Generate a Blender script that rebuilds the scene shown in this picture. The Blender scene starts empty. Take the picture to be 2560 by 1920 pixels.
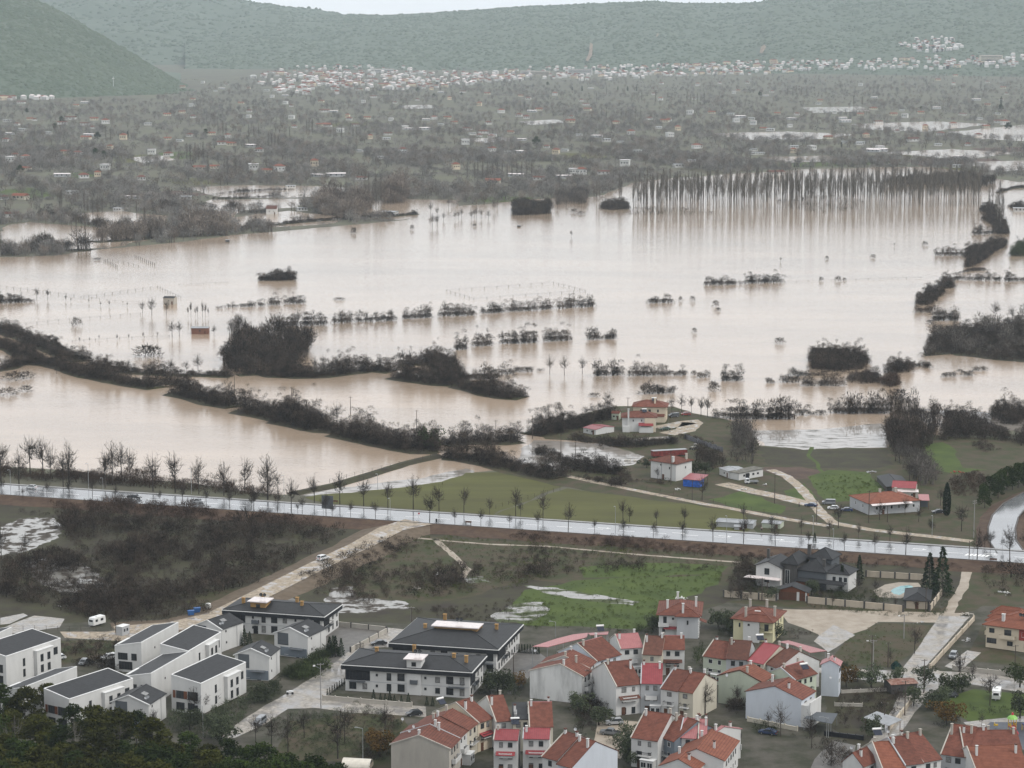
import bpy, bmesh, math, random
import numpy as np
from mathutils import Vector, Matrix
from mathutils.geometry import tessellate_polygon
R = math.radians
random.seed(7); RNG = np.random.default_rng(7)
SC = bpy.context.scene
COL = SC.collection
# ------------------------------------------------------------------ camera, sky, sun, exposure
FPX, CAM_H, PITCH = 6000.0, 174.0, math.atan(920/6000)
cam = bpy.data.cameras.new('camera'); camo = bpy.data.objects.new('camera', cam); COL.objects.link(camo)
camo.location = (0, 0, CAM_H); camo.rotation_euler = (R(90)-PITCH, 0, 0)
cam.sensor_fit = 'HORIZONTAL'; cam.sensor_width = 36; cam.lens = 36*FPX/2560
cam.clip_start = 1; cam.clip_end = 60000
SC.camera = camo
SUN_EL, SUN_AZ = R(48), R(115)          # azimuth clockwise from the view direction (+Y)
w = bpy.data.worlds.new('World'); SC.world = w; w.use_nodes = True
nt = w.node_tree; nt.nodes.clear()
def wn(t, **k):
    n = nt.nodes.new(t)
    for a, b in k.items(): setattr(n, a, b)
    return n
wo = wn('ShaderNodeOutputWorld'); bg = wn('ShaderNodeBackground')
sky = wn('ShaderNodeTexSky', sky_type='NISHITA', sun_disc=False, sun_elevation=SUN_EL, sun_rotation=SUN_AZ, air_density=1.0, dust_density=3.0)
tc = wn('ShaderNodeTexCoord'); mp = wn('ShaderNodeMapping'); mp.inputs['Scale'].default_value = (1, 1, 3)
nz = wn('ShaderNodeTexNoise'); nz.inputs['Scale'].default_value = 2.2; nz.inputs['Detail'].default_value = 5
cr = wn('ShaderNodeValToRGB')
cr.color_ramp.elements[0].position = .3; cr.color_ramp.elements[0].color = (9.3, 9.7, 10.2, 1)
cr.color_ramp.elements[1].position = .7; cr.color_ramp.elements[1].color = (11.6, 11.7, 11.9, 1)
mx = wn('ShaderNodeMix', data_type='RGBA'); mx.inputs['Factor'].default_value = .88
bg.inputs['Strength'].default_value = .1
L = nt.links.new
L(tc.outputs['Generated'], mp.inputs['Vector']); L(mp.outputs[0], nz.inputs['Vector']); L(nz.outputs[0], cr.inputs[0])
L(sky.outputs[0], mx.inputs[6]); L(cr.outputs[0], mx.inputs[7]); L(mx.outputs[2], bg.inputs['Color']); L(bg.outputs[0], wo.inputs['Surface'])
sun = bpy.data.lights.new('sun', 'SUN'); sun.energy = 1.5; sun.angle = R(14); sun.color = (1, .965, .91)
suno = bpy.data.objects.new('sun', sun); COL.objects.link(suno)
suno.rotation_euler = (R(90)-SUN_EL, 0, -SUN_AZ+math.pi)
vs = SC.view_settings; vs.view_transform = 'Standard'; vs.look = 'None'; vs.gamma = 1; vs.exposure = .2; vs.use_curve_mapping = False
SC.cycles.volume_bounces = 1; SC.cycles.max_bounces = 6; SC.cycles.transparent_max_bounces = 6
SC.cycles.diffuse_bounces = 2; SC.cycles.glossy_bounces = 2; SC.cycles.use_denoising = True
SC.cycles.caustics_reflective = False; SC.cycles.caustics_refractive = False
# ------------------------------------------------------------------ pixels of the photograph to points
SP, CP = math.sin(PITCH), math.cos(PITCH)
ZM = dict(O=(0,0,.8641), A1=(0,1440,3.456), A2=(500,1440,3.456), A3=(900,1480,3.687), A4=(1280,1480,3.687), A5=(1600,1440,4.046),
          A6=(2020,1440,3.4556), A7=(1760,1300,3.456), B1=(1400,980,3.687), B2=(1960,960,3.607), B3=(0,1080,3.16), B4=(600,1080,2.765),
          B5=(0,680,2.765), B6=(700,680,2.765), B7=(1760,600,2.765), C1=(0,0,2.458), C2=(800,0,2.458), C3=(1600,0,2.304),
          C4=(0,300,2.458), C5=(800,300,2.458), C6=(1600,300,2.304), S=(0,0,1))
def px(zm, x, y):
    a, b, s = ZM[zm]; return (a+x/s, b+y/s)
def ray(p):
    u, v = (p[0]-1280)/FPX, (960-p[1])/FPX
    return Vector((u, CP+v*SP, -SP+v*CP))
def G(p, z=0.0):
    d = ray(p); t = (z-CAM_H)/d.z
    return Vector((d.x*t, d.y*t, z))
def g(zm, x, y, z=0.0): return G(px(zm, x, y), z)
def at_dist(p, Y):
    d = ray(p); t = Y/d.y
    return Vector((d.x*t, Y, CAM_H+d.z*t))
def scale_at(v):                       # photo pixels per metre at a point
    return FPX/(v.y*CP+(CAM_H-v.z)*SP)
def proj(v):
    dz = v.z-CAM_H; dep = v.y*CP-dz*SP
    return (1280+FPX*v.x/dep, 960-FPX*(v.y*SP+dz*CP)/dep)
# ------------------------------------------------------------------ materials
MATS = {}
def mat(name, col, rough=.85, var=.25, scale=.5, bump=0., bscale=None, spec=.3, col2=None, rnd=0., metal=0., stretch=(1,1,1), thr=(.35,.65), coat=0., ior=None, space='world', rvar=0.):
    if name in MATS: return MATS[name]
    m = bpy.data.materials.new(name); m.use_nodes = True; t = m.node_tree; N = t.nodes; K = t.links.new
    b = N['Principled BSDF']; b.inputs['Roughness'].default_value = rough; b.inputs['Metallic'].default_value = metal
    b.inputs['Specular IOR Level'].default_value = spec
    if ior: b.inputs['IOR'].default_value = ior
    if coat: b.inputs['Coat Weight'].default_value = coat; b.inputs['Coat Roughness'].default_value = .05
    if space == 'world': src = N.new('ShaderNodeNewGeometry').outputs['Position']
    else: src = N.new('ShaderNodeTexCoord').outputs['Object']
    mpn = N.new('ShaderNodeMapping'); mpn.inputs['Scale'].default_value = stretch; K(src, mpn.inputs[0])
    n = N.new('ShaderNodeTexNoise'); n.inputs['Scale'].default_value = scale; n.inputs['Detail'].default_value = 6; n.inputs['Roughness'].default_value = .65; K(mpn.outputs[0], n.inputs[0])
    r = N.new('ShaderNodeValToRGB'); e = r.color_ramp.elements
    e[0].position, e[1].position = thr
    c2 = col2 or tuple(min(1, c*(1+var)) for c in col); c1 = col if col2 else tuple(c*(1-var) for c in col)
    e[0].color = (*c1, 1); e[1].color = (*c2, 1); K(n.outputs[0], r.inputs[0])
    out = r.outputs[0]
    if rnd:
        oi = N.new('ShaderNodeObjectInfo'); mr = N.new('ShaderNodeMapRange'); mr.inputs[3].default_value = 1-rnd; mr.inputs[4].default_value = 1+rnd
        K(oi.outputs['Random'], mr.inputs[0]); mm = N.new('ShaderNodeMix'); mm.data_type = 'RGBA'; mm.blend_type = 'MULTIPLY'; mm.inputs[0].default_value = 1
        cb = N.new('ShaderNodeCombineColor'); [K(mr.outputs[0], cb.inputs[i]) for i in range(3)]
        K(out, mm.inputs[6]); K(cb.outputs[0], mm.inputs[7]); out = mm.outputs[2]
    if rvar:
        at_ = N.new('ShaderNodeAttribute'); at_.attribute_name = 'rv'; mr = N.new('ShaderNodeMapRange'); mr.inputs[1].default_value = -1; mr.inputs[3].default_value = 1-rvar; mr.inputs[4].default_value = 1+rvar; mr.clamp = False
        K(at_.outputs['Fac'], mr.inputs[0]); mm = N.new('ShaderNodeMix'); mm.data_type = 'RGBA'; mm.blend_type = 'MULTIPLY'; mm.inputs[0].default_value = 1
        cb = N.new('ShaderNodeCombineColor'); [K(mr.outputs[0], cb.inputs[i]) for i in range(3)]
        K(out, mm.inputs[6]); K(cb.outputs[0], mm.inputs[7]); out = mm.outputs[2]
    K(out, b.inputs['Base Color'])
    if bump:
        n2 = N.new('ShaderNodeTexNoise'); n2.inputs['Scale'].default_value = bscale or scale*4; n2.inputs['Detail'].default_value = 4; K(src, n2.inputs[0])
        bp = N.new('ShaderNodeBump'); bp.inputs['Strength'].default_value = bump; bp.inputs['Distance'].default_value = .1; K(n2.outputs[0], bp.inputs['Height']); K(bp.outputs[0], b.inputs['Normal'])
    MATS[name] = m; return m
def mat_nodes(m): return m.node_tree.nodes, m.node_tree.links.new, m.node_tree.nodes['Principled BSDF']
def water_mat(name, col, ripple=.12, rscale=(.25, 1.2, 1), rough=.03):
    m = mat(name, col, rough=rough, var=.22, scale=.009, spec=.5, ior=1.45, stretch=(.5,1.6,1), thr=(.3,.7))
    N, K, b = mat_nodes(m)
    ge = N.new('ShaderNodeNewGeometry'); mp_ = N.new('ShaderNodeMapping'); mp_.inputs['Scale'].default_value = rscale; mp_.inputs['Rotation'].default_value = (0, 0, .35)
    K(ge.outputs['Position'], mp_.inputs[0]); n = N.new('ShaderNodeTexNoise'); n.inputs['Scale'].default_value = 1; n.inputs['Detail'].default_value = 3; K(mp_.outputs[0], n.inputs[0])
    bp = N.new('ShaderNodeBump'); bp.inputs['Strength'].default_value = ripple; bp.inputs['Distance'].default_value = .12; K(n.outputs[0], bp.inputs['Height']); K(bp.outputs[0], b.inputs['Normal'])
    return m
def wet_mat(name, dry, wet, scale=.15, thr=(.48, .56), rough=.06, stretch=(1,1,1), bump=.25, bscale=2.5, ior=1.6):
    """ground with standing water: puddles where a noise field is high"""
    m = mat(name, dry, var=.35, scale=.9, bump=bump, bscale=bscale); N, K, b = mat_nodes(m)
    base = b.inputs['Base Color'].links[0].from_socket; nrm = b.inputs['Normal'].links[0].from_socket if b.inputs['Normal'].links else None
    ge = N.new('ShaderNodeNewGeometry'); mp_ = N.new('ShaderNodeMapping'); mp_.inputs['Scale'].default_value = stretch; K(ge.outputs['Position'], mp_.inputs[0])
    n = N.new('ShaderNodeTexNoise'); n.inputs['Scale'].default_value = scale; n.inputs['Detail'].default_value = 8; n.inputs['Roughness'].default_value = .6; K(mp_.outputs[0], n.inputs[0])
    mr = N.new('ShaderNodeMapRange'); mr.inputs[1].default_value, mr.inputs[2].default_value = thr; mr.clamp = True; K(n.outputs[0], mr.inputs[0])
    p2 = N.new('ShaderNodeBsdfPrincipled'); p2.inputs['Base Color'].default_value = (*wet, 1); p2.inputs['Roughness'].default_value = rough; p2.inputs['IOR'].default_value = ior
    ms = N.new('ShaderNodeMixShader'); K(mr.outputs[0], ms.inputs[0]); K(b.outputs[0], ms.inputs[1]); K(p2.outputs[0], ms.inputs[2])
    K(ms.outputs[0], N['Material Output'].inputs[0]); return m
# ------------------------------------------------------------------ objects
def tag(o, label=None, cat=None, group=None, kind=None):
    if label: o['label'] = label
    if cat: o['category'] = cat
    if group: o['group'] = group
    if kind: o['kind'] = kind
    return o
def link(name, me, parent=None, loc=None):
    o = bpy.data.objects.new(name, me); COL.objects.link(o)
    if parent is not None: o.parent = parent
    if loc is not None: o.location = loc
    return o
def mesh(name, V, F, mats, fm=None, smooth=False):
    me = bpy.data.meshes.new(name); me.from_pydata([tuple(v) for v in V], [], [tuple(f) for f in F])
    for m in (mats if isinstance(mats, (list, tuple)) else [mats]): me.materials.append(m)
    if fm is not None: me.polygons.foreach_set('material_index', list(fm))
    if smooth: me.polygons.foreach_set('use_smooth', [True]*len(me.polygons))
    me.update(); return me
def npmesh(name, V, T, m, rv=None):
    """fast triangle mesh from numpy arrays"""
    me = bpy.data.meshes.new(name); V = np.ascontiguousarray(V, dtype=np.float32); T = np.ascontiguousarray(T, dtype=np.int32)
    me.vertices.add(len(V)); me.vertices.foreach_set('co', V.ravel())
    me.loops.add(T.size); me.loops.foreach_set('vertex_index', T.ravel())
    me.polygons.add(len(T)); me.polygons.foreach_set('loop_start', np.arange(0, T.size, 3, dtype=np.int32)); me.polygons.foreach_set('loop_total', np.full(len(T), 3, dtype=np.int32))
    if rv is not None: me.attributes.new('rv', 'FLOAT', 'POINT').data.foreach_set('value', np.ascontiguousarray(rv, dtype=np.float32))
    me.materials.append(m); me.update(calc_edges=True); return me
class MB:
    """collects boxes, prisms, tubes and polygons into one mesh"""
    def __init__(s): s.V, s.F, s.M = [], [], []
    def poly(s, pts, m=0):
        i = len(s.V); s.V += [Vector(p) for p in pts]; s.F.append(tuple(range(i, i+len(pts)))); s.M.append(m); return s
    def hull(s, a, b, m=0):
        """solid between two loops of equal length, a below b"""
        n = len(a); i = len(s.V); s.V += [Vector(p) for p in a]+[Vector(p) for p in b]
        s.F += [tuple(i+k for k in reversed(range(n))), tuple(i+n+k for k in range(n))]
        s.F += [(i+k, i+(k+1) % n, i+n+(k+1) % n, i+n+k) for k in range(n)]; s.M += [m]*(n+2); return s
    def box(s, x0, x1, y0, y1, z0, z1, m=0):
        return s.hull([(x0,y0,z0),(x1,y0,z0),(x1,y1,z0),(x0,y1,z0)], [(x0,y0,z1),(x1,y0,z1),(x1,y1,z1),(x0,y1,z1)], m)
    def tube(s, p, q, r0, r1=None, n=6, m=0):
        p, q = Vector(p), Vector(q); r1 = r0 if r1 is None else r1; d = (q-p).normalized(); a = d.orthogonal().normalized(); b = d.cross(a)
        c = [(math.cos(2*math.pi*k/n), math.sin(2*math.pi*k/n)) for k in range(n)]
        return s.hull([p+(a*x+b*y)*r0 for x, y in c], [q+(a*x+b*y)*r1 for x, y in c], m)
    def mesh(s, name, mats, smooth=False): return mesh(name, s.V, s.F, mats, s.M, smooth)
    def build(s, name, mats, parent=None, loc=None, smooth=False): return link(name, s.mesh(name, mats, smooth), parent, loc)
def dup(o, loc, rz=0., s=1., label=None, group=None):
    """copy of a thing with its parts and their pieces"""
    def rec(a, par):
        c = a.copy(); COL.objects.link(c); c.parent = par
        for ch in a.children: rec(ch, c)
        return c
    c = rec(o, None); c.location = loc; c.rotation_euler = (0, 0, rz); c.scale = (s, s, s) if not isinstance(s, tuple) else s
    if label: c['label'] = label
    if group: c['group'] = group
    return c
def empty(name, loc=(0,0,0), rz=0.):
    o = bpy.data.objects.new(name, None); COL.objects.link(o); o.location = loc; o.rotation_euler = (0, 0, rz); o.empty_display_size = .5; return o
# ------------------------------------------------------------------ flat sheets of the setting
def roughen(pts, step, amp, seed=0):
    r = random.Random(seed); out = []
    n = len(pts)
    for i in range(n):
        a, b = Vector(pts[i]), Vector(pts[(i+1) % n]); k = max(1, int((b-a).length/step))
        for j in range(k):
            p = a.lerp(b, j/k)
            if amp: p = p+Vector((r.uniform(-amp, amp), r.uniform(-amp, amp), 0))
            out.append(p)
    return out
def fill(name, pts, m, z):
    pts = [Vector((p[0], p[1], z)) for p in pts]
    T = tessellate_polygon([pts]); F = []
    for t in T:
        a, b, c = (pts[i] for i in t)
        F.append(t if (b-a).cross(c-a).z > 0 else (t[0], t[2], t[1]))
    return mesh(name, pts, F, m)
def sheet(name, zm, pts, m, z, step=6., amp=1.2, label=None, cat=None, kind='structure', seed=None):
    P = [g(zm, *p) for p in pts] if zm else pts
    P = roughen(P, step, amp, seed if seed is not None else len(name)*31+len(pts))
    o = link(name, fill(name, P, m, z)); o['kind'] = kind
    if label: o['label'] = label
    if cat: o['category'] = cat
    return o
def ribbon_pts(path, width):
    """left and right outlines of a path of points"""
    Lp, Rp = [], []
    for i, p in enumerate(path):
        a, b = path[max(0, i-1)], path[min(len(path)-1, i+1)]; d = Vector((b.x-a.x, b.y-a.y, 0)).normalized(); n = Vector((-d.y, d.x, 0))
        wd = width[i] if isinstance(width, (list, tuple)) else width
        Lp.append(p+n*wd/2); Rp.append(p-n*wd/2)
    return Lp, Rp
def densify(path, step):
    out = []
    for a, b in zip(path, path[1:]):
        k = max(1, int((b-a).length/step)); out += [a.lerp(b, j/k) for j in range(k)]
    return out+[path[-1]]
def strip(name, path, width, m, z, step=8., amp=0., kind='structure', seed=1):
    if amp: 
        r = random.Random(seed); path = densify(path, step)
        Lp, Rp = ribbon_pts(path, width); Lp = [p+Vector((r.uniform(-amp,amp), r.uniform(-amp,amp), 0)) for p in Lp]; Rp = [p+Vector((r.uniform(-amp,amp), r.uniform(-amp,amp), 0)) for p in Rp]
    else: Lp, Rp = ribbon_pts(path, width)
    V, F = [], []
    for a, b in zip(Lp, Rp): V += [(a.x, a.y, a.z+z), (b.x, b.y, b.z+z)]
    for i in range(len(Lp)-1): F.append((2*i, 2*i+1, 2*i+3, 2*i+2))
    o = link(name, mesh(name, V, F, m)); o['kind'] = kind; return o
def bank(name, path, top, foot, h, m, z0=0., step=6., amp=.6, seed=3, kind='structure'):
    """earth bank along a path: flat top, sloped sides"""
    r = random.Random(seed); path = densify(path, step); V, F = [], []
    for i, p in enumerate(path):
        a, b = path[max(0, i-1)], path[min(len(path)-1, i+1)]; d = Vector((b.x-a.x, b.y-a.y, 0)).normalized(); n = Vector((-d.y, d.x, 0))
        hh = h[0]+(h[1]-h[0])*i/(len(path)-1) if isinstance(h, tuple) else h
        for off, zz in ((foot, z0), (top/2, hh), (-top/2, hh), (-foot, z0)):
            j = Vector((r.uniform(-amp,amp), r.uniform(-amp,amp), 0)) if abs(off) == foot else Vector()
            q = p+n*off+j; V.append((q.x, q.y, zz))
    for i in range(len(path)-1):
        for k in range(3): F.append((4*i+k, 4*i+k+1, 4*i+k+5, 4*i+k+4))
    F.append((3,2,1,0)); e = 4*(len(path)-1); F.append((e,e+1,e+2,e+3))
    o = link(name, mesh(name, V, F, m)); o['kind'] = kind; return o
# ------------------------------------------------------------------ setting: ground, hills, water, roads, fields
M_GROUND = mat('valley_soil', (.080,.073,.056), var=.5, scale=.012, bump=.3, bscale=.6, col2=(.105,.108,.066))
M_SCRUB = mat('scrub_soil', (.028,.021,.014), var=.5, scale=.12, bump=.5, bscale=1.5, col2=(.044,.044,.018))
M_BANK = mat('red_bank_soil', (.050,.028,.018), var=.5, scale=.35, bump=.5, bscale=2., col2=(.088,.056,.034))
M_GRASS = mat('bright_grass', (.034,.055,.006), var=.3, scale=.10, bump=.3, bscale=3., col2=(.060,.088,.011))
M_FIELD = mat('field_grass', (.060,.059,.015), var=.3, scale=.05, bump=.2, bscale=3., col2=(.084,.086,.021), stretch=(.4,1.6,1))
M_OLIVE = mat('rough_grass', (.034,.040,.011), var=.4, scale=.16, bump=.6, bscale=2., col2=(.062,.046,.027), thr=(.40,.60))
M_PLOUGH = mat('ploughed_soil', (.075,.048,.035), var=.3, scale=.08, bump=.3, bscale=2.)
M_DIRT = mat('dirt_track', (.25,.205,.155), var=.3, scale=.25, bump=.3, bscale=2., rough=.55, col2=(.36,.31,.25))
M_CONC = wet_mat('wet_concrete', (.30,.275,.24), (.22,.21,.20), scale=.22, thr=(.40,.62), rough=.10, bump=.1)
M_YARD = mat('village_yards', (.030,.032,.016), var=.4, scale=.14, col2=(.078,.070,.056), bump=.4, bscale=2., thr=(.38,.62))
M_PAVE = mat('grey_paving', (.115,.108,.098), var=.2, scale=.5, bump=.2, bscale=4., rough=.5)
M_ROADM = mat('wet_asphalt', (.16,.165,.17), rough=.11, var=.25, scale=.10, spec=.8, ior=2.5, stretch=(.25,2,1))
M_PAINT = mat('road_paint', (.80,.80,.78), rough=.3, var=.08, scale=2.)
M_KERB = mat('kerb_stone', (.11,.105,.10), rough=.6, var=.25, scale=1.5)
M_WATER = water_mat('flood_water', (.37,.285,.21), ripple=.55)
M_PUDDLE = wet_mat('puddled_grass', (.055,.066,.024), (.20,.19,.17), scale=.16, thr=(.47,.53), rough=.05, stretch=(.5,1,1))
M_PUDDLE2 = wet_mat('puddled_scrub', (.048,.038,.028), (.20,.19,.17), scale=.20, thr=(.46,.52), rough=.05)
M_SHALLOW = wet_mat('flooded_shallows', (.060,.055,.040), (.28,.25,.22), scale=.35, thr=(.33,.50), rough=.05, stretch=(.35,1,1))
M_WETDIRT = wet_mat('wet_dirt_track', (.30,.25,.19), (.26,.23,.20), scale=.30, thr=(.52,.58), rough=.05, stretch=(1,1,1))

# ground: one sheet to the horizon
o = link('ground', mesh('ground', [(-9000,150,0),(9000,150,0),(9000,16000,0),(-9000,16000,0)], [(0,1,2,3)], M_GROUND)); o['kind'] = 'structure'
# near hillside below the viewpoint, rising towards the camera
def slope_z(x, y):
    e = 566-(x+125)*.30                # foot of the hillside
    return max(0., e-y)*.17
V, F = [], []
nx, ny = 36, 18
for j in range(ny):
    for i in range(nx):
        x = -260+i*12; y = 396+j*12.
        z = slope_z(x, y); V.append((x, y, z+random.uniform(-.3,.3) if z > 0 else -.4))
F = [(j*nx+i, j*nx+i+1, (j+1)*nx+i+1, (j+1)*nx+i) for j in range(ny-1) for i in range(nx-1)]
M_FLOORW = mat('pine_floor', (.016,.015,.008), var=.4, scale=.2, bump=.4)
o = link('hillside', mesh('hillside', V, F, M_FLOORW, smooth=True)); o['kind'] = 'structure'

# ---- far hills
M_HILL = mat('forested_hill', (.064,.088,.060), var=.5, scale=.010, col2=(.088,.112,.078), bump=.3, bscale=.05)  # base colour lightened to carry part of the distance haze
def vnoise(x, y, s=1, seed=0):
    return (math.sin(x*.013*s+seed)+math.sin(y*.017*s+seed*2.1)+math.sin((x+y)*.0071*s+seed*.7)+math.sin((x-1.3*y)*.011*s+seed*1.3))/4
def hill(name, cols, base, ridge, Zb, Zr, label, rows=26, amp=14., seed=0, back=1500):
    """cols: photo x positions; base/ridge: photo y of foot and skyline; Zb/Zr: distance of foot and skyline"""
    V, F = [], []; xs = np.arange(cols[0], cols[-1]+1, 22.)
    for xp in xs:
        yr = np.interp(xp, *zip(*ridge)); zb_, zr_ = np.interp(xp, *zip(*Zb)), np.interp(xp, *zip(*Zr))
        top = at_dist((xp, yr), zr_); foot = at_dist((xp, 400), zb_); ux = (xp-1280)/FPX
        for k in range(rows+6):
            t = k/rows; Y = zb_+(zr_-zb_)*min(t, 1)+(back*(t-1)/(6/rows) if t > 1 else 0)
            z = top.z*(1-(1-min(t,1))**1.5) if t <= 1 else top.z*(1-(t-1)/(6/rows))
            x = ux*Y/CP
            if t <= 1: z += amp*vnoise(x, Y, 1, seed)*math.sin(math.pi*min(t,1))*2+amp*.4*vnoise(x, Y, 3.3, seed+4)*math.sin(math.pi*min(t,1))
            V.append((x, Y, z-3 if k == 0 else z))
    r = rows+6
    for i in range(len(xs)-1):
        for k in range(r-1): F.append((i*r+k, (i+1)*r+k, (i+1)*r+k+1, i*r+k+1))
    me = mesh(name, V, F, M_HILL, smooth=True); o = link(name, me); o['kind'] = 'structure'; o['label'] = label
    return V, F, r, len(xs)
HILLS = []
HILLS.append(hill('hill', (480, 3100), None, [(480,60),(880,36),(980,39),(1060,36),(1150,28),(1300,18),(1450,10),(1560,7),(1620,3),(1700,8),(1780,10),(1860,9),(1900,2),(2000,-12),(2600,-40),(3100,-60)],
     [(480,8000),(1300,7800),(1900,7400),(3100,6600)], [(480,11500),(3100,10500)], 'long forested ridge behind the far town', seed=1))
HILLS.append(hill('hill', (-500, 1250), None, [(-500,-60),(300,-30),(560,-10),(640,4),(700,12),(760,22),(860,34),(960,55),(1080,85),(1250,150)],
     [(-500,8600),(1250,8800)], [(-500,12800),(1250,12000)], 'blue hazy mountain behind the forested ridge', seed=2, amp=22))
HILLS.append(hill('hill', (-500, 520), None, [(-500,-140),(0,-40),(60,-25),(120,2),(180,32),(240,70),(300,105),(360,140),(420,180),(470,212),(520,236)],
     [(-500,4900),(0,5050),(300,5300),(520,5500)], [(-500,6700),(520,6200)], 'dark green hill with rocky top beside the valley', seed=3, amp=12))

# ---- flood water
WATER_O = [(-160,1000),(0,1008),(150,1018),(300,1035),(450,1050),(610,1070),(640,1064),(700,1072),(760,1062),(860,1055),(940,1046),(985,1030),(1020,1020),(1075,1015),
  (1110,1005),(1190,1012),(1290,1010),(1370,1000),(1390,985),(1300,955),(1180,945),(1150,935),(1190,915),(1270,893),(1330,878),(1450,878),(1500,893),(1560,905),(1600,915),(1630,945),(1640,962),
  (1740,970),(1830,966),(1920,966),(1960,930),(2040,945),(2060,900),(2130,905),(2240,930),(2330,925),(2420,900),(2420,380),(2212,395),(2140,385),(1980,372),(1700,372),(1500,382),(1370,395),(1290,425),(1150,430),(1060,440),(920,450),(880,475),
  (760,486),(600,500),(500,508),(420,520),(210,540),(120,552),(0,556),(-160,560)]
sheet('water', 'O', WATER_O, M_WATER, .03, step=12, amp=2., label='brown flood water covering the valley fields')
# wet shallows at the margins
sheet('water_edge', 'O', [(1610,930),(1650,962),(1740,972),(1830,968),(1920,968),(1935,940),(1900,915),(1800,925),(1700,930)], M_SHALLOW, .06, step=5, amp=1.5)
sheet('water_edge', 'O', [(1150,950),(1300,960),(1395,985),(1370,1003),(1290,1013),(1190,1014),(1110,1008),(1130,970)], M_SHALLOW, .06, step=5, amp=1.5)
sheet('water_edge', 'O', [(690,1074),(760,1064),(860,1057),(940,1048),(1030,1020),(1010,1012),(900,1034),(780,1048),(640,1068)], M_SHALLOW, .06, step=4, amp=1.2)
sheet('water_edge', 'O', [(2000,885),(2045,900),(2050,940),(2130,925),(2230,935),(2230,905),(2120,890)], M_SHALLOW, .06, step=5, amp=1.5)
# flooded plots in the middle of the valley
PLOTS = [
   [(400,405),(520,400),(690,402),(790,412),(690,425),(560,428),(470,425)], [(460,432),(560,430),(690,428),(640,448),(520,455),(410,450)], [(0,490),(60,480),(170,488),(270,492),(200,520),(90,530),(0,545)],
   [(160,462),(260,455),(360,468),(350,485),(240,492),(180,480)], [(500,470),(620,455),(760,470),(700,485),(560,492),(480,490)], [(740,440),(850,430),(1000,432),(960,462),(860,475),(740,470)],
   [(1540,288),(1700,284),(1850,290),(1780,300),(1600,302)], [(1840,268),(2020,262),(2140,268),(2000,285),(1880,280)], [(2050,285),(2212,270),(2300,285),(2230,305),(2120,300)], [(1640,340),(1780,336),(1900,345),(1700,352)],
   [(1900,330),(2050,322),(2200,330),(2080,345)], [(2080,350),(2300,345),(2300,362),(2140,372)], [(1390,390),(1560,378),(1750,365),(1990,360),(2140,375),(2100,390),(1500,405)], [(280,340),(360,336),(380,346),(300,352)],
   [(1000,300),(1090,296),(1120,304),(1040,309)], [(1120,262),(1200,258),(1230,264),(1150,270)], [(860,228),(930,226),(940,233),(880,236)], [(1730,232),(1860,230),(1880,240),(1760,244)], [(2150,400),(2212,392),(2330,400),(2330,470),(2212,480),(2160,450)],
   [(420,470),(440,452),(530,455),(500,470)], [(90,505),(220,500),(330,515),(240,535),(110,540)]]
for k, pl in enumerate(PLOTS):
    sheet('water', 'O', pl, M_WATER, .035+.0006*k, step=18, amp=4, label='flooded plot among the valley orchards', seed=k)
# green, brown and ploughed plots in the valley
rg = random.Random(5)
for k, (pl, m) in enumerate([
   ([(340,330),(410,326),(420,342),(350,346)], M_GRASS), ([(360,388),(470,382),(500,396),(390,402)], M_FIELD), ([(0,410),(110,404),(130,424),(0,432)], M_GRASS), ([(140,375),(200,370),(215,380),(150,386)], M_GRASS),
   ([(230,420),(380,412),(460,420),(330,432)], M_PLOUGH), ([(1000,425),(1080,420),(1160,428),(1120,436),(1010,436)], M_GRASS), ([(1150,332),(1400,328),(1420,338),(1180,346)], M_FIELD),
   ([(1460,365),(1620,355),(1700,360),(1540,376)], M_OLIVE), ([(1640,352),(1800,345),(1960,348),(1850,358),(1700,362)], M_GRASS), ([(1950,335),(2080,326),(2110,336),(1980,344)], M_FIELD), ([(1950,345),(2150,342),(2180,355),(1990,360)], M_PLOUGH),
   ([(2100,320),(2300,315),(2300,325),(2120,330)], M_PLOUGH), ([(2020,362),(2220,352),(2300,358),(2080,372)], M_FIELD), ([(1400,350),(1520,346),(1560,352),(1430,358)], M_OLIVE), ([(240,340),(330,332),(350,348),(260,352)], M_FIELD),
   ([(700,265),(800,262),(820,270),(720,274)], M_FIELD), ([(60,330),(140,326),(150,336),(70,340)], M_FIELD), ([(600,310),(690,306),(700,314),(610,320)], M_OLIVE), ([(1270,310),(1400,306),(1420,314),(1300,318)], M_OLIVE)]):
    sheet('field', 'O', pl, m, .012+.0005*k, step=25, amp=3, seed=k)

# ---- fields and rough ground this side of the flood
def S(name, pl, m, z, zm='O', **k): return sheet(name, zm, pl, m, z, **k)
S('scrubland', [(-120,1080),(300,1098),(760,1125),(880,1135),(1200,1160),(1700,1190),(2320,1225),(2320,1500),(1500,1500),(1200,1420),(480,1330),(0,1400),(-120,1400)], M_SCRUB, .010, amp=2)
S('grass_field', [(655,1074),(760,1064),(880,1052),(960,1040),(1010,1022),(1100,1020),(1212,1052),(1140,1082),(1060,1112),(860,1098),(700,1086)], M_FIELD, .065, amp=1)
S('grass_field', [(1066,1112),(1145,1083),(1222,1056),(1420,1080),(1590,1102),(1640,1122),(1600,1160),(1400,1140),(1200,1124)], M_FIELD, .065, amp=1)
S('farmland', [(1160,935),(1270,893),(1330,878),(1450,878),(1500,893),(1560,905),(1600,915),(1630,945),(1645,965),(1740,972),(1830,968),(1920,968),(1960,930),(2060,945),(2330,950),(2330,1215),(1640,1150),(1600,1105),(1400,1080),(1200,1050),(1040,1010),(980,985),(1130,1005),(1200,1016),(1290,1014),(1372,1004),(1398,985),(1300,958),(1180,948)], M_OLIVE, .070, amp=1.2)
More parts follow.
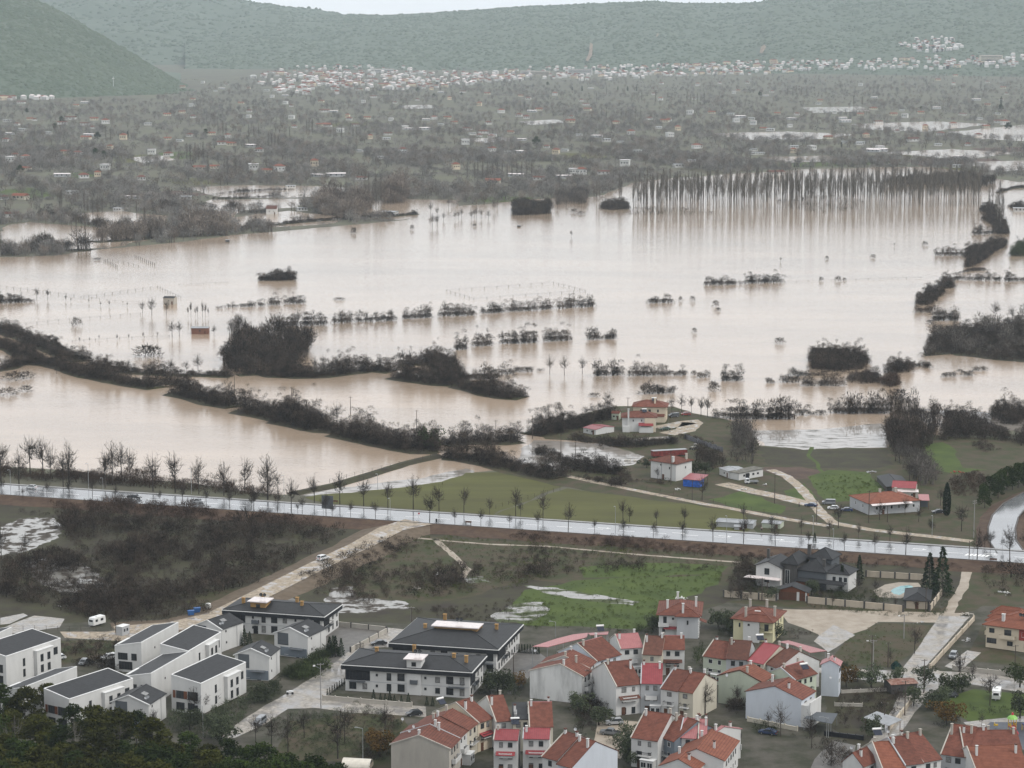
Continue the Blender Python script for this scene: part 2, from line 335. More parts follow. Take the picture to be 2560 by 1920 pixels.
S('ploughed_field', [(1640,966),(1740,974),(1920,970),(1925,1005),(1880,1015),(1760,1010),(1660,1005)], M_SCRUB, .078, amp=1.5)
S('ploughed_field', [(1640,1010),(1730,1010),(1800,1020),(1790,1035),(1690,1035)], M_PLOUGH, .082, amp=1.2)
S('grass_field', [(1745,1030),(1790,1015),(1880,1020),(1890,1040),(1920,1055),(1870,1082),(1790,1085),(1760,1060)], M_GRASS, .086, amp=1)
S('grass_field', [(2000,960),(2040,955),(2060,975),(2080,1010),(2130,1015),(2060,1025),(2000,1010)], M_GRASS, .086, amp=1.2)
S('grass_field', [(1480,905),(1560,905),(1620,935),(1600,960),(1540,950),(1490,935)], M_OLIVE, .086, amp=1.2)
S('grass_field', [(1530,1080),(1600,1060),(1700,1095),(1690,1110),(1600,1100)], M_GRASS, .088, amp=1.2)
S('grass_field', [(1690,1060),(1740,1045),(1760,1075),(1720,1090)], M_GRASS, .088, amp=1)
S('rough_grass', [(1780,1105),(2000,1110),(2100,1140),(2000,1150),(1850,1130)], M_OLIVE, .090, amp=1)
S('rough_grass', [(880,1160),(1180,1170),(1560,1190),(1700,1230),(1560,1262),(1300,1270),(1150,1250),(1000,1290),(760,1320),(700,1280),(800,1210)], M_OLIVE, .016, amp=2)
S('lawn', [(1130,1275),(1240,1255),(1330,1250),(1560,1240),(1555,1262),(1480,1290),(1440,1330),(1390,1360),(1150,1360),(1100,1330),(1120,1300)], M_GRASS, .020, amp=1.5)
S('lawn', [(1250,1225),(1400,1215),(1570,1222),(1560,1238),(1380,1248),(1260,1248)], M_GRASS, .020, amp=1.5)
S('puddle', [(700,1300),(720,1270),(760,1265),(770,1290),(880,1300),(880,1315),(760,1325),(710,1325)], M_PUDDLE2, .024, step=2, amp=.8)
S('puddle', [(1060,1330),(1110,1305),(1170,1300),(1190,1320),(1150,1345),(1080,1345)], M_PUDDLE, .024, step=2, amp=.8)
S('puddle', [(1130,1265),(1200,1270),(1320,1290),(1380,1300),(1370,1308),(1280,1300),(1180,1282)], M_PUDDLE, .024, step=2, amp=.6)
S('puddle', [(1000,1248),(1040,1245),(1060,1258),(1010,1260)], M_PUDDLE, .024, step=2, amp=.5)
S('puddle', [(0,1140),(40,1120),(110,1118),(140,1140),(120,1165),(60,1190),(0,1200)], M_PUDDLE2, .024, step=2, amp=1)
S('puddle', [(50,1215),(130,1200),(190,1225),(240,1260),(230,1285),(130,1280),(80,1255)], M_PUDDLE2, .024, step=2, amp=1)
S('rough_grass', [(400,1300),(460,1275),(560,1270),(500,1310),(430,1325)], M_OLIVE, .022, amp=1)
S('village_ground', [(-80,1420),(0,1400),(100,1350),(480,1330),(740,1345),(1140,1350),(1400,1360),(1600,1290),(2320,1290),(2320,1760),(-80,1760)], M_YARD, .028, amp=1)
# grass and gravel among the houses
S('garden', [(100,1385),(250,1380),(270,1420),(110,1440)], M_OLIVE, .034, amp=.8)
S('garden', [(620,1560),(860,1530),(900,1600),(800,1700),(600,1640)], M_OLIVE, .034, amp=1)
S('lawn', [(1800,1425),(1840,1370),(1900,1345),(2020,1350),(1980,1400),(1930,1440),(1800,1440)], M_OLIVE, .034, amp=.8)
S('garden', [(1790,1470),(1950,1470),(1940,1560),(1850,1620),(1780,1560)], M_SCRUB, .036, amp=.6)
S('lawn', [(2020,1520),(2100,1490),(2230,1500),(2230,1560),(2100,1560)], M_GRASS, .036, amp=.6)
S('lawn', [(2085,1425),(2120,1350),(2200,1420),(2230,1440),(2120,1430)], M_OLIVE, .036, amp=.5)
S('dirt_yard', [(1690,1315),(2090,1325),(2060,1345),(1900,1345),(1840,1372),(1790,1400),(1770,1370),(1700,1345)], M_DIRT, .038, amp=.8)
S('rough_grass', [(1560,1300),(1680,1290),(2040,1315),(2070,1270),(2110,1215),(2330,1225),(2330,1310),(2130,1310),(2060,1335),(1700,1312)], M_OLIVE, .033, amp=1)
S('courtyard', [(620,1285),(735,1345),(835,1362),(760,1455),(600,1400)], M_PAVE, .042, amp=.2)
S('paved_yard', [(1760,1385),(1800,1350),(1850,1372),(1790,1410)], M_CONC, .042, amp=.5)

# ---- the main road on its bank
def road_pt(xo, side, z):              # side 0 far edge, 1 near edge
    yo = 1046+.066*xo if side == 0 else 1068+.0672*xo
    return g('O', xo, yo, z)
RZ = 1.7
xs = [-260+ k*60 for k in range(46)]
far_e = [road_pt(x, 0, RZ) for x in xs]; near_e = [road_pt(x, 1, RZ) for x in xs]
V, F = [], []
for a, b in zip(far_e, near_e): V += [a, b]
F = [(2*i, 2*i+1, 2*i+3, 2*i+2) for i in range(len(xs)-1)]
road = link('road', mesh('road', V, F, M_ROADM)); road['kind'] = 'structure'; road['label'] = 'wet two-lane main road crossing the scene'
ax = [(a+b)/2 for a, b in zip(far_e, near_e)]; wid = (far_e[20]-near_e[20]).length
d_road = (ax[-1]-ax[0]).normalized(); n_road = Vector((-d_road.y, d_road.x, 0))
if n_road.y < 0: n_road = -n_road
HW = abs((far_e[20]-near_e[20]).dot(n_road))/2
# bank below the road
r_ = random.Random(2); V, F = [], []
path = densify(ax, 7.)
for p in path:
    for off, z in ((HW+9, .09), (HW+5+r_.uniform(-.5,.5), .9), (HW+2.2, RZ-.02), (-HW-1.2, RZ-.02), (-HW-3.5-r_.uniform(0,1.), .9+r_.uniform(-.2,.3)), (-HW-8-r_.uniform(0,3), .05)):
        q = p+n_road*off; V.append((q.x, q.y, z))
for i in range(len(path)-1):
    for k in range(5): F.append((6*i+k, 6*i+k+1, 6*i+k+7, 6*i+k+6))
o = link('road_bank', mesh('road_bank', V, F, M_BANK)); o['kind'] = 'structure'
def along(s, off, z=RZ): return ax[20]+d_road*s+n_road*off+Vector((0, 0, z-RZ))
LEN = (ax[-1]-ax[0]).length; s0 = -(ax[20]-ax[0]).length
def bar(name, sa, sb, oa, ob, z0, z1, m, par=None):
    mb = MB(); a = [along(sa, oa, z0), along(sb, oa, z0), along(sb, ob, z0), along(sa, ob, z0)]; mb.hull(a, [p+Vector((0,0,z1-z0)) for p in a])
    return mb.build(name, m, par)
for oo, nm in ((HW, 'kerb'), (-HW-.35, 'kerb')):
    k_ = bar(nm, s0, s0+LEN, oo, oo+.35, RZ-.3, RZ+.13, M_KERB); k_['kind'] = 'structure'
k_ = bar('pavement', s0, s0+LEN, HW+.36, HW+2., RZ-.3, RZ+.10, mat('pavement_wet', (.24,.235,.225), rough=.35, var=.2, scale=.8)); k_['kind'] = 'structure'
def flat(name, pts, m, par):
    o = link(name, mesh(name, pts, [tuple(range(len(pts)))], m), par); return o
for k in range(-26, 30):               # centre line and turning arrows
    s = k*11.
    flat('lane_marking', [along(s, -.12, RZ+.005), along(s+5.5, -.12, RZ+.005), along(s+5.5, .14, RZ+.005), along(s, .14, RZ+.005)], M_PAINT, road)
for s in (58, 84, 100, 118, 134, 165, 188):
    a = along
    flat('lane_arrow', [a(s, 2.0, RZ+.005), a(s+3.2, 2.0, RZ+.005), a(s+3.2, 1.5, RZ+.005), a(s+4.6, 2.2, RZ+.005), a(s+3.2, 2.9, RZ+.005), a(s+3.2, 2.4, RZ+.005), a(s, 2.4, RZ+.005)], M_PAINT, road)
for j in range(6):                     # crossing bars at the junction
    s_ = (g('O', 2085+j*9, 1196, RZ)-ax[20]).dot(d_road)
    flat('crossing_bar', [along(s_, -2.8, RZ+.006), along(s_+.9, -2.8, RZ+.006), along(s_+1.6, .2, RZ+.006), along(s_+.7, .2, RZ+.006)], M_PAINT, road)
# side road rising to the right edge
pth = [g('O', 2185, 1195, RZ), g('O', 2166, 1168, 1.2), g('O', 2164, 1140, 1.0), g('O', 2172, 1115, 1.), g('O', 2195, 1090, 1.), g('O', 2235, 1068, 1.), g('O', 2330, 1040, 1.)]
bank('side_road_bank', pth, 11., 9., .9, M_BANK, step=8)
strip('side_road', pth, 8.5, M_ROADM, .03, step=4, amp=.01)
for sgn in (-1, 1):
    pp = densify(pth, 5.); Lp, Rp = ribbon_pts(pp, 9.2); e_ = Lp if sgn > 0 else Rp
    mb = MB()
    for a, b in zip(e_, e_[1:]):
        n = Vector((-(b-a).y, (b-a).x, 0)).normalized()*.15
        mb.hull([a-n, b-n, b+n, a+n], [p+Vector((0,0,.18)) for p in (a-n, b-n, b+n, a+n)])
    mb.build('kerb', M_KERB)['kind'] = 'structure'
# ---- dirt road down from the main road, on its own bank
dpath = [g('O', 905, 1127, RZ), g('O', 845, 1142, 1.6), g('O', 780, 1178, 1.5), g('O', 720, 1205, 1.4), g('O', 650, 1240, 1.2), g('O', 580, 1275, .9), g('O', 520, 1305, .5), g('O', 470, 1330, .25), g('O', 380, 1352, .12), g('O', 250, 1362, .08)]
bank_pts = densify(dpath, 5.)
V, F = [], []
for i, p in enumerate(bank_pts):
    a, b = bank_pts[max(0, i-1)], bank_pts[min(len(bank_pts)-1, i+1)]; d = Vector((b.x-a.x, b.y-a.y, 0)).normalized(); n = Vector((-d.y, d.x, 0))
    for off, z in ((9+p.z*1.5, .03), (5.3, p.z-.05), (-5.3, p.z-.05), (-9-p.z*1.5, .03)):
        q = p+n*off+Vector((r_.uniform(-.6,.6), r_.uniform(-.6,.6), 0)); V.append((q.x, q.y, z))
for i in range(len(bank_pts)-1):
    for k in range(3): F.append((4*i+k, 4*i+k+1, 4*i+k+5, 4*i+k+4))
o = link('road_bank', mesh('road_bank', V, F, mat('pale_bank_soil', (.085,.062,.040), var=.5, scale=.4, bump=.5, col2=(.13,.10,.07)))); o['kind'] = 'structure'
o = strip('dirt_road', dpath, [13, 9.5, 8.5, 8, 8, 8, 8, 9, 10, 10], M_WETDIRT, .02, step=4); o['label'] = 'pale wet dirt road running down from the main road'
# other tracks
def track(pl, wd, m, z, zm='O', name='track', amp=.25): return strip(name, [g(zm, *p) for p in pl], wd, m, z, step=4, amp=amp)
track([(1150,1010),(1230,1030),(1310,1047),(1400,1065),(1500,1085),(1600,1103),(1700,1122),(1790,1137)], 3.6, M_WETDIRT, .094)
track([(1665,1015),(1700,1030),(1730,1055),(1755,1085),(1775,1110),(1800,1130),(1880,1145),(2000,1158),(2100,1170)], 4.2, M_WETDIRT, .096)
track([(1560,1045),(1620,1060),(1690,1075),(1750,1090)], 7, M_WETDIRT, .098)
track([(1755,966),(1745,985),(1765,1000),(1770,1015),(1790,1030)], 1.6, M_GRASS, .098)
track([(1420,925),(1460,918),(1500,910),(1480,930),(1440,938)], 9, M_WETDIRT, .092)
track([(1330,955),(1400,948),(1450,945)], 5, M_CONC, .093)
track([(2090,1230),(2080,1270),(2060,1300),(2050,1330)], 3, M_DIRT, .040)
track([(880,1160),(960,1168),(1060,1176),(1180,1180),(1400,1200),(1600,1215)], 1.6, M_DIRT, .030)
track([(940,1165),(985,1205),(1010,1230),(1000,1250)], 2.2, M_DIRT, .030)
# dike with dirt top from the road to the hedges
bank('dike', [g('O', 635, 1068), g('O', 720, 1050), g('O', 800, 1026), g('O', 870, 1004), g('O', 945, 986)], 2.0, 3.4, 1.0, M_SCRUB)
# paved lanes in the village
def lane(name, pl, m, z, zm='O'): return S(name, pl, m, z, zm, step=5, amp=.15)
lane('concrete_road', [(2030,1330),(2095,1332),(2070,1360),(2000,1440),(2030,1450),(2140,1455),(2230,1475),(2230,1500),(2110,1480),(2050,1470),(2010,1500),(1975,1540),(1935,1600),(1890,1680),(1830,1680),(1880,1600),(1930,1530),(1950,1480),(1800,1460),(1760,1450),(1760,1442),(1900,1448),(1945,1450),(1990,1390)], M_CONC, .044)
lane('concrete_road', [(1160,410),(1400,425),(1790,465),(1660,575),(1640,615),(1470,620),(1320,700),(1290,790),(1310,860),(1100,1035),(1060,1060),(1950,1130),(1960,1220),(1300,1180),(1000,1140),(760,1150),(560,1280),(300,1400),(180,1400),(300,1290),(560,1120),(760,1010),(1000,860),(1180,740),(1300,640),(1400,590),(1620,470),(1400,440),(1160,430)], M_CONC, .046, 'A2')
lane('asphalt_yard', [(2040,1440),(2090,1405),(2120,1410),(2075,1450)], M_CONC, .048)
lane('paved_lane', [(1760,1640),(1800,1600),(1850,1610),(1830,1680),(1740,1690)], M_PAVE, .046)
lane('paved_lane', [(1290,1560),(1330,1555),(1390,1560),(1340,1640),(1280,1620)], M_DIRT, .046)
lane('concrete_slab', [(0,1335),(50,1325),(60,1330),(20,1348),(0,1350)], M_CONC, .048)
lane('concrete_slab', [(35,1345),(75,1330),(140,1337),(130,1355),(60,1365),(0,1372),(0,1360)], M_CONC, .050)
lane('concrete_slab', [(130,1365),(230,1365),(330,1350),(400,1345),(340,1370),(260,1385),(140,1378)], M_WETDIRT, .050)
lane('paved_lane', [(1080,1420),(1150,1400),(1180,1420),(1110,1500),(1060,1500)], M_PAVE, .048)
lane('playground_floor', [(2110,1590),(2140,1560),(2230,1560),(2230,1620),(2120,1620)], mat('rubber_floor', (.05,.055,.07), rough=.4), .048)
lane('pavement', [(2080,1560),(2230,1545),(2230,1570),(2110,1590)], M_CONC, .047)
# ------------------------------------------------------------------ vegetation: templates
def vm(name, c, var=.35, rnd=.4, c2=None, scale=.4, rough=.9, rvar=.5): return mat(name, c, rough=rough, var=var, scale=scale, spec=.1, col2=c2, rnd=rnd, rvar=rvar)
M_TWIG = vm('thorn_twigs', (.020,.0150,.0115), c2=(.066,.051,.039), rnd=.55, scale=.25)
M_TWIGG = vm('grey_twigs', (.080,.070,.062), c2=(.125,.112,.098), scale=.05)
M_TWIGR = vm('russet_twigs', (.036,.022,.015), c2=(.068,.046,.034))
M_BARK = vm('bark', (.050,.043,.038))
M_BARKP = vm('pale_bark', (.13,.12,.105))
M_POP = vm('poplar_twigs', (.088,.079,.066), c2=(.135,.122,.102), rnd=.25)
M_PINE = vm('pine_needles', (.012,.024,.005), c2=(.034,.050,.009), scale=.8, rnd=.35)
M_PINEY = vm('yellow_pine_needles', (.024,.029,.004), c2=(.056,.057,.010), scale=.8)  # yellow-green needle colour of some of the pines
M_CYP = vm('cypress_needles', (.008,.017,.008), c2=(.016,.028,.012))
M_FIR = vm('fir_needles', (.014,.028,.013), c2=(.030,.045,.020))
M_OLV = vm('olive_leaves', (.040,.052,.026), c2=(.075,.088,.052), scale=1.)
M_AUT = vm('ochre_leaves', (.11,.062,.018), c2=(.16,.10,.03), scale=1.)
M_SHR = vm('evergreen_leaves', (.022,.032,.012), c2=(.045,.058,.022), scale=1.)
def tri_cloud(C, D, Ln, W, rng):
    """thin tapering blades: base at C, along D, length Ln, width W"""
    n = len(C); D = D/np.linalg.norm(D, axis=1, keepdims=True); r = rng.normal(size=(n,3)); S_ = np.cross(D, r); S_ /= np.linalg.norm(S_, axis=1, keepdims=True)+1e-9
    V = np.empty((n,3,3)); V[:,0] = C-S_*W[:,None]/2; V[:,1] = C+S_*W[:,None]/2; V[:,2] = C+D*Ln[:,None]
    return V.reshape(-1,3), np.arange(n*3).reshape(-1,3)
def bush_tpl(seed, n=150, r=1.5, h=2.2, up=.45, wd=.085, ln=(.35,.95)):
    g_ = np.random.default_rng(seed); a = g_.uniform(0, 2*np.pi, n); q = np.sqrt(g_.uniform(0, 1, n)); t = g_.uniform(0, 1, n)**.8
    rr = r*q*np.sqrt(np.clip(1-(t*.9)**2, .05, 1)); C = np.stack([rr*np.cos(a), rr*np.sin(a), t*h*.78], 1)
    D = np.stack([np.cos(a)*q*.8, np.sin(a)*q*.8, up+t*.5], 1)+g_.normal(size=(n,3))*.5
    return tri_cloud(C, D, g_.uniform(*ln, n), g_.uniform(.6, 1.4, n)*wd, g_)
def stalk_tpl(seed, n=70, r=.9, h=3., wd=.07):
    g_ = np.random.default_rng(seed); a = g_.uniform(0, 2*np.pi, n); q = g_.uniform(0, 1, n)*r
    C = np.stack([q*np.cos(a)*.6, q*np.sin(a)*.6, g_.uniform(0, h*.35, n)], 1); D = np.stack([np.cos(a)*q*.5, np.sin(a)*q*.5, np.full(n, 1.2)], 1)+g_.normal(size=(n,3))*.22
    return tri_cloud(C, D, g_.uniform(.4, .75, n)*h, g_.uniform(.6, 1.4, n)*wd, g_)
def seg_prisms(segs, k=3):
    V, T = [], []
    for p, q, r0, r1 in segs:
        d = q-p; d = d/(np.linalg.norm(d)+1e-9); a = np.cross(d, [0.,0,1] if abs(d[2]) < .9 else [1.,0,0]); a /= np.linalg.norm(a); b = np.cross(d, a); i = len(V)
        for c, r in ((p, r0), (q, r1)):
            for j in range(k): V.append(c+(a*math.cos(2*math.pi*j/k)+b*math.sin(2*math.pi*j/k))*r)
        for j in range(k):
            j2 = (j+1) % k; T += [(i+j, i+j2, i+k+j2), (i+j, i+k+j2, i+k+j)]
    return np.array(V), np.array(T)
def bare_tree(seed, h=10., trunk=.28, spread=.55, limbs=15, twig=.05, lean=0., n=400):
    """returns (trunk and limbs, fine twigs): limbs curve out to a rounded, uneven crown"""
    rg = np.random.default_rng(seed); rx = h*(.10+.40*spread); cz = h*(.40+trunk*.62); rz = h-cz; big, lm = [], []
    def inside(k):
        v = rg.normal(size=3); v /= np.linalg.norm(v); v *= k; return np.array([v[0]*rx+lean*h*.4, v[1]*rx, cz+v[2]*rz*(1 if v[2] > 0 else .85)])
    top = np.array([lean*h*.45, 0, h*.9]); P = [np.zeros(3), np.array([lean*h*.12, 0, h*trunk]), np.array([lean*h*.3, rg.normal()*.1, h*.6]), top]
    for k in range(3): big.append((P[k], P[k+1], .17*(1-.3*k), .17*(1-.3*(k+1))))
    for k in range(limbs):
        t = rg.uniform(trunk*.85, .62); base = np.array([lean*t*h*.45, 0, t*h]); e = inside(rg.uniform(.6, .92)); 
        if e[2] < base[2]+h*.04: e[2] = base[2]+rg.uniform(.04, .15)*h
        m = base*.5+e*.5+np.array([0,0,-.05*h])+rg.normal(size=3)*h*.02; big += [(base, m, .075, .05), (m, e, .05, .022)]; lm += [(base, m), (m, e), (m, e)]
        for _ in range(2):
            f = inside(rg.uniform(.7, 1.)); f = m+(f-m)*min(1., .3*h/(np.linalg.norm(f-m)+1e-6)); big.append((m, f, .035, .015)); lm += [(m, f), (m, f)]
    C, D, Ln = [], [], []; cc = np.array([lean*h*.4, 0, h*trunk])
    for _ in range(n):
        p, q = lm[rg.integers(len(lm))]; c = p+(q-p)*rg.uniform(.25, 1.)+rg.normal(size=3)*h*.012; d = c-cc; d /= np.linalg.norm(d)+1e-6
        C.append(c); D.append(d+rg.normal(size=3)*.55+np.array([0,0,.12])); Ln.append(h*rg.uniform(.05, .14))
    return seg_prisms(big), tri_cloud(np.array(C), np.array(D), np.array(Ln), rg.uniform(.6, 1.4, n)*twig, rg)
def small_tree(seed, h=5., n=120, rx=.30, tw=.10):
    """light template for woods: stem and a rounded crown of twigs"""
    g_ = np.random.default_rng(seed); v = g_.normal(size=(n,3)); v /= np.linalg.norm(v, axis=1, keepdims=True); v *= g_.uniform(.15, 1, (n,1))**.6
    C = v*np.array([rx*h, rx*h, .38*h])+np.array([0,0,.56*h]); D = C-np.array([0,0,.2*h]); D /= np.linalg.norm(D, axis=1, keepdims=True); D += g_.normal(size=(n,3))*.4
    a = tri_cloud(C, D, g_.uniform(.08, .2, n)*h, g_.uniform(.6, 1.4, n)*tw, g_); s_ = tri_cloud(np.zeros((3,3))+g_.normal(size=(3,3))*.1, np.array([[.1,0,1],[-.1,.1,1],[0,-.12,1.]]), np.array([.8,.7,.6])*h, np.full(3, tw*2.2), g_)
    return np.concatenate([a[0], s_[0]]), np.concatenate([a[1], s_[1]+len(a[0])])
def poplar(seed, h=24., clear=.35, wd=2.2, n=260, r0=.26, tw=.14):
    rg = np.random.default_rng(seed); segs = []; p = np.zeros(3)
    for k in range(5):
        q = np.array([rg.normal()*.12, rg.normal()*.12, h*(k+1)/5]); segs.append((p, q, r0*(1-k/5.5), r0*(1-(k+1)/5.5))); p = q
    t = rg.uniform(clear, .97, n); a = rg.uniform(0, 2*np.pi, n); pr = np.sin(np.clip((t-clear)/(1-clear), 0, 1)*np.pi*.85+.35)*wd
    C = np.stack([np.cos(a)*pr*.15, np.sin(a)*pr*.15, t*h], 1); D = np.stack([np.cos(a)*.33, np.sin(a)*.33, np.full(n, 1.)], 1)+rg.normal(size=(n,3))*.08
    return seg_prisms(segs), tri_cloud(C, D, pr*rg.uniform(1.2, 2.6, n), np.full(n, tw), rg)
def leaf_balls(seed, centres, radii, per=60, leaf=.35, squash=.75):
    rg = np.random.default_rng(seed); CC, DD = [], []
    for c, r in zip(centres, radii):
        v = rg.normal(size=(per,3)); v /= np.linalg.norm(v, axis=1, keepdims=True); v *= (rg.uniform(.45, 1, (per,1)))**.5*r; v[:,2] *= squash
        CC.append(np.asarray(c)+v); DD.append(v+rg.normal(size=(per,3))*r*.5)
    C, D = np.concatenate(CC), np.concatenate(DD); n = len(C)
    return tri_cloud(C, D, rg.uniform(.8, 1.5, n)*leaf, rg.uniform(.6, 1.2, n)*leaf, rg)
def pine(seed, h=11., r=3.2, balls=34, per=55, leaf=.42, lo=.35):
    rg = np.random.default_rng(seed); cs, rs = [], []
    for _ in range(balls):
        t = rg.uniform(lo, 1.); a = rg.uniform(0, 6.28); q = r*math.sqrt(rg.uniform(0.05, 1))*math.sqrt(max(.06, 1-((t-lo)/(1-lo))**1.8)); cs.append((q*math.cos(a), q*math.sin(a), t*h)); rs.append(rg.uniform(.7, 1.25)*r*.30)
    segs = [(np.zeros(3), np.array([.1,.05,h*.5]), .19, .13), (np.array([.1,.05,h*.5]), np.array([0,0,h*.93]), .13, .04)]
    for c in cs[::3]: segs.append((np.array([.05,0,c[2]*.82]), np.array(c), .07, .03))
    return seg_prisms(segs), leaf_balls(seed, cs, rs, per, leaf)
def conifer(seed, h=9., r=2., n=900, leaf=.5):
    rg = np.random.default_rng(seed); t = rg.uniform(.06, 1, n)**1.15; a = rg.uniform(0, 6.28, n); lay = .75+.25*np.sin(t*45); q = r*(1-t)*lay*rg.uniform(.3, 1, n)**.5+.05
    C = np.stack([q*np.cos(a), q*np.sin(a), t*h], 1); D = np.stack([np.cos(a), np.sin(a), np.full(n, -.15)], 1)+rg.normal(size=(n,3))*.3
    return seg_prisms([(np.zeros(3), np.array([0,0,h]), .14, .02)]), tri_cloud(C, D, rg.uniform(.6, 1.2, n)*leaf, rg.uniform(.4, .8, n)*leaf, rg)
def cypress(seed, h=10., r=.9, n=900):
    rg = np.random.default_rng(seed); t = rg.uniform(.03, 1, n); a = rg.uniform(0, 6.28, n); q = r*np.sin(np.clip(t*.9+.12, 0, 1)*np.pi)**.6*rg.uniform(.5, 1, n)**.5
    C = np.stack([q*np.cos(a), q*np.sin(a), t*h*.95], 1); D = np.stack([np.cos(a)*.35, np.sin(a)*.35, np.full(n, 1.)], 1)+rg.normal(size=(n,3))*.2
    return seg_prisms([(np.zeros(3), np.array([0,0,h*.9]), .12, .03)]), tri_cloud(C, D, rg.uniform(.4, .8, n), np.full(n, .28), rg)
def olive(seed, h=4., r=2., balls=16, per=60, leaf=.26):
    rg = np.random.default_rng(seed); cs = [(rg.normal()*r*.45, rg.normal()*r*.45, rg.uniform(.35, .95)*h) for _ in range(balls)]
    segs = [(np.zeros(3), np.array([.1,0,h*.4]), .16, .11)]+[(np.array([.1,0,h*.35]), np.array(c), .07, .03) for c in cs[:6]]
    return seg_prisms(segs), leaf_balls(seed, cs, [rg.uniform(.5, .8)*r*.55 for _ in cs], per, leaf, .85)
def merge(tpls, pos, sc, rot, rng, tilt=0.):
    """many copies of small templates as one triangle soup"""
    VV, TT, RV, off = [], [], [], 0
    idx = rng.integers(0, len(tpls), len(pos))
    for k, (V, T) in enumerate(tpls):
        I = np.where(idx == k)[0]
        if not len(I): continue
        s = np.asarray(sc)[I]; s = s if s.ndim == 2 else np.repeat(s[:,None], 3, 1); c, n_ = np.cos(rot[I]), np.sin(rot[I])
        X = V[None]*s[:,None,:]; W = np.empty_like(X); W[...,0] = X[...,0]*c[:,None]-X[...,1]*n_[:,None]; W[...,1] = X[...,0]*n_[:,None]+X[...,1]*c[:,None]; W[...,2] = X[...,2]
        W += np.asarray(pos)[I][:,None,:]; VV.append(W.reshape(-1,3)); RV.append(np.repeat((rng.normal(size=len(I))*.75)[:,None]+rng.normal(size=(len(I), len(V)//3))*.35, 3, 1).ravel() if len(V) % 3 == 0 else np.zeros(len(I)*len(V))); TT.append((T[None]+(np.arange(len(I))*len(V))[:,None,None]).reshape(-1,3)+off); off += len(I)*len(V)
    return np.concatenate(VV), np.concatenate(TT), np.clip(np.concatenate(RV), -.95, 1.6)
BUSH = [bush_tpl(s, 105) for s in range(6)]; BUSHF = [bush_tpl(s+20, 60, wd=.2, ln=(.6,1.4)) for s in range(5)]
STALK = [stalk_tpl(s) for s in range(5)]; WOOD = [small_tree(s+60, 2.4, 130, .34, .055) for s in range(5)]; BUSH += [small_tree(s+70, 2.3, 120, .42, .075) for s in range(3)]
def part(name, VT, m, parent, smooth=False): return link(name, npmesh(name, VT[0], VT[1], m), parent)
PROTO = {}
def tree_thing(name, key, maker, mt, mc, loc, rz, s, label, cat='tree', group=None, crown='crown'):
    """a tree with trunk and crown; the meshes are shared between copies"""
    if key not in PROTO:
        a, b = maker(); PROTO[key] = (npmesh('trunk', a[0], a[1], mt), npmesh(crown, b[0], b[1], mc))
    o = empty(name, loc, rz); o.scale = s if isinstance(s, tuple) else (s, s, s)
    link('trunk', PROTO[key][0], o); link(crown, PROTO[key][1], o)
    return tag(o, label, cat, group)
SHRUB = {}
def shrub(loc, r=1.5, h=2.2, rz=None, label='dark bare thorn bush standing in the flood water', group='single bushes in the flood water', m=None, tpls=None, name='bush', key='b', cat='bush', den=220):
    k = (key, random.randrange(4))
    if k not in SHRUB: V, T = bush_tpl(100+k[1]*7+len(key), den, wd=.10) if tpls is None else tpls[k[1] % len(tpls)]; SHRUB[k] = npmesh(name, V, T, m or M_TWIG)
    o = link(name, SHRUB[k]); o.location = loc; o.rotation_euler = (0, 0, random.uniform(0, 6.28) if rz is None else rz); o.scale = (r/1.5, r/1.5, h/2.2)
    return tag(o, label, cat, group)
def pip(P, poly):
    x, y = P[:,0], P[:,1]; c = np.zeros(len(P), bool); q = np.array([(v[0], v[1]) for v in poly]); j = len(q)-1
    for i in range(len(q)):
        c ^= ((q[i,1] > y) != (q[j,1] > y)) & (x < (q[j,0]-q[i,0])*(y-q[i,1])/(q[j,1]-q[i,1]+1e-12)+q[i,0]); j = i
    return c
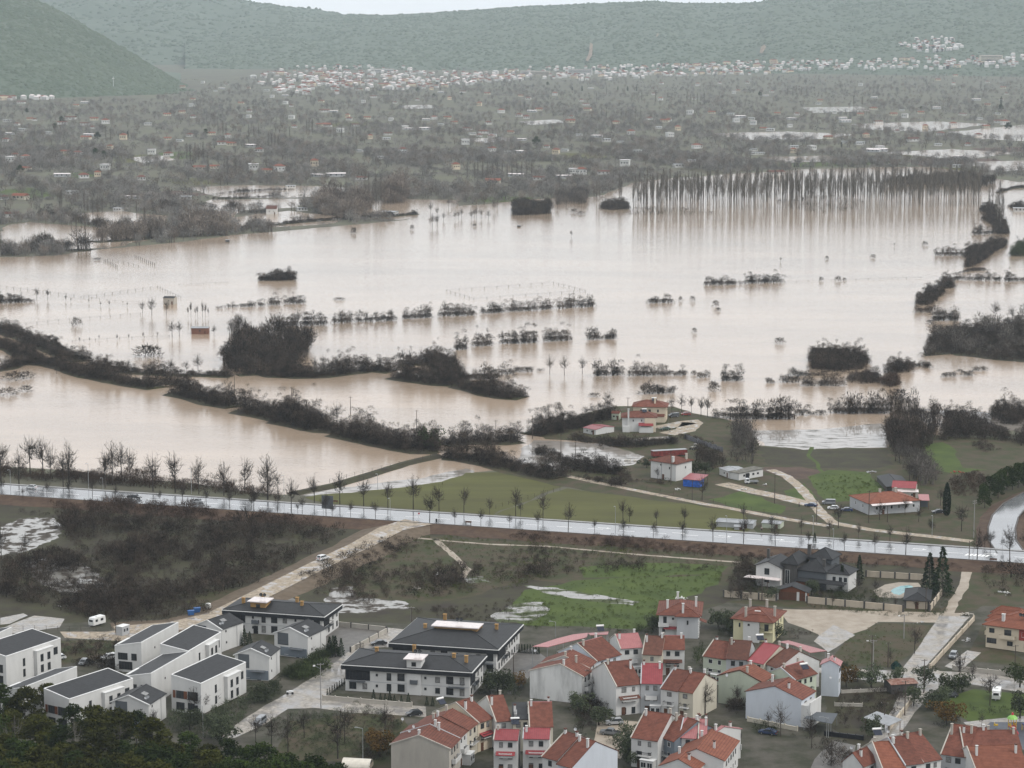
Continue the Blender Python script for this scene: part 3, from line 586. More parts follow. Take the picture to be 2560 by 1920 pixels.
def grow_mass(name, pos, h, label, m=None, tpls=None, wide=1., cat='hedge', kind='stuff', seed=0, hv=.35, group=None):
    rng = np.random.default_rng(abs(seed)+len(pos)); n = len(pos); hs = h*rng.uniform(1-hv, 1+hv, n)/2.2
    pos = np.asarray(pos, float); lf = np.sin(pos[:,0]*.21+seed)+np.sin(pos[:,1]*.13+seed*1.7)+np.sin((pos[:,0]-pos[:,1])*.083)  # taller and lower stretches
    hs = hs*(1+.22*lf)*np.where(rng.uniform(0, 1, n) < .12, 1.35, 1.)
    if tpls is None and h > 2.9:        # tall hedges: bushes heaped on bushes instead of bigger twigs
        keep = rng.uniform(0, 1, n) < (.78 if kind == 'stuff' else 1.1); pos, hs, n = pos[keep], hs[keep]*rng.uniform(.75, 1.35, keep.sum()), int(keep.sum()); lv = np.clip(np.round(hs/1.15), 1, 3).astype(int); I = np.repeat(np.arange(n), lv); k = np.concatenate([np.arange(q) for q in lv]); tot = hs[I]*2.2; s0 = np.minimum(hs[I], 1.25)*(1-.12*k)
        z = np.where(lv[I] > 1, k/np.maximum(lv[I]-1, 1)*(tot-s0*2.2), 0); j = rng.normal(size=(len(I), 2))*.55*(k[:,None] > 0)
        pos = pos[I]+np.column_stack([j, np.maximum(z, 0)]); hs = s0*rng.uniform(.85, 1.15, len(I)); wide = wide*1.1; n = len(I)
    sc = np.stack([hs*wide*rng.uniform(.8, 1.25, n)]*2+[hs], 1)
    if kind == 'stuff' and n > 60:
        t_ = tpls or (BUSH+WOOD[:1] if h > 2.4 else BUSH); m_ = m or M_TWIG; key = (m_.name, len(t_), t_[0][0].shape, t_[0][0][1,2])
        return instancer(name, pos, sc, rng.uniform(0, 6.28, n), [] if key in IG else mass_protos(t_, m_), label, cat, key)
    V, T, rv = merge(tpls or BUSH, pos, sc, rng.uniform(0, 6.28, n), rng)
    if tpls is None and h > 2.4 and n > 30:   # bare saplings sticking out of the hedge
        J = rng.choice(n, max(1, n//22), False); q = pos[J].copy(); q[:,2] = 0; V2, T2, r2 = merge(WOOD, q, h*rng.uniform(.55, .9, len(J)), rng.uniform(0, 6.28, len(J)), rng); T = np.concatenate([T, T2+len(V)]); V = np.concatenate([V, V2]); rv = np.concatenate([rv, r2+.6])
    o = link(name, npmesh(name, V, T, m or M_TWIG, rv)); return tag(o, label, cat, group, kind)
def row(zm, pts, wd, h, label, den=.55, z=0., name='hedge', m=None, tpls=None, wide=1., soil=None, kind=None, group=None, cat='hedge', gap=0., hv=.35):
    """bushes along a line"""
    if soil: wd, h = wd*1.15, h*1.3
    path = [g(zm, *p) for p in pts]; rng = np.random.default_rng(abs(int(pts[0][0]*7+pts[0][1]))+int(pts[-1][0]+400)); P = []
    for a, b in zip(path, path[1:]):
        n = max(2, int((b-a).length*max(wd, 1.)*den)); t = rng.uniform(0, 1, n); d = (b-a).normalized(); nn = Vector((-d.y, d.x, 0)); w_ = rng.uniform(-.5, .5, n)*wd
        for i in range(n):
            q = a.lerp(b, t[i])+nn*w_[i]; P.append((q.x, q.y, z))
    if soil: bank('earth_bank', path, wd*.55, wd*.72, soil, M_SCRUB, seed=int(pts[0][0]))
    return grow_mass(name, np.array(P), h, label, m, tpls, wide, cat, kind or 'stuff', int(pts[0][0]), hv, group)
def area(zm, pts, h, label, den=.3, name='thicket', m=None, tpls=None, z=0., cat='thicket', zf=None, seed=0, hv=.4, wide=1., poly=None):
    if h >= 4.5 and tpls is None: tpls = WOOD; den *= 1.5; hv = min(hv, .3)
    P = poly or [g(zm, *p) for p in pts]; xs_, ys_ = [p.x for p in P], [p.y for p in P]; rng = np.random.default_rng(seed+len(P)+int(abs(P[0].x)))
    A = (max(xs_)-min(xs_))*(max(ys_)-min(ys_)); Q = np.stack([rng.uniform(min(xs_), max(xs_), int(A*den)+4), rng.uniform(min(ys_), max(ys_), int(A*den)+4)], 1); Q = Q[pip(Q, P)]
    zz = np.array([zf(*q) for q in Q]) if zf else np.full(len(Q), z)
    return grow_mass(name, np.column_stack([Q, zz]), h, label, m, tpls, wide, cat, 'stuff', seed, hv)
IG = {}
def instancer(name, pts, scales, rots, protos, label, cat=None, key=None):
    """a mass too many to count: prototype meshes set on points"""
    me = bpy.data.meshes.new(name); me.vertices.add(len(pts)); me.vertices.foreach_set('co', np.asarray(pts, dtype=np.float32).ravel())
    sc = np.asarray(scales, dtype=np.float32); sc = np.repeat(sc[:,None], 3, 1) if sc.ndim == 1 else sc
    me.attributes.new('sc', 'FLOAT_VECTOR', 'POINT').data.foreach_set('vector', np.ascontiguousarray(sc).ravel()); me.attributes.new('rz', 'FLOAT', 'POINT').data.foreach_set('value', np.asarray(rots, dtype=np.float32))
    me.update(); o = link(name, me); gt = IG.get(key)
    if gt is None:
        pc = bpy.data.collections.new(name+'_kinds')
        for p in protos: pc.objects.link(bpy.data.objects.new('%s_kind' % name, p))
        gt = bpy.data.node_groups.new(name+'_nodes', 'GeometryNodeTree'); gt.interface.new_socket('Geometry', in_out='INPUT', socket_type='NodeSocketGeometry'); gt.interface.new_socket('Geometry', in_out='OUTPUT', socket_type='NodeSocketGeometry')
        N = gt.nodes; gi, go = N.new('NodeGroupInput'), N.new('NodeGroupOutput'); ip = N.new('GeometryNodeInstanceOnPoints'); ci = N.new('GeometryNodeCollectionInfo'); ci.inputs['Collection'].default_value = pc; ci.inputs['Separate Children'].default_value = True
        a1 = N.new('GeometryNodeInputNamedAttribute'); a1.data_type = 'FLOAT_VECTOR'; a1.inputs['Name'].default_value = 'sc'; a2 = N.new('GeometryNodeInputNamedAttribute'); a2.data_type = 'FLOAT'; a2.inputs['Name'].default_value = 'rz'
        cx = N.new('ShaderNodeCombineXYZ'); er = N.new('FunctionNodeEulerToRotation')
        K = gt.links.new; K(gi.outputs[0], ip.inputs['Points']); K(ci.outputs[0], ip.inputs['Instance']); ip.inputs['Pick Instance'].default_value = True
        K(a2.outputs[0], cx.inputs[2]); K(cx.outputs[0], er.inputs[0]); K(er.outputs[0], ip.inputs['Rotation']); K(a1.outputs[0], ip.inputs['Scale']); K(ip.outputs[0], go.inputs[0])
        if key: IG[key] = gt
    o.modifiers.new('scatter', 'NODES').node_group = gt; return tag(o, label, cat, None, 'stuff')
def mass_protos(tpls, m):
    """the bush templates as meshes with a little tone variation twig by twig"""
    r = np.random.default_rng(5); return [npmesh('bush', V, T, m, np.repeat(r.normal(size=len(V)//3)*.4, 3)) for V, T in tpls]
# ------------------------------------------------------------------ vegetation: hedges and thickets in and by the flood
def H(zm, pts, wd, h, label, **k): return row(zm, pts, wd, h, label, **k)
D1 = 'dense dark thorn hedge on the long dike '
H('B5', [(-60,395),(150,455),(300,520),(420,570),(570,620)], 7, 3.2, D1+'at the left edge, far band', soil=.8)
H('B5', [(-60,520),(0,510),(100,540),(250,625),(450,665)], 8, 3.4, D1+'at the left edge, near band', soil=.8)
H('B5', [(-60,690),(60,670),(150,640),(260,640)], 5, 2.8, 'low thorn hedge joining the left dike from the frame edge', soil=.5)
H('B5', [(470,670),(620,720),(750,745),(900,775),(1095,805)], 9, 4.0, D1+'below the bare riverside trees', soil=.9)
H('B5', [(590,665),(780,680),(950,700),(1150,712),(1350,715),(1600,725)], 6, 3.0, 'thorn hedge with bare saplings between the dike and the wood', soil=.5)
H('B5', [(1130,770),(1300,785)], 5, 3., 'short thorn hedge at the gap in the dike', soil=.5)
H('B5', [(1215,840),(1350,865),(1480,905),(1650,935)], 10, 4.0, D1+'between its two gaps', soil=.9)
H('B5', [(1680,960),(1850,990),(2000,1025),(2212,1085)], 11, 4.6, D1+'with the wooden pole behind', soil=.9)
H('B6', [(0,1030),(150,1060),(300,1095),(420,1100)], 10, 4.6, D1+'around the tall round tree', soil=.9)
H('B6', [(430,1120),(600,1160),(800,1200),(960,1235),(1100,1235)], 11, 4.6, D1+'at its near end by the evergreen tree', soil=.9)
H('B5', [(1640,715),(1800,705),(1860,722),(2000,725),(2212,725)], 6, 2.6, 'low thorn hedge along the near foot of the island wood', soil=.5)
H('B6', [(0,715),(130,725),(300,720),(480,695),(650,680),(780,690)], 9, 3.6, 'thorn hedge of the island wood, curving to the right', soil=.6)
H('B6', [(800,730),(900,745),(1000,760),(1100,775),(1230,780)], 9, 5., 'tall thicket in the crook of the island dike', soil=.6)
H('B6', [(1060,620),(1130,660),(1180,720),(1220,770)], 9, 5., 'tall thicket running back on the island dike', soil=.6)
H('B6', [(820,640),(950,640),(1100,625)], 6, 4.5, 'thicket on the far side of the island dike', soil=.4)
H('B6', [(1240,790),(1340,810),(1450,845),(1560,865),(1680,875)], 9, 3.6, 'tapering end of the island hedge in open water', soil=.6)
# rows of bushes standing in the water
RW = [('B6', 372, [(20,340),(360,500),(520,800),(835,1050),(1090,1355),(1390,1540),(1555,1775),(1785,1872),(1910,2037),(2050,2180)], (372,352,342,322,305,286,272,262,252,244), 'far'),
      ('B6', 530, [(1200,1290),(1325,1472),(1520,1795),(1815,2015)], (538,513,495,478), 'middle')]
n_ = 0
for zm, _, segs, ys, nm in RW:
    for (a, b), y in zip(segs, ys):
        n_ += 1
        H(zm, [(a+6, y), ((a+b)/2, y-2), (b-6, y-8)], 3.4, 4.0, '%s bush clump of the %s flooded hedge row, counted from the wood' % (['first','second','third','fourth','fifth','sixth','seventh','eighth','ninth','tenth','eleventh'][n_-1 if nm == 'far' else n_-11], nm), den=.7, group='flooded hedge rows', kind='thing', name='bush_clump', hv=.5)
def CL(zm, a, b, y, h, label, wd=2.6, **k): return H(zm, [(a, y), ((a+b)/2, y-1), (b, y-2)], wd*1.2, h*1.35, label, den=k.pop('den', .7), kind='thing', name='bush_clump', group='flooded hedge rows', hv=.45, **k)
CL('O',1270,1332,734,2.8,'bush clump beside a small bare tree in mid flood')
CL('O',1285,1348,812,3.4,'bush clump at the end of the near flooded row by tall saplings')
CL('O',1358,1500,812,2.6,'long bush clump in the near flooded hedge row')
CL('O',1508,1530,816,2.,'small bush clump closing the near flooded hedge row')
CL('B6',1260,1500,740,3.2,'dense bush clump just right of the island dike',wd=4)
CL('B6',1510,1610,706,2.8,'bush clump second from the island dike in the near row')
CL('B6',1625,1740,690,2.6,'bush clump third from the island dike in the near row')
CL('B6',1768,1822,684,2.,'low bush clump left of the tall bare saplings')
CL('O',1400,1450,655,2.6,'bush clump ending the far flooded hedge row')
CL('O',1520,1606,616,2.2,'left bush clump of the flooded fence line at right')
CL('O',1610,1692,612,2.4,'right bush clump of the flooded fence line at right')
CL('O',1390,1462,851,2.,'low scattered bush clump in front of the farm house')
CL('B7',130,250,975,2.8,'round bush clump left of the bare saplings near the right thicket')
CL('B7',590,835,938,2.4,'bush clump on the dike left of the big round thicket')
CL('B7',520,660,985,1.8,'sparse bush clump below the right dike')
CL('B7',430,500,990,2.6,'small bush clump standing below the right dike')
CL('B7',690,960,1008,2.8,'long bush clump in front of the big round thicket')
CL('B7',60,160,1228,3.,'first bush clump of the hedge behind the grassy mound')
CL('B7',170,625,1238,3.8,'long tall bush hedge behind the grassy mound',wd=4.)
CL('B7',648,720,1212,2.8,'short bush clump between the two long flooded hedges')
CL('B7',725,820,1210,2.6,'thin bush clump beside the short one between long hedges')
CL('B7',872,1300,1198,3.6,'long tall bush hedge joining the dark wood at right',wd=4.)
CL('B7',1600,1790,108,2.4,'bush clump left of the dark diagonal hedge at upper right')
CL('B7',1640,1735,946,1.8,'sparse bush clump in the right-hand bay')
CL('B7',1790,1862,940,1.5,'second sparse bush clump in the right-hand bay')
CL('B7',1850,1945,905,1.3,'third sparse bush clump in the right-hand bay')
CL('B7',1470,1566,500,2.2,'bush clump at the tip of the right mound')
CL('B7',1590,1760,556,3.4,'bush clump leading to the big bare tree at right',wd=4)
for a, b, y in ((1735,1790,276),(1810,1845,278),(1865,1930,280),(1945,1990,280),(2000,2055,284),(2075,2160,286),(2165,2230,284)): CL('B7',a,b,y,2.2,'small bush clump of the short flooded row near the right edge')
# bigger thickets to the right
area('B7', [(715,830),(760,860),(740,900),(900,915),(1100,895),(1140,850),(1080,810),(960,800),(800,810)], 4., 'big rounded dark thicket in the flood at right', den=.5)
area('B7', [(740,768),(800,800),(960,800),(980,770),(860,755)], 2.6, 'low thicket behind the big rounded thicket', den=.5)
area('B7', [(1000,985),(1100,995),(1220,990),(1230,950),(1130,930),(1010,950)], 3.4, 'thicket of twigs before the right dike', den=.4)
area('B7', [(1230,1000),(1290,1022),(1350,1005),(1330,970),(1250,970)], 3., 'round russet bush at the end of the right dike', den=.8, m=M_TWIGR)
area('B7', [(1230,930),(1300,925),(1430,915),(1430,860),(1330,880)], 4., 'dense thicket on the right dike', den=.5)
area('B7', [(1430,880),(1560,892),(1560,870),(1440,845)], 2.6, 'thicket at the root of the right dike', den=.5)
area('B7', [(1465,450),(1560,455),(1640,390),(1660,360),(1560,350),(1500,400)], 4.2, 'dark pointed thicket in the water at right', den=.45)
area('B7', [(1640,340),(1720,335),(1725,310),(1650,305)], 4., 'round thicket behind the dark pointed one', den=.6)
area('B7', [(1800,195),(1830,150),(1800,110),(1880,60),(1980,30),(2090,20),(2090,45),(1990,100),(1960,130),(1860,185)], 4.2, 'dark diagonal hedge at upper right of the flood', den=.42)
area('B7', [(1735,238),(1860,216),(1980,212),(1870,200)], 1.4, 'low reed bank below the dark diagonal hedge', den=.5)
area('B7', [(2110,110),(2212,120),(2300,110),(2300,40),(2190,40)], 4., 'dark green thicket at the right edge', den=.35, m=M_SHR)
# right mound with scrub
mo = [g('B7',1500,810),g('B7',1600,640),g('B7',1720,610),g('B7',1860,600),g('B7',2060,575),g('B7',2350,570),g('B7',2350,850),g('B7',2000,830),g('B7',1700,790)]
sheet('islet', None, mo, M_SCRUB, .05, step=5, amp=2.)
area(None, None, 3.2, 'dark scrub covering the islet at the right edge', den=.20, poly=mo, seed=4, hv=.6); area(None, None, 6., 'bare trees among the islet scrub at the right edge', den=.012, poly=mo, seed=9, m=M_TWIGG)
# scrub at the right of the farmland
area('B2', [(930,520),(940,400),(1000,250),(960,190),(1180,200),(1230,300),(1390,330),(1400,420),(1330,560),(1250,640),(1000,640)], 5.2, 'tall dark bare wood between flooded field and grass strip', den=.13, wide=.8)
area('B2', [(1400,520),(1450,330),(1440,270),(1800,290),(1830,330),(1780,370),(2000,430),(2030,520),(1700,500)], 4.2, 'dark scrub on the flood margin at right', den=.28)
area('B2', [(1850,330),(1860,250),(2100,250),(2300,300),(2300,360),(2000,370)], 4., 'dark scrub reaching the right edge behind the margin', den=.28)
area('B2', [(2060,500),(2300,440),(2300,560),(2100,560)], 3.2, 'dark scrub clump at the right edge of the grass', den=.3)
area('B2', [(1700,560),(1850,540),(1950,600),(1800,620)], 2., 'low brown scrub on the grass at right', den=.3)
area('B2', [(950,640),(1200,640),(1330,760),(1400,900),(1280,960),(1150,850),(1000,700)], 4.6, 'bare greyish trees behind the long farmhouse', den=.07, m=M_TWIGG)
area('B2', [(1500,900),(1700,800),(1880,840),(1720,1000),(1560,1040)], 2.2, 'brown brush slope left of the pine row', den=.25, m=M_TWIGR)
area('B2', [(2120,1200),(2300,1120),(2300,1460),(2150,1430)], 2., 'brush in the bend of the side road', den=.2)
# hedges by the farm
H('B6', [(1130,1200),(1250,1180),(1400,1175),(1550,1180),(1640,1170)], 8, 4.4, 'tall bare thicket at the corner of the flooded grass field', soil=.5)
H('B4', [(1430,175),(1560,185),(1700,210),(1900,250),(2050,290),(2212,320)], 9, 3.4, 'dark thorn hedge behind the near grass fields', soil=.4)
H('B1', [(-150,560),(0,640),(200,720),(420,740),(560,760)], 9, 3., 'dark scrub strip between wet meadow and farm track')
H('B1', [(-260,400),(-100,370),(50,350),(180,310),(330,250),(480,240)], 9, 4.4, 'tall bare hedge curving up to the farm houses', soil=.4)
H('B1', [(130,440),(330,470),(500,500),(700,500),(900,480),(1060,470)], 6, 2.4, 'dark hedge below the farm yard')
H('B1', [(560,770),(640,830),(800,840),(980,850)], 4, 2., 'brush along the yard of the white farm house')
H('B1', [(200,790),(420,840),(560,870)], 5, 2.2, 'brush clump on the farm track')
H('B1', [(1100,430),(1250,440),(1400,500)], 3, 2., 'brush along the plank fence')
area('B1', [(1560,640),(1600,400),(1760,380),(1800,500),(1780,660)], 4.6, 'bare twiggy trees behind the white shed', den=.07, m=M_TWIGG)
area('B1', [(1230,640),(1330,560),(1480,580),(1500,680),(1400,720)], 4.5, 'dark trees beside the white farm house', den=.14)
# scrub this side of the main road
area('O', [(0,1105),(300,1118),(640,1145),(760,1150),(700,1180),(640,1215),(560,1260),(440,1290),(300,1320),(120,1320),(0,1290),(0,1210),(150,1200),(230,1225),(150,1175),(130,1120)], 2.6, 'dark tangled scrub filling the hollow below the road', den=.16, seed=2)
area('O', [(100,1085),(340,1100),(560,1120),(700,1135),(660,1145),(400,1120),(120,1105)], 2.8, 'scrub along the foot of the road bank', den=.18, m=M_TWIGR)
area('O', [(120,1280),(420,1300),(470,1325),(300,1345),(150,1335)], 2., 'scrub above the caravan yard', den=.2)
area('O', [(100,1390),(250,1375),(270,1395),(180,1420),(110,1420)], 1.4, 'low brown weeds behind the white houses', den=.3)
area('O', [(640,1255),(720,1215),(820,1175),(880,1165),(900,1190),(800,1240),(760,1285),(690,1290)], 1.8, 'brush on the bank of the dirt road', den=.18)
area('O', [(740,1290),(800,1235),(960,1215),(1040,1225),(1020,1285),(880,1290),(800,1310)], 2.0, 'dark brush in the wet hollow right of the dirt road', den=.13)
area('O', [(1020,1195),(1180,1185),(1480,1215),(1560,1235),(1400,1235),(1250,1240),(1090,1265)], 1.5, 'low brown weeds on the waste ground', den=.14)
area('O', [(1100,1150),(1500,1180),(1900,1205),(2090,1222),(2080,1232),(1800,1222),(1400,1195),(1100,1165)], 1.5, 'brown brush on the foot of the road bank', den=.22, m=M_TWIGR)
area('O', [(1600,1225),(1660,1225),(1650,1290),(1590,1300),(1570,1270)], 3., 'bare bushes left of the dark villa', den=.2)
area('O', [(2120,1230),(2212,1225),(2212,1290),(2120,1290)], 1.6, 'weeds on the waste ground at right', den=.1)
area('O', [(0,1035),(200,1045),(420,1062),(600,1080),(600,1068),(420,1046),(200,1028),(0,1015)], 3., 'brown brush between the main road and the flood', den=.3, m=M_TWIGR)
area('O', [(1050,1305),(1110,1290),(1100,1350),(1000,1352),(900,1325),(880,1318)], 1.0, 'weeds behind the dark-roofed apartments', den=.2)
area('O', [(650,1560),(780,1520),(870,1560),(860,1620),(700,1620)], 1.2, 'garden weeds under the old fruit trees', den=.25, m=M_OLV, name='undergrowth', cat='undergrowth')
# single bushes in the water
for zm, x, y, r, h, lb in [('B5',530,372,2.6,4.2,'lone round bush in the flood beside the wire fence'),('B5',1000,585,5.,5.2,'broad umbrella-shaped bush in the flood near the left dike'),('B5',1060,580,4.,4.8,'right half of the broad umbrella-shaped bush'),
   ('B5',100,745,5.,3.4,'low bush nearest the left edge of the near flood'),('B5',190,735,3.,3.,'bush beside the low one at the left edge'),('B5',50,850,4.,3.,'bush cut by the left edge in the near flood'),('B5',180,825,3.,2.4,'twiggy bush right of the one cut by the left edge'),
   ('O',1546,662,1.9,3.2,'upper bush of the close pair standing in open flood'),('O',1552,672,1.3,1.8,'lower bush of the close pair standing in open flood'),('O',1500,719,1.3,2.4,'small upright bush alone in mid flood'),('O',1684,742,2.6,2.8,'round bush alone in the right flood'),
   ('O',1540,838,2.,2.8,'round bush left of the grassy right dike'),('O',1580,822,2.6,3.,'bush at the start of the right dike'),('O',1284,857,2.4,1.6,'low bush near the farm houses'),('O',733,648,3.2,1.4,'low dark hummock bush in open flood'),
   ('O',1470,650,1.2,2.4,'left bush of a small pair past the far row'),('O',1496,650,1.5,2.6,'right bush of a small pair past the far row'),('O',1774,607,1.4,2.4,'small bush on the wire fence at right'),('O',1810,607,2.,2.8,'fan-shaped bush on the wire fence at right'),('O',1824,606,1.2,1.6,'low bush next to the fan-shaped one'),
   ('O',1998,530,2.,2.8,'bush near the poplar line, upper right flood'),('O',1886,557,2.,2.2,'bush in the upper right flood, left of the poplar line'),('O',1786,560,1.3,2.,'tiny bush in the upper right flood'),('O',890,496,1.8,3.4,'bush near the far shore willows'),('O',764,504,2.2,4.2,'small bare tree-like bush off the far shore'),
   ('O',1240,460,3.,3.4,'round bush near the reed clump on the far shore'),('O',210,562,2.6,1.6,'dark hummock bush beside the vineyard posts'),('B7',1350,1095,3.6,3.8,'round bush at the tip of the dark right wood'),('B7',70,1045,2.6,3.4,'round bush left below the right dike'),('B7',1565,578,2.6,1.8,'low bush at the shore of the right mound'),
   ('B7',1770,912,1.6,1.2,'little bush in the right-hand bay'),('C5',950,655,1.6,2.2,'tiny bush off the far shore willows'),('C5',1605,580,3.,2.6,'round bush before the poplar grove')]:
    shrub(g(zm, x, y), r*1.2, h*1.3, label=lb, group=None)
CL('O',562,636,606,3.,'island of bare bushes alone in the upper flood',wd=6)
CL('C4',1590,1810,985,2.6,'low fringe of the bare bush island in the upper flood',wd=5)
# bare trees
def BT(zm, x, y, h, label, key=None, m=M_TWIG, mb_=M_BARK, z=0., rz=None, group=None, spread=.55, trunk=.28, cat='tree', lean=0., name='bare_tree', wx=1.):
    k = key if key is not None else random.randrange(7); r = random.uniform(0, 6.28) if rz is None else rz
    s = h/10.*({'B': 1.22, 'C': 1.25}.get(zm[0], 1.))
    return tree_thing(name, ('bt', k, m.name, spread, trunk, lean), lambda: bare_tree(k+1, 10., trunk, spread, 15, .055, lean), mb_, m, g(zm, x, y, z), r, (s*wx, s*wx, s), label, cat, group)
for zm, x, y, h, lb in [('B6',395,1085,11.5,'tall round-crowned bare tree on the long dike'),('B6',615,1110,8.5,'smaller bare tree right of the tall one on the long dike'),('B6',190,1050,9,'slim bare tree left of the tall one on the long dike'),('B5',640,690,7.5,'slender bare tree on the dike at left'),
   ('B5',1370,700,9,'fork-crowned bare tree between dike and wood'),('B5',1180,700,7,'bare tree in the middle of the dike row'),('B5',1000,720,6.5,'dark crooked bare tree over the dike water gap'),('B5',1060,725,6.,'second crooked bare tree over the dike water gap'),('B5',890,690,6,'pale bare sapling on the dike'),('B5',1290,700,6,'pale bare sapling left of the fork-crowned tree'),
   ('B5',1050,300,10,'leaning dark tree in the flood by the drowned hut'),('B5',1150,295,8,'bare tree touching the drowned hut'),('B5',985,285,7,'left limb tree of the leaning dark pair'),('B5',1190,450,9,'tall bare tree left of the brick hut'),('B5',1240,445,8,'bare tree next to the brick hut'),('B5',1480,440,6,'bare tree right of the brick hut'),
   ('B5',255,190,7,'orange-tinged bare tree in the far left hedge'),('B5',330,190,6.5,'bare tree ending the far left hedge'),('B5',2060,375,9,'dark gnarled bare tree at the back of the island wood'),('B5',390,705,6,'round small tree at the water edge of the dike'),
   ('B6',1535,490,6.5,'slim bare tree in the middle flooded row'),('B6',1160,305,5.5,'upright bare tree in the far flooded row'),('B6',600,345,6,'bare tree in the third clump of the far row'),('B6',665,340,6,'slim bare tree in the third clump of the far row'),('B6',770,330,6,'pointed bare tree ending the third clump'),('B6',375,365,5.5,'pale bare tree starting the second clump'),('B6',860,325,5.5,'bare tree starting the fourth clump'),
   ('B6',1865,705,8.5,'first tall bare sapling group in the near row'),('B6',1965,715,9,'pale tall bare tree in the near row'),('B6',2090,705,8,'third tall bare tree in the near row'),('O',1305,822,8,'dark branching tree at right of the near row'),('B6',2140,468,4.6,'small bare tree alone in mid flood'),
   ('C5',210,702,4.6,'small bare tree off the far shore'),('C5',1545,722,5.4,'pale bare tree alone in the upper flood'),('B7',2010,560,11,'big fan-crowned bare tree on the right mound'),('B7',2130,560,9,'bare tree beside the fan-crowned one'),('B7',1640,640,5.,'ochre bare tree on the right mound shore'),('B7',530,150,3.5,'thin dead tree alone in the right flood'),('B7',1315,45,3.2,'thin dead sapling in the upper right flood'),
   ('B1',1030,190,7,'first bare tree behind the farm yard'),('B1',1120,185,7.5,'second bare tree behind the farm yard'),('B1',1210,195,7.5,'third bare tree behind the farm yard'),('B1',1300,225,8.5,'fourth bare tree behind the farm yard'),('B1',1360,230,9,'tallest bare tree behind the farm yard'),('B1',440,180,9,'slim bare tree left of the farm houses'),('B1',360,190,5,'low bare tree left of the farm houses'),
   ('B1',580,1190,7.5,'broad bare tree on the near edge of the grass field'),('B1',640,1200,5.5,'small bare tree beside the broad one by the road'),('B1',1770,665,12,'tall bare tree behind the white shed'),('B1',1310,1000,8.5,'dark leafy-looking tree by the blue tarpaulin'),('B1',1180,790,4,'small bare tree against the white farm house'),('B1',900,800,4.5,'bare sapling left of the white farm house door'),('B1',1500,740,7,'dark bare tree left of the white shed'),
   ('B2',490,1300,9,'bare tree before the parked farm cars'),('B2',860,1230,7,'small dark tree before the long farmhouse'),('B2',1090,1180,6,'bare tree against the long farmhouse wall'),('B2',1215,1245,5.5,'dark olive-like tree right of the long farmhouse'),('B2',1600,1330,9.5,'broad bare tree beside the cypress'),('B2',1130,880,8,'bare tree behind the red-roofed barn'),('B2',1410,1100,6.5,'bare tree left of the cypress'),
   ('B3',1000,800,10,'dark tree standing in the scrub hollow'),('B3',740,820,6,'bare tree left of the dark one in the hollow'),('B3',200,970,6.5,'bare tree between the two hollow puddles'),('B3',10,1000,10,'bare tree at the left edge of the hollow'),('B3',1350,970,5,'bare tree in the middle of the hollow scrub'),('B3',1160,1400,4.5,'thin bare tree near the dirt road foot'),
   ('A1',1000,490,9,'russet bare tree beside the white caravan'),('A1',680,1255,8.5,'bare tree before the lower left white house'),('A1',790,1240,7,'second bare tree before the lower left white house'),('A1',1680,1200,8,'bare tree before the corner white house'),('A1',1860,1130,6,'bare tree at the side of the corner white house'),('A1',270,860,7.5,'bare tree before the leftmost white house'),('A1',1330,1320,6,'bare tree before the small gabled house'),
   ('A2',760,1520,11,'old fruit tree with dark trunk, left of three'),('A2',1190,1580,13,'old fruit tree with dark trunk and wide limbs'),('A2',1250,1440,11,'old fruit tree behind the wide-limbed one'),('A2',1600,1370,9,'bare tree by the lane under the apartments'),('A2',620,1480,9,'reddish bare tree beside the pine slope'),('A2',480,1440,8,'bare tree over the lane near the pines'),('A2',900,1400,8,'bare garden tree in the middle of the plot'),
   ('A2',40,1180,7,'bare tree before the corner house bay window'),('A4',330,980,5.5,'bare tree against the stained white gable'),('A4',430,985,4.5,'russet bare shrub tree by the stained gable'),('A4',1780,1130,10.5,'wide bare tree before the cream gable wall'),('A4',770,1000,8,'dark bare tree in the alley between terraces'),
   ('A5',1420,1620,10,'spreading bare tree before the pale blue gable'),('A5',1300,1530,5,'small bare tree left of the spreading one'),('A5',1720,1650,8,'bare tree under the dark car port'),('A5',980,1330,7,'bare tree in the courtyard by the palm'),('A6',920,670,9,'dark bare tree on the corner lawn'),('A6',710,760,5.5,'bare tree by the green hay heap'),('A6',1310,930,10,'bare tree right of the lane crossing'),('A6',1570,1120,10.5,'big bare tree on the playground lawn'),('A6',1420,900,6.,'bare tree behind the crossing wall'),
   ('A6',320,1310,5,'ochre bare tree in the vegetable garden'),('A6',30,1490,8,'bare tree at the terrace end by the lane'),('A6',200,1640,8,'bare tree below the bottom right terrace'),('A6',1500,1300,4,'thin tree on the playground'),('A7',230,680,5.,'bare tree before the villa wall, first'),('A7',405,690,4.6,'bare tree before the villa wall, second'),('A7',1000,720,5.,'bare tree right of the villa gate'),
   ('A7',1110,740,4.2,'bare tree along the villa wall, third panel'),('A7',1465,760,4.2,'bare tree along the villa wall, fifth panel'),('A7',1650,775,4.5,'bare tree along the villa wall, sixth panel'),('A7',1835,790,4.5,'bare tree before the pool house'),('A7',300,600,7,'dark bare tree left of the villa'),('A7',1330,640,6.5,'bare tree in the villa garden'),('A7',1480,640,6,'second bare tree in the villa garden')]:
    far = zm in ('C4','C5')
    m_ = M_TWIGR if ('russet' in lb or 'ochre' in lb or 'orange' in lb or 'reddish' in lb) else M_TWIGG if 'pale' in lb else M_TWIG
    BT(zm, x, y, h, lb, m=m_, z=0.)
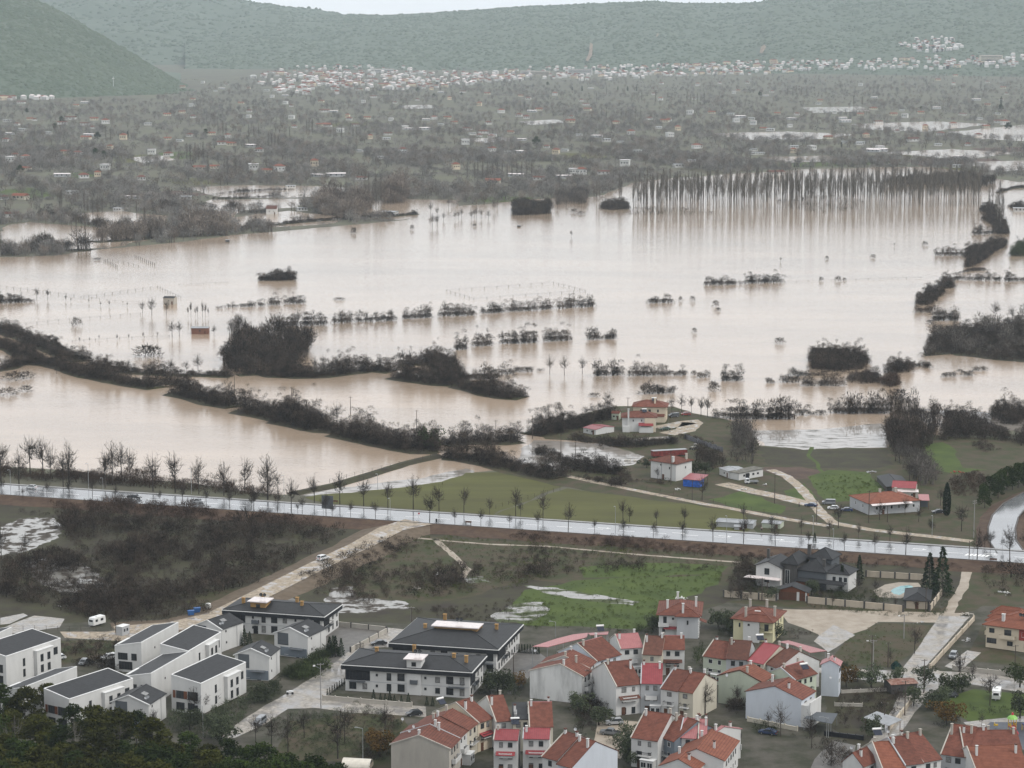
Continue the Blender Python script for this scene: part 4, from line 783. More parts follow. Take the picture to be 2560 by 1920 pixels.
# island wood of bare trees
rw = random.Random(11)
for k, (x, y) in enumerate([(1600,440),(1640,430),(1690,450),(1580,650),(1640,690),(1700,680),(1760,690),(1800,640),(1860,690),(1880,600),(1920,640),(1960,690),(2000,640),(2040,690),(2060,610),(2110,640),(2130,560),(1820,560),(1900,520),(1980,540),(2060,520),(2120,480),(1840,480),(1740,560),(1700,500),(2000,470),(1930,450),(1650,400)]):
    BT('B5', x, y, rw.uniform(7, 11), 'bare tree of the crowded island wood', m=M_TWIG if k % 3 else M_TWIGG, group='trees of the island wood', wx=1.15)
area('B5', [(1560,690),(1545,610),(1610,540),(1640,470),(1570,430),(1640,395),(1720,440),(1760,520),(1830,470),(1960,440),(2040,470),(2130,520),(2120,590),(2030,620),(2090,670),(2000,700),(1800,715)], 7.5, 'dense bare wood on the flooded island', den=.05, m=M_TWIG, seed=5, hv=.5)
area('B5', [(1580,690),(1570,640),(1640,560),(1700,480),(1860,500),(2060,500),(2110,560),(2040,640),(2100,690),(1800,712)], 2.4, 'low undergrowth of the island wood', den=.13, seed=6)
for k, (x, y) in enumerate([(240,690),(300,690),(390,690),(470,680),(540,680),(600,680),(690,670),(740,670),(850,660),(900,660),(980,640),(1030,635),(1080,630),(870,730),(960,740),(1010,760),(1160,740),(1190,770)]):
    BT('B6', x, y, rw.uniform(5.5, 8.5), 'bare tree lining the curving island hedge', group='trees of the island hedge')
# roadside trees: far side and near side of the main road
FAR_T = [(5,390),(150,430),(240,350),(340,360),(400,360),(500,440),(545,400),(830,440),(890,420),(960,380),(1030,380),(1210,470),(1385,480),(1570,490),(1770,505),(1935,485),(2115,535)]
for k, (x, y) in enumerate(FAR_T):
    BT('B3', x, y, rw.uniform(11.5, 15), 'slim bare tree between main road and near flood', spread=.36, trunk=.3, group='bare trees on the far verge of the main road', z=.3)
for k, (x, y, h) in enumerate([(195,465,7.5),(258,430,6),(515,490,8),(690,500,8.5),(855,512,8.2),(1022,525,7),(1197,535,8.8),(1375,548,7.5),(1548,558,7),(1725,570,4.5),(1905,582,7.5),(1940,580,4.),(2095,600,7.5)]):
    BT('B4', x, y, h*1.25, 'bare tree on the far verge by the grass fields', spread=.38, trunk=.32, group='bare trees on the grass field verge', z=1.4)
for k, (x, y, h) in enumerate([(890,1225,5),(1150,1230,6.5),(1690,1200,6),(1950,1290,5.5)]): BT('B1', x, y, h, 'bare verge tree opposite the waste ground', spread=.36, trunk=.34, group='bare verge trees past the grass fields', z=1.)
for k, (x, y, h) in enumerate([(155,1355,5.5),(410,1375,5.5),(670,1395,5),(955,1420,5.5),(220,1470,5),(1335,1370,6),(1860,1490,6.5),(1810,1475,5)]): BT('B2', x, y, h, 'bare verge tree below the long farmhouse', spread=.36, trunk=.34, group='bare verge trees below the farmhouse', z=1.)
NEAR_T = [('B3',20,490,4.5),('B3',180,525,3.),('B3',370,505,4.),('B3',545,515,5.),('B3',730,510,5.),('B3',910,535,4),('B3',1265,560,3.6),('B3',1445,575,6.),('B3',1630,585,5.),('B3',1815,600,5.),('B3',1985,610,3.5),('B3',2005,612,5.5),('B4',95,540,5.5),('B4',260,548,6.),('B4',355,548,8),('B4',430,560,4.5),('B4',400,562,3.),('B4',595,570,5.5),('B4',640,580,3.2),('B4',765,580,4.),('B4',937,592,4.5),('B4',1310,622,7.5),('B4',1485,632,4.),('B4',1665,645,4.),('B4',1865,660,3.2),('B4',2060,672,5.),
          ('B1',75,1275,6.5),('B1',320,1298,3.5),('B1',585,1315,4.),('B1',860,1332,3.8),('B1',1130,1350,4.6),('B1',1410,1370,6.),('B1',1690,1390,6.5),('B1',1985,1410,6.),('B2',545,1500,4.5),('B2',820,1522,5.),('B2',1097,1540,6.5),('B2',1740,1590,7.5),('B2',2035,1620,8.5)]
for zm, x, y, h in NEAR_T:
    BT(zm, x, y, h*1.3, 'small bare tree on the near verge of the main road', spread=.42, trunk=.36, group='bare trees on the near verge of the main road', z=RZ-.1, lean=.12)
# ------------------------------------------------------------------ poplars, pines and garden plants
POPV = 6
def POP(zm, x, y, h, label, group=None, clear=.3, wd=2.2, k=None, z=0., m=None, name='poplar'):
    k = random.randrange(POPV) if k is None else k; s = h/24.
    return tree_thing(name, ('pop', k, clear, wd), lambda: poplar(k+3, 24., clear, wd, 200), M_BARK if clear > .4 else M_BARKP, m or M_POP, g(zm, x, y, z), random.uniform(0, 6.28), (s*random.uniform(.8,1.2), s*random.uniform(.8,1.2), s), label, 'tree', group)
# plantation standing in the flood: rows going back from the near edge
rp = random.Random(21); npop = 0
A_, B_ = g('C6', -30, 535), g('C6', 1960, 500); C_ = g('C6', -20, 445); D_ = g('C6', 1960, 390)
for i in range(46):
    for j in range(6):
        u = (i+rp.uniform(-.35,.35))/45; v = (j+rp.uniform(-.3,.3))/5
        if rp.random() < .06: continue
        p = A_.lerp(B_, u).lerp(C_.lerp(D_, u), max(0, v)); h = rp.uniform(21, 28)
        q = proj(p); npop += 1
        POP('S', q[0], q[1], h, 'tall bare poplar of the flooded plantation', 'poplars of the flooded plantation', clear=.38, wd=1.9)
pv_ = [(np.concatenate([a[0], b[0]]), np.concatenate([a[1], b[1]+len(a[0])])) for a, b in (poplar(k+33, 24., .40, 1.9, 120) for k in range(3))]; P_ = []
for _ in range(520):
    u, v = rp.random(), rp.random(); p = A_.lerp(B_, u).lerp(C_.lerp(D_, u), v); P_.append((p.x, p.y, 0))
instancer('poplar_stand', P_, [rp.uniform(.8, 1.15) for _ in P_], [rp.uniform(0, 6.28) for _ in P_], [npmesh('poplar', v, t, M_POP) for v, t in pv_], 'crowded inner poplars of the flooded plantation', 'tree stand')
for zm, pts, h, lb, gp in [
    ('C6', [(2010,520),(2030,500),(2050,560),(2060,600),(2075,640),(2090,610),(2085,560),(2070,520)], 26, 'pale poplar in the line at the plantation end', 'poplar line at the plantation end'),
    ('C5', [(1955,545),(1700,505),(1715,500),(1840,500),(1850,500)], 25, 'pale poplar standing left of the plantation', 'poplars left of the plantation'),
    ('C5', [(345,545),(360,550),(375,545),(395,540),(330,540),(300,520),(280,515)], 30, 'tall pale poplar of the tight clump on the far shore', 'poplar clump on the far shore'),
    ('C5', [(905,370),(950,375),(970,375),(1000,372),(1030,375),(1060,372),(1090,370),(1120,372),(1150,370),(1180,368),(1210,366),(1240,364),(1270,362),(1300,360)], 20, 'pale poplar in the long row before the valley gardens', 'poplar row before the valley gardens'),
    ('C4', [(1370,110),(1340,105),(1390,110),(1530,115),(1560,115),(1590,112),(1900,90),(1920,92),(1885,92)], 22, 'poplar of the far valley clumps', 'far valley poplars'),
    ('C4', [(1150,260),(1170,265),(1200,262),(1220,260),(1250,258),(1280,360),(1380,360),(1400,358),(1440,355),(1450,360)], 24, 'poplar of the middle valley clumps', 'middle valley poplars'),
    ('C4', [(1650,180),(1670,182),(1690,180),(1710,182),(1780,120),(650,130),(680,132),(215,140),(330,250),(2050,130),(2100,130),(2170,130),(2190,132)], 21, 'single poplar among the left valley gardens', 'left valley poplars'),
    ('C4', [(520,580),(540,600),(570,600),(600,600),(630,590),(370,600),(380,560),(840,620),(890,680),(470,700),(525,720),(440,700)], 20, 'bare poplar on a flooded plot at left', 'poplars of the flooded plots'),
    ('C3', [(270,600),(290,605),(310,605),(330,600),(350,602),(370,600),(850,560),(880,565),(900,560),(930,558),(960,560),(90,590),(10,590),(1230,620),(1280,630)], 24, 'poplar of the right valley clumps', 'right valley poplars'),
    ('C2', [(1730,740),(1760,745),(1850,745),(1880,740),(1910,745),(1940,740),(1970,742),(1230,690),(1255,690),(1700,640),(1760,590),(2060,640),(1930,620),(310,690),(1600,520),(1180,470)], 22, 'poplar of the central valley clumps', 'central valley poplars'),
    ('C5', [(2010,560),(1990,540),(60,510),(100,505),(130,500),(160,500)], 19, 'short poplar beside the far shore trees', 'short far shore poplars')]:
    for x, y in pts: POP(zm, x, y, h*random.uniform(.85, 1.12), lb, gp, clear=.12, wd=2.4)
# pines on the hillside below the viewpoint
PK = 5
def PINE(x, y, h, label, group='pines on the near hillside', m=None, zm='S', k=None, z=None, wx=1., name='pine_tree', lo=.35):
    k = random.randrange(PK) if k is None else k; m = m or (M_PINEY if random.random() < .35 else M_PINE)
    # x, y: photo position of the crown top; the tree stands on the hillside or ground below it
    Yb = 600.
    for _ in range(40):
        t = at_dist(px(zm, x, y), Yb); gz = slope_z(t.x, t.y) if z is None else z
        Yb = max(405., min(2000., Yb+(t.z-h-gz)*1.9))
    t = at_dist(px(zm, x, y), Yb); s = h/11.
    return tree_thing(name, ('pine', k, m.name, lo), lambda: pine(k+40, 11., 3.4, 38, 75, .48, lo), M_BARK, m, (t.x, t.y, (slope_z(t.x, t.y) if z is None else z)-.2), random.uniform(0, 6.28), (s*wx, s*wx, s), label, 'tree', group)
# ------------------------------------------------------------------ buildings
def plaster(name, c, dirt=.12): return mat('plaster_'+name, tuple(x*(1-dirt) for x in c), rough=.9, scale=.35, col2=c, stretch=(1,1,.25), thr=(.3,.6), bump=.1, bscale=6., spec=.2, space='world')
PW = plaster('white', (.585,.582,.565)); PS = plaster('stained', (.66,.66,.64), .45); PC = plaster('cream', (.55,.51,.42)); PY = plaster('yellow', (.62,.58,.38)); PG = plaster('green', (.46,.50,.40))
PB = plaster('blue', (.55,.585,.63)); PGR = plaster('grey', (.42,.43,.44)); PCO = plaster('concrete', (.44,.41,.36), .2); PDK = plaster('slate', (.10,.11,.12)); PSL = plaster('blue_grey', (.17,.20,.23)); PBR = plaster('timber', (.16,.06,.03)); POC = plaster('ochre', (.36,.22,.09), .2); PBE = plaster('beige', (.60,.52,.40)); PRD = plaster('red', (.30,.06,.05)); PBK = plaster('black_cladding', (.022,.024,.028)); PST = plaster('dark_stone', (.10,.095,.09), .5); PWB = plaster('wall_beige', (.50,.43,.34), .2)
def lines_mat(name, c, c2, axis, pitch, depth=.5, rough=.8, var_scale=.8, rnd=.12, gap=.38, spec=.3):
    """roofing with courses (axis z) or standing seams (axis x or y) as fine relief"""
    m = mat(name, c, rough=rough, scale=var_scale, col2=c2, rnd=rnd, thr=(.3,.7), spec=spec); N, K, b = mat_nodes(m)
    tcn = N.new('ShaderNodeTexCoord'); sp = N.new('ShaderNodeSeparateXYZ'); K(tcn.outputs['Object'], sp.inputs[0])
    mu = N.new('ShaderNodeMath'); mu.operation = 'MULTIPLY'; mu.inputs[1].default_value = 1/pitch; K(sp.outputs['XYZ'.index(axis.upper())], mu.inputs[0])
    fr = N.new('ShaderNodeMath'); fr.operation = 'FRACT'; K(mu.outputs[0], fr.inputs[0])
    bp = N.new('ShaderNodeBump'); bp.inputs['Strength'].default_value = depth; bp.inputs['Distance'].default_value = .08; K(fr.outputs[0], bp.inputs['Height']); K(bp.outputs[0], b.inputs['Normal'])
    mr = N.new('ShaderNodeMapRange'); mr.inputs[1].default_value = 0; mr.inputs[2].default_value = .3; mr.inputs[3].default_value = gap; mr.inputs[4].default_value = 1; K(fr.outputs[0], mr.inputs[0])
    base = b.inputs['Base Color'].links[0].from_socket; mm = N.new('ShaderNodeMix'); mm.data_type = 'RGBA'; mm.blend_type = 'MULTIPLY'; mm.inputs[0].default_value = 1
    cb = N.new('ShaderNodeCombineColor'); [K(mr.outputs[0], cb.inputs[i]) for i in range(3)]; K(base, mm.inputs[6]); K(cb.outputs[0], mm.inputs[7]); K(mm.outputs[2], b.inputs['Base Color'])
    return m
TILE = lines_mat('red_roof_tiles', (.095,.032,.021), (.185,.066,.043), 'z', .22)
TILEO = lines_mat('orange_roof_tiles', (.150,.050,.029), (.235,.084,.050), 'z', .22)
TILEB = lines_mat('brown_roof_tiles', (.080,.034,.024), (.145,.060,.040), 'z', .22)
SLATE = lines_mat('black_roof_tiles', (.012,.0125,.0135), (.027,.028,.030), 'z', .15, rnd=0., rough=.55)
METX = lines_mat('crimson_metal_roof', (.22,.035,.040), (.28,.055,.06), 'x', .5, rough=.35, gap=.7)
PNKX = lines_mat('pink_metal_roof', (.31,.115,.115), (.39,.16,.155), 'x', .5, rough=.35, gap=.75)
CAPM = mat('wet_flat_roof', (.62,.55,.53), rough=.12, var=.1, scale=1., spec=.6, ior=1.7)
GLASS = mat('window_glass', (.028,.032,.036), rough=.08, var=.3, scale=.8, spec=.5)
CURT = mat('curtained_glass', (.20,.20,.195), rough=.15, var=.35, scale=2.)
FRD = mat('dark_frame', (.045,.043,.042), rough=.5, var=.1); FRW = mat('white_frame', (.72,.72,.70), rough=.5, var=.05); TRIM = mat('white_trim', (.66,.66,.645), rough=.6, var=.06, scale=1.); BLK = mat('black_metal', (.016,.017,.02), rough=.4, var=.1)
GREYM = mat('grey_metal', (.30,.31,.32), rough=.4, var=.15, metal=.3); WOODD = mat('dark_wood', (.10,.045,.025), rough=.7, var=.25, stretch=(1,1,6), scale=2.); STEEL = mat('galvanised_steel', (.45,.46,.47), rough=.35, var=.1, metal=.6)
WCACHE = {}
def winmesh(w_, h_, style):
    k = (round(w_, 2), round(h_, 2), style)
    if k not in WCACHE:
        fm = FRW if style.startswith('w') else FRD; t = .07; mb = MB()
        mb.box(-w_/2, w_/2, -.06, .02, h_/2-t, h_/2).box(-w_/2, w_/2, -.09, .02, -h_/2, -h_/2+t).box(-w_/2, -w_/2+t, -.06, .02, -h_/2+t, h_/2-t).box(w_/2-t, w_/2, -.06, .02, -h_/2+t, h_/2-t)
        n = max(0, int(w_/.75+.3)-1)
        for i in range(n):
            x = -w_/2+w_*(i+1)/(n+1); mb.box(x-.03, x+.03, -.05, .02, -h_/2+t, h_/2-t)
        pm = MB().box(-w_/2+t, w_/2-t, -.03, .02, -h_/2+t, h_/2-t)
        WCACHE[k] = (mb.mesh('window', fm), pm.mesh('pane', CURT if style.endswith('c') else GLASS))
    return WCACHE[k]
def place(o, face, W, D, u, z, off=0.):
    if face == 'F': o.location = (u, -off, z)
    elif face == 'R': o.location = (W+off, u, z); o.rotation_euler = (0, 0, R(90))
    elif face == 'L': o.location = (-off, u, z); o.rotation_euler = (0, 0, R(-90))
    return o
class Bld:
    """a building on the ground: x along the front from its left corner, y inwards"""
    def __init__(s, name, zm, A, B, h, D=None, C=None, hA=None, hC=None, label='', cat='house', group=None, z0=0., W=None, ang=None):
        a = g(zm, *A, hA if hA is not None else h); b = g(zm, *B, h); a.z = b.z = 0
        ex = (b-a).normalized(); ey = Vector((-ex.y, ex.x, 0))
        s.W = W or (b-a).length; s.D = D
        if C: c = g(zm, *C, hC if hC is not None else h); s.D = abs((c-b).dot(ey))
        s.h = h; s.root = empty(name, (a.x, a.y, z0), math.atan2(ex.y, ex.x)); tag(s.root, label, cat, group); s.roof = None
    def box(s, name, x0, x1, y0, y1, z0, z1, m, par=None): return MB().box(x0, x1, y0, y1, z0, z1).build(name, m, par or s.root)
    def wall_gable(s, m, eave=None, rise=2.2, axis='x', rp=.5):
        """walls with gable ends; ridge along x or y; rp: where the ridge lies across the depth"""
        W, D, h = s.W, s.D, eave or s.h; mb = MB()
        if axis == 'x': pr = [(0,0),(0,h),(D*rp,h+rise),(D,h),(D,0)]; mb.hull([(0,y,z) for y, z in pr], [(W,y,z) for y, z in pr])
        else: pr = [(0,0),(W,0),(W,h),(W*rp,h+rise),(0,h)]; mb.hull([(x,D,z) for x, z in pr], [(x,0,z) for x, z in pr])
        return mb.build('wall', m, s.root)
    def wall_box(s, m, h=None): return MB().box(0, s.W, 0, s.D, 0, h or s.h).build('wall', m, s.root)
    def wall_shed(s, m, hl, hr): 
        W, D = s.W, s.D; return MB().hull([(0,D,0),(W,D,0),(W,D,hr),(0,D,hl)], [(0,0,0),(W,0,0),(W,0,hr),(0,0,hl)]).build('wall', m, s.root)
    def slab(s, name, q, t, m, par=None):
        """roof plane: four corners of its underside, thickened upwards"""
        q = [Vector(p) for p in q]; n = (q[1]-q[0]).cross(q[2]-q[0]).normalized(); n = n if n.z > 0 else -n
        if ((q[1]-q[0]).cross(q[2]-q[0])).z < 0: q = q[::-1]
        return MB().hull(q, [p+n*t for p in q]).build(name, m, par or s.root)
    def roof_gable(s, m, eave=None, rise=2.2, axis='x', rp=.5, over=.35, t=.14, side=.15, m2=None):
        W, D, h = s.W, s.D, eave or s.h
        if axis == 'x':
            k1, k2 = rise/(D*rp), rise/(D*(1-rp))
            s.roof = s.slab('roof', [(-side,-over,h-over*k1),(W+side,-over,h-over*k1),(W+side,D*rp,h+rise),(-side,D*rp,h+rise)], t, m)
            s.slab('roof_slope', [(-side,D*rp+.01,h+rise),(W+side,D*rp+.01,h+rise),(W+side,D+over,h-over*k2),(-side,D+over,h-over*k2)], t, m2 or m, s.roof)
            MB().tube((-side,D*rp,h+rise+t),(W+side,D*rp,h+rise+t), .12, n=5).build('ridge', m2 or m, s.roof)
        else:
            k1, k2 = rise/(W*rp), rise/(W*(1-rp))
            s.roof = s.slab('roof', [(W*rp,-side,h+rise),(W+over,-side,h-over*k2),(W+over,D+side,h-over*k2),(W*rp,D+side,h+rise)], t, m)
            s.slab('roof_slope', [(-over,-side,h-over*k1),(W*rp-.01,-side,h+rise),(W*rp-.01,D+side,h+rise),(-over,D+side,h-over*k1)], t, m2 or m, s.roof)
            MB().tube((W*rp,-side,h+rise+t),(W*rp,D+side,h+rise+t), .12, n=5).build('ridge', m2 or m, s.roof)
        return s.roof
    def roof_hip(s, m, eave=None, rise=2.4, over=.6, t=.12, x0=0., x1=None, y0=0., y1=None, name='roof', par=None, ridge=True):
        x1 = s.W if x1 is None else x1; y1 = s.D if y1 is None else y1; h = eave or s.h
        X0, X1, Y0, Y1 = x0-over, x1+over, y0-over, y1+over; a = min(X1-X0, Y1-Y0)/2
        P = [(X0,Y0,h),(X1,Y0,h),(X1,Y1,h),(X0,Y1,h)]
        if X1-X0 >= Y1-Y0: r0, r1 = (X0+a,(Y0+Y1)/2,h+rise), (X1-a,(Y0+Y1)/2,h+rise); F = [(P[0],P[1],r1,r0),(P[1],P[2],r1),(P[2],P[3],r0,r1),(P[3],P[0],r0)]
        else: r0, r1 = ((X0+X1)/2,Y0+a,h+rise), ((X0+X1)/2,Y1-a,h+rise); F = [(P[0],P[1],r0),(P[1],P[2],r1,r0),(P[2],P[3],r1),(P[3],P[0],r0,r1)]
        mb = MB(); mb.box(X0, X1, Y0, Y1, h-.16, h-.01)
        for f in F: mb.poly(f)
        o = mb.build(name, m, par or s.root)
        if not par: s.roof = o
        if ridge:
            q = MB(); q.tube(r0, r1, .12, n=5)
            for c in ((P[0],r0),(P[3],r0),(P[1],r1),(P[2],r1)) if X1-X0 >= Y1-Y0 else ((P[0],r0),(P[1],r0),(P[2],r1),(P[3],r1)): q.tube(c[0], c[1], .11, n=5)
            q.build('ridge', m, o)
        return o
    def win(s, face, u, z, w_=1.1, h_=1.3, style='d'):
        f, p = winmesh(w_, h_, style); o = link('window', f, s.root); place(o, face, s.W, s.D, u*(s.W if face == 'F' else s.D), z, .0); link('pane', p, o); return o
    def wins(s, face, n, z, w_=1.1, h_=1.3, style='d', u0=.12, u1=.88, rnd_=True):
        for i in range(n):
            u = u0+(u1-u0)*((i+.5)/n); s.win(face, u, z, w_*(random.choice((.8,1,1,1.2)) if rnd_ else 1), h_*(random.choice((.9,1,1)) if rnd_ else 1), random.choice((style, style, style+'c')))
    def door(s, face, u, w_=1., h_=2.1, m=None, z=0.):
        o = MB().box(-w_/2, w_/2, -.05, .03, 0, h_).build('door', m or WOODD, s.root); place(o, face, s.W, s.D, u*(s.W if face == 'F' else s.D), z); MB().box(w_/2-.2, w_/2-.1, -.1, -.05, 1., 1.1).build('handle', STEEL, o); return o
    def chimney(s, x, y, top, w_=.55, m=None, base=None, cap=True):
        b = base if base is not None else s.h; o = MB().box(x-w_/2, x+w_/2, y-w_/2, y+w_/2, b, top).build('chimney', m or PW, s.roof or s.root)
        if cap: o2 = MB().box(x-w_*.65, x+w_*.65, y-w_*.65, y+w_*.65, top+.25, top+.37).box(x-w_*.4, x+w_*.4, y-w_*.4, y+w_*.4, top-.02, top+.26).build('chimney_cap', TILEB if m is None else m, s.roof or s.root)
        return o
    def balcony(s, face, u, z, w_=3., d=1.2, rail=None, m=None):
        o = MB().box(-w_/2, w_/2, -d, .02, -.15, 0.).build('balcony', m or PW, s.root); place(o, face, s.W, s.D, u*(s.W if face == 'F' else s.D), z)
        mb = MB(); rm = rail or BLK
        if rm is BLK:
            for x in np.linspace(-w_/2+.03, w_/2-.03, int(w_/.3)+2): mb.box(x-.02, x+.02, -d+.02, -d+.06, 0, .9)
            mb.box(-w_/2, w_/2, -d+.01, -d+.07, .9, .97).box(-w_/2, -w_/2+.05, -d, 0, .85, .95).box(w_/2-.05, w_/2, -d, 0, .85, .95)
        else: mb.box(-w_/2, w_/2, -d, -d+.1, 0, .95).box(-w_/2, -w_/2+.1, -d+.1, 0, 0, .95).box(w_/2-.1, w_/2, -d+.1, 0, 0, .95)
        mb.build('railing', rm, o); return o
    def awning(s, face, u, z, w_=2.5, d=1.2, m=None, drop=.45):
        o = MB().hull([(-w_/2,-d,-drop),(w_/2,-d,-drop),(w_/2,.02,0),(-w_/2,.02,0)], [(-w_/2,-d,-drop+.08),(w_/2,-d,-drop+.08),(w_/2,.02,.08),(-w_/2,.02,.08)]).build('awning', m or TILE, s.root); return place(o, face, s.W, s.D, u*(s.W if face == 'F' else s.D), z)
    def pt(s, x, y, z): return s.root.matrix_basis @ Vector((x, y, z))
def dish(loc, rz, label, r=.45, m=None):
    t = empty('satellite_dish', loc, rz); mb = MB(); n = 10
    for k in range(n):
        a, b = 2*math.pi*k/n, 2*math.pi*(k+1)/n
        for r0, r1, d0, d1 in ((0, r*.55, 0, .05), (r*.55, r, .05, .16)):
            mb.poly([(math.cos(a)*r0,-d0,math.sin(a)*r0),(math.cos(b)*r0,-d0,math.sin(b)*r0),(math.cos(b)*r1,-d1,math.sin(b)*r1),(math.cos(a)*r1,-d1,math.sin(a)*r1)])
    d = mb.build('reflector', m or FRW, t); d.location = (0, 0, r+.5); d.rotation_euler = (R(-25), 0, 0)
    MB().tube((0,.05,0),(0,.05,r+.5), .04).build('mast', GREYM, t); MB().tube((0,0,r*.2+.5),(0,-r*.9,r+.5), .02, n=4).build('feed_arm', GREYM, t)
    return tag(t, label, 'satellite dish')
def solar(loc, rz, label):
    t = empty('solar_water_heater', loc, rz)
    MB().hull([(-.95,-.9,.1),(.95,-.9,.1),(.95,.5,1.),(-.95,.5,1.)], [(-.95,-.93,.17),(.95,-.93,.17),(.95,.47,1.07),(-.95,.47,1.07)]).build('panel', mat('solar_panel', (.02,.025,.04), rough=.15), t)
    MB().tube((-1.05,.6,1.2),(1.05,.6,1.2), .28, n=10).build('tank', FRW, t)
    mb = MB()
    for x in (-.8, .8): mb.tube((x,.6,0),(x,.6,1.), .03, n=4).tube((x,-.85,0),(x,-.85,.15), .03, n=4)
    mb.build('stand', GREYM, t); return tag(t, label, 'water heater')
# ---- white modern houses with black roofs, bottom left
WH = 'white modern houses with black roofs'
def shed_house(A, B, C, hl, hr, label, kind, ext=None):
    b = Bld('modern_house', 'A1', A, B, hr, C=C, hA=hl, hC=hr, label=label, group=WH); W, D = b.W, b.D
    b.wall_shed(PW, hl, hr); t = .12; s = (hr-hl)/W
    rf = b.slab('roof', [(.25,.25,hl+.05+s*.25),(W-.25,.25,hr+.05-s*.25),(W-.25,D-.25,hr+.05-s*.25),(.25,D-.25,hl+.05+s*.25)], t, SLATE); b.roof = rf
    for q in ([(0,-.06,hl),(W,-.06,hr),(W,.25,hr),(0,.25,hl)], [(0,D-.25,hl),(W,D-.25,hr),(W,D+.06,hr),(0,D+.06,hl)], [(-.06,.26,hl),(.25,.26,hl+s*.25),(.25,D-.26,hl+s*.25),(-.06,D-.26,hl)], [(W-.25,.26,hr-s*.25),(W+.06,.26,hr),(W+.06,D-.26,hr),(W-.25,D-.26,hr-s*.25)]): b.slab('parapet', q, .2, TRIM, rf)
    if kind == 'R':
        for z in (1.6, 4.6):
            b.win('F', .30, z, W*.28, 2.0, 'd'); b.win('F', .72, z, W*.34, 2.2, 'd')
        b.box('shutter', W*.42, W*.53, -.07, .0, 3.6, 5.6, PBR); b.box('shutter', W*.05, W*.14, -.07, .0, 3.6, 5.6, PBR)
        bx0, bx1 = D*.50, D*.80
        bay = MB().box(W, W+1.1, bx0, bx1, .6, hr-.9).build('bay', PW, b.root)
        MB().box(W+.02, W+1.25, bx0-.12, bx1+.12, hr-.9, hr-.72).build('bay_roof', TRIM, bay)
        for z in (2.1, 5.0):
            for dy in (.3, .72):
                f, p = winmesh(1.15, 2.0, 'd'); o = link('window', f, bay); o.location = (W+1.1, bx0+(bx1-bx0)*dy, z); o.rotation_euler = (0,0,R(90)); link('pane', p, o)
            b.win('R', .32, z, .9, 2.1, 'd')
        b.win('R', .9, 5.2, 1.6, 2.0, 'd')
    else:
        b.win('F', .3, hl-2.6, W*.36, 1.9, 'd'); b.win('F', .72, hl-2.6, W*.2, 1.9, 'd'); b.win('R', .35, hr-3.2, .5, .5, 'd'); b.win('F', .4, 1.8, W*.5, 2.2, 'd')
        tr = b.slab('parapet', [(-.1,1.5,hl-.2),(1.2,1.5,hl-.2),(1.2,D*.35,hl-.2),(-.1,D*.35,hl-.2)], .5, TRIM, rf)
    return b
Rs = [((1478,855),(1735,935),(2090,745),'front right one with two glazed storeys and bay'),((1383,590),(1630,655),(1960,492),'second one uphill with stepped bay'),((378,975),(598,1070),(1008,860),'lower left one behind bare trees'),((-200,612),(50,700),(440,528),'leftmost one cut by the photo edge')]
for A, B, C, lb in Rs: shed_house(A, B, C, 9.4, 8.0, 'white house with black shed roof, '+lb, 'R')
Ls = [((1065,872),(1305,845),(1650,655),'narrow one with blank side behind the small gable'),((990,605),(1220,578),(1580,405),'narrow topmost one by the lane'),((0,990),(190,970),(598,775),'narrow one left below beside the bare trees'),((-330,565),(-110,540),(85,442),'sliver at the left edge')]
for A, B, C, lb in Ls: shed_house(A, B, C, 6.9, 8.4, 'white house with black mono-pitch roof, '+lb, 'L')
def gable_house(zm, A, B, C, h, label):
    b = Bld('gabled_house', zm, A, B, h, C=C, label=label, group=WH); W, D = b.W, b.D
    b.wall_gable(PW, h, 1.9, 'y', .47); rf = b.roof_gable(SLATE, h, 1.9, 'y', .47, .3, .14, .1)
    for q in ([(-.35,-.32,h-.2),(W*.47,-.32,h+1.95),(W*.47,-.02,h+1.95),(-.35,-.02,h-.2)], [(W*.47,-.32,h+1.95),(W+.35,-.32,h-.15),(W+.35,-.02,h-.15),(W*.47,-.02,h+1.95)]): b.slab('bargeboard', q, .22, TRIM, rf)
    b.box('loggia', W*.10, W*.42, -.06, .0, 3.2, h+.3, PDK); b.win('F', .26, 3.9, W*.26, 1.1, 'd')
    b.box('ground_floor_panel', W*.18, W*.97, -.08, .0, .2, 2.7, PSL); b.win('F', .36, 1.5, 1.3, 1.8, 'w'); b.door('F', .7, 1., 2.1, BLK)
    b.awning('F', .68, 2.7, W*.4, 1.2, PDK, .2)
    b.win('R', .2, h-.9, .5, .6, 'd'); b.win('R', .22, 2.3, .5, .6, 'd'); MB().tube((W+.06,D*.7,.2),(W+.06,D*.7,h-.4), .05).build('downpipe', GREYM, b.root)
    sk = b.slab('skylight', [(W*.62,D*.35,h+1.42),(W*.75,D*.35,h+.94),(W*.75,D*.55,h+.94),(W*.62,D*.55,h+1.42)], .22, CURT, rf)
    for i, yy in enumerate((.12, .22)): dish(b.pt(W*.88, D*yy, h+.4), b.root.rotation_euler.z+R(20), '%s grey roof dish, %s' % (('front','rear')[i], label.split(', ')[1]), .42, GREYM)
    return b
gable_house('A1', (965,1085),(1283,1112),(1465,1018), 6.2, 'small white gabled house, nearest one above the pines')
gable_house('A2', (300,680),(597,698),(743,628), 6.6, 'small white gabled house, one with porch beside the wet lane')
gable_house('A2', (642,490),(930,525),(1066,448), 6.3, 'small white gabled house, one by the parking yard gate')
gable_house('A2', (-40,425),(185,462),(320,388), 6.4, 'small white gabled house, one under the dark apartment roof')
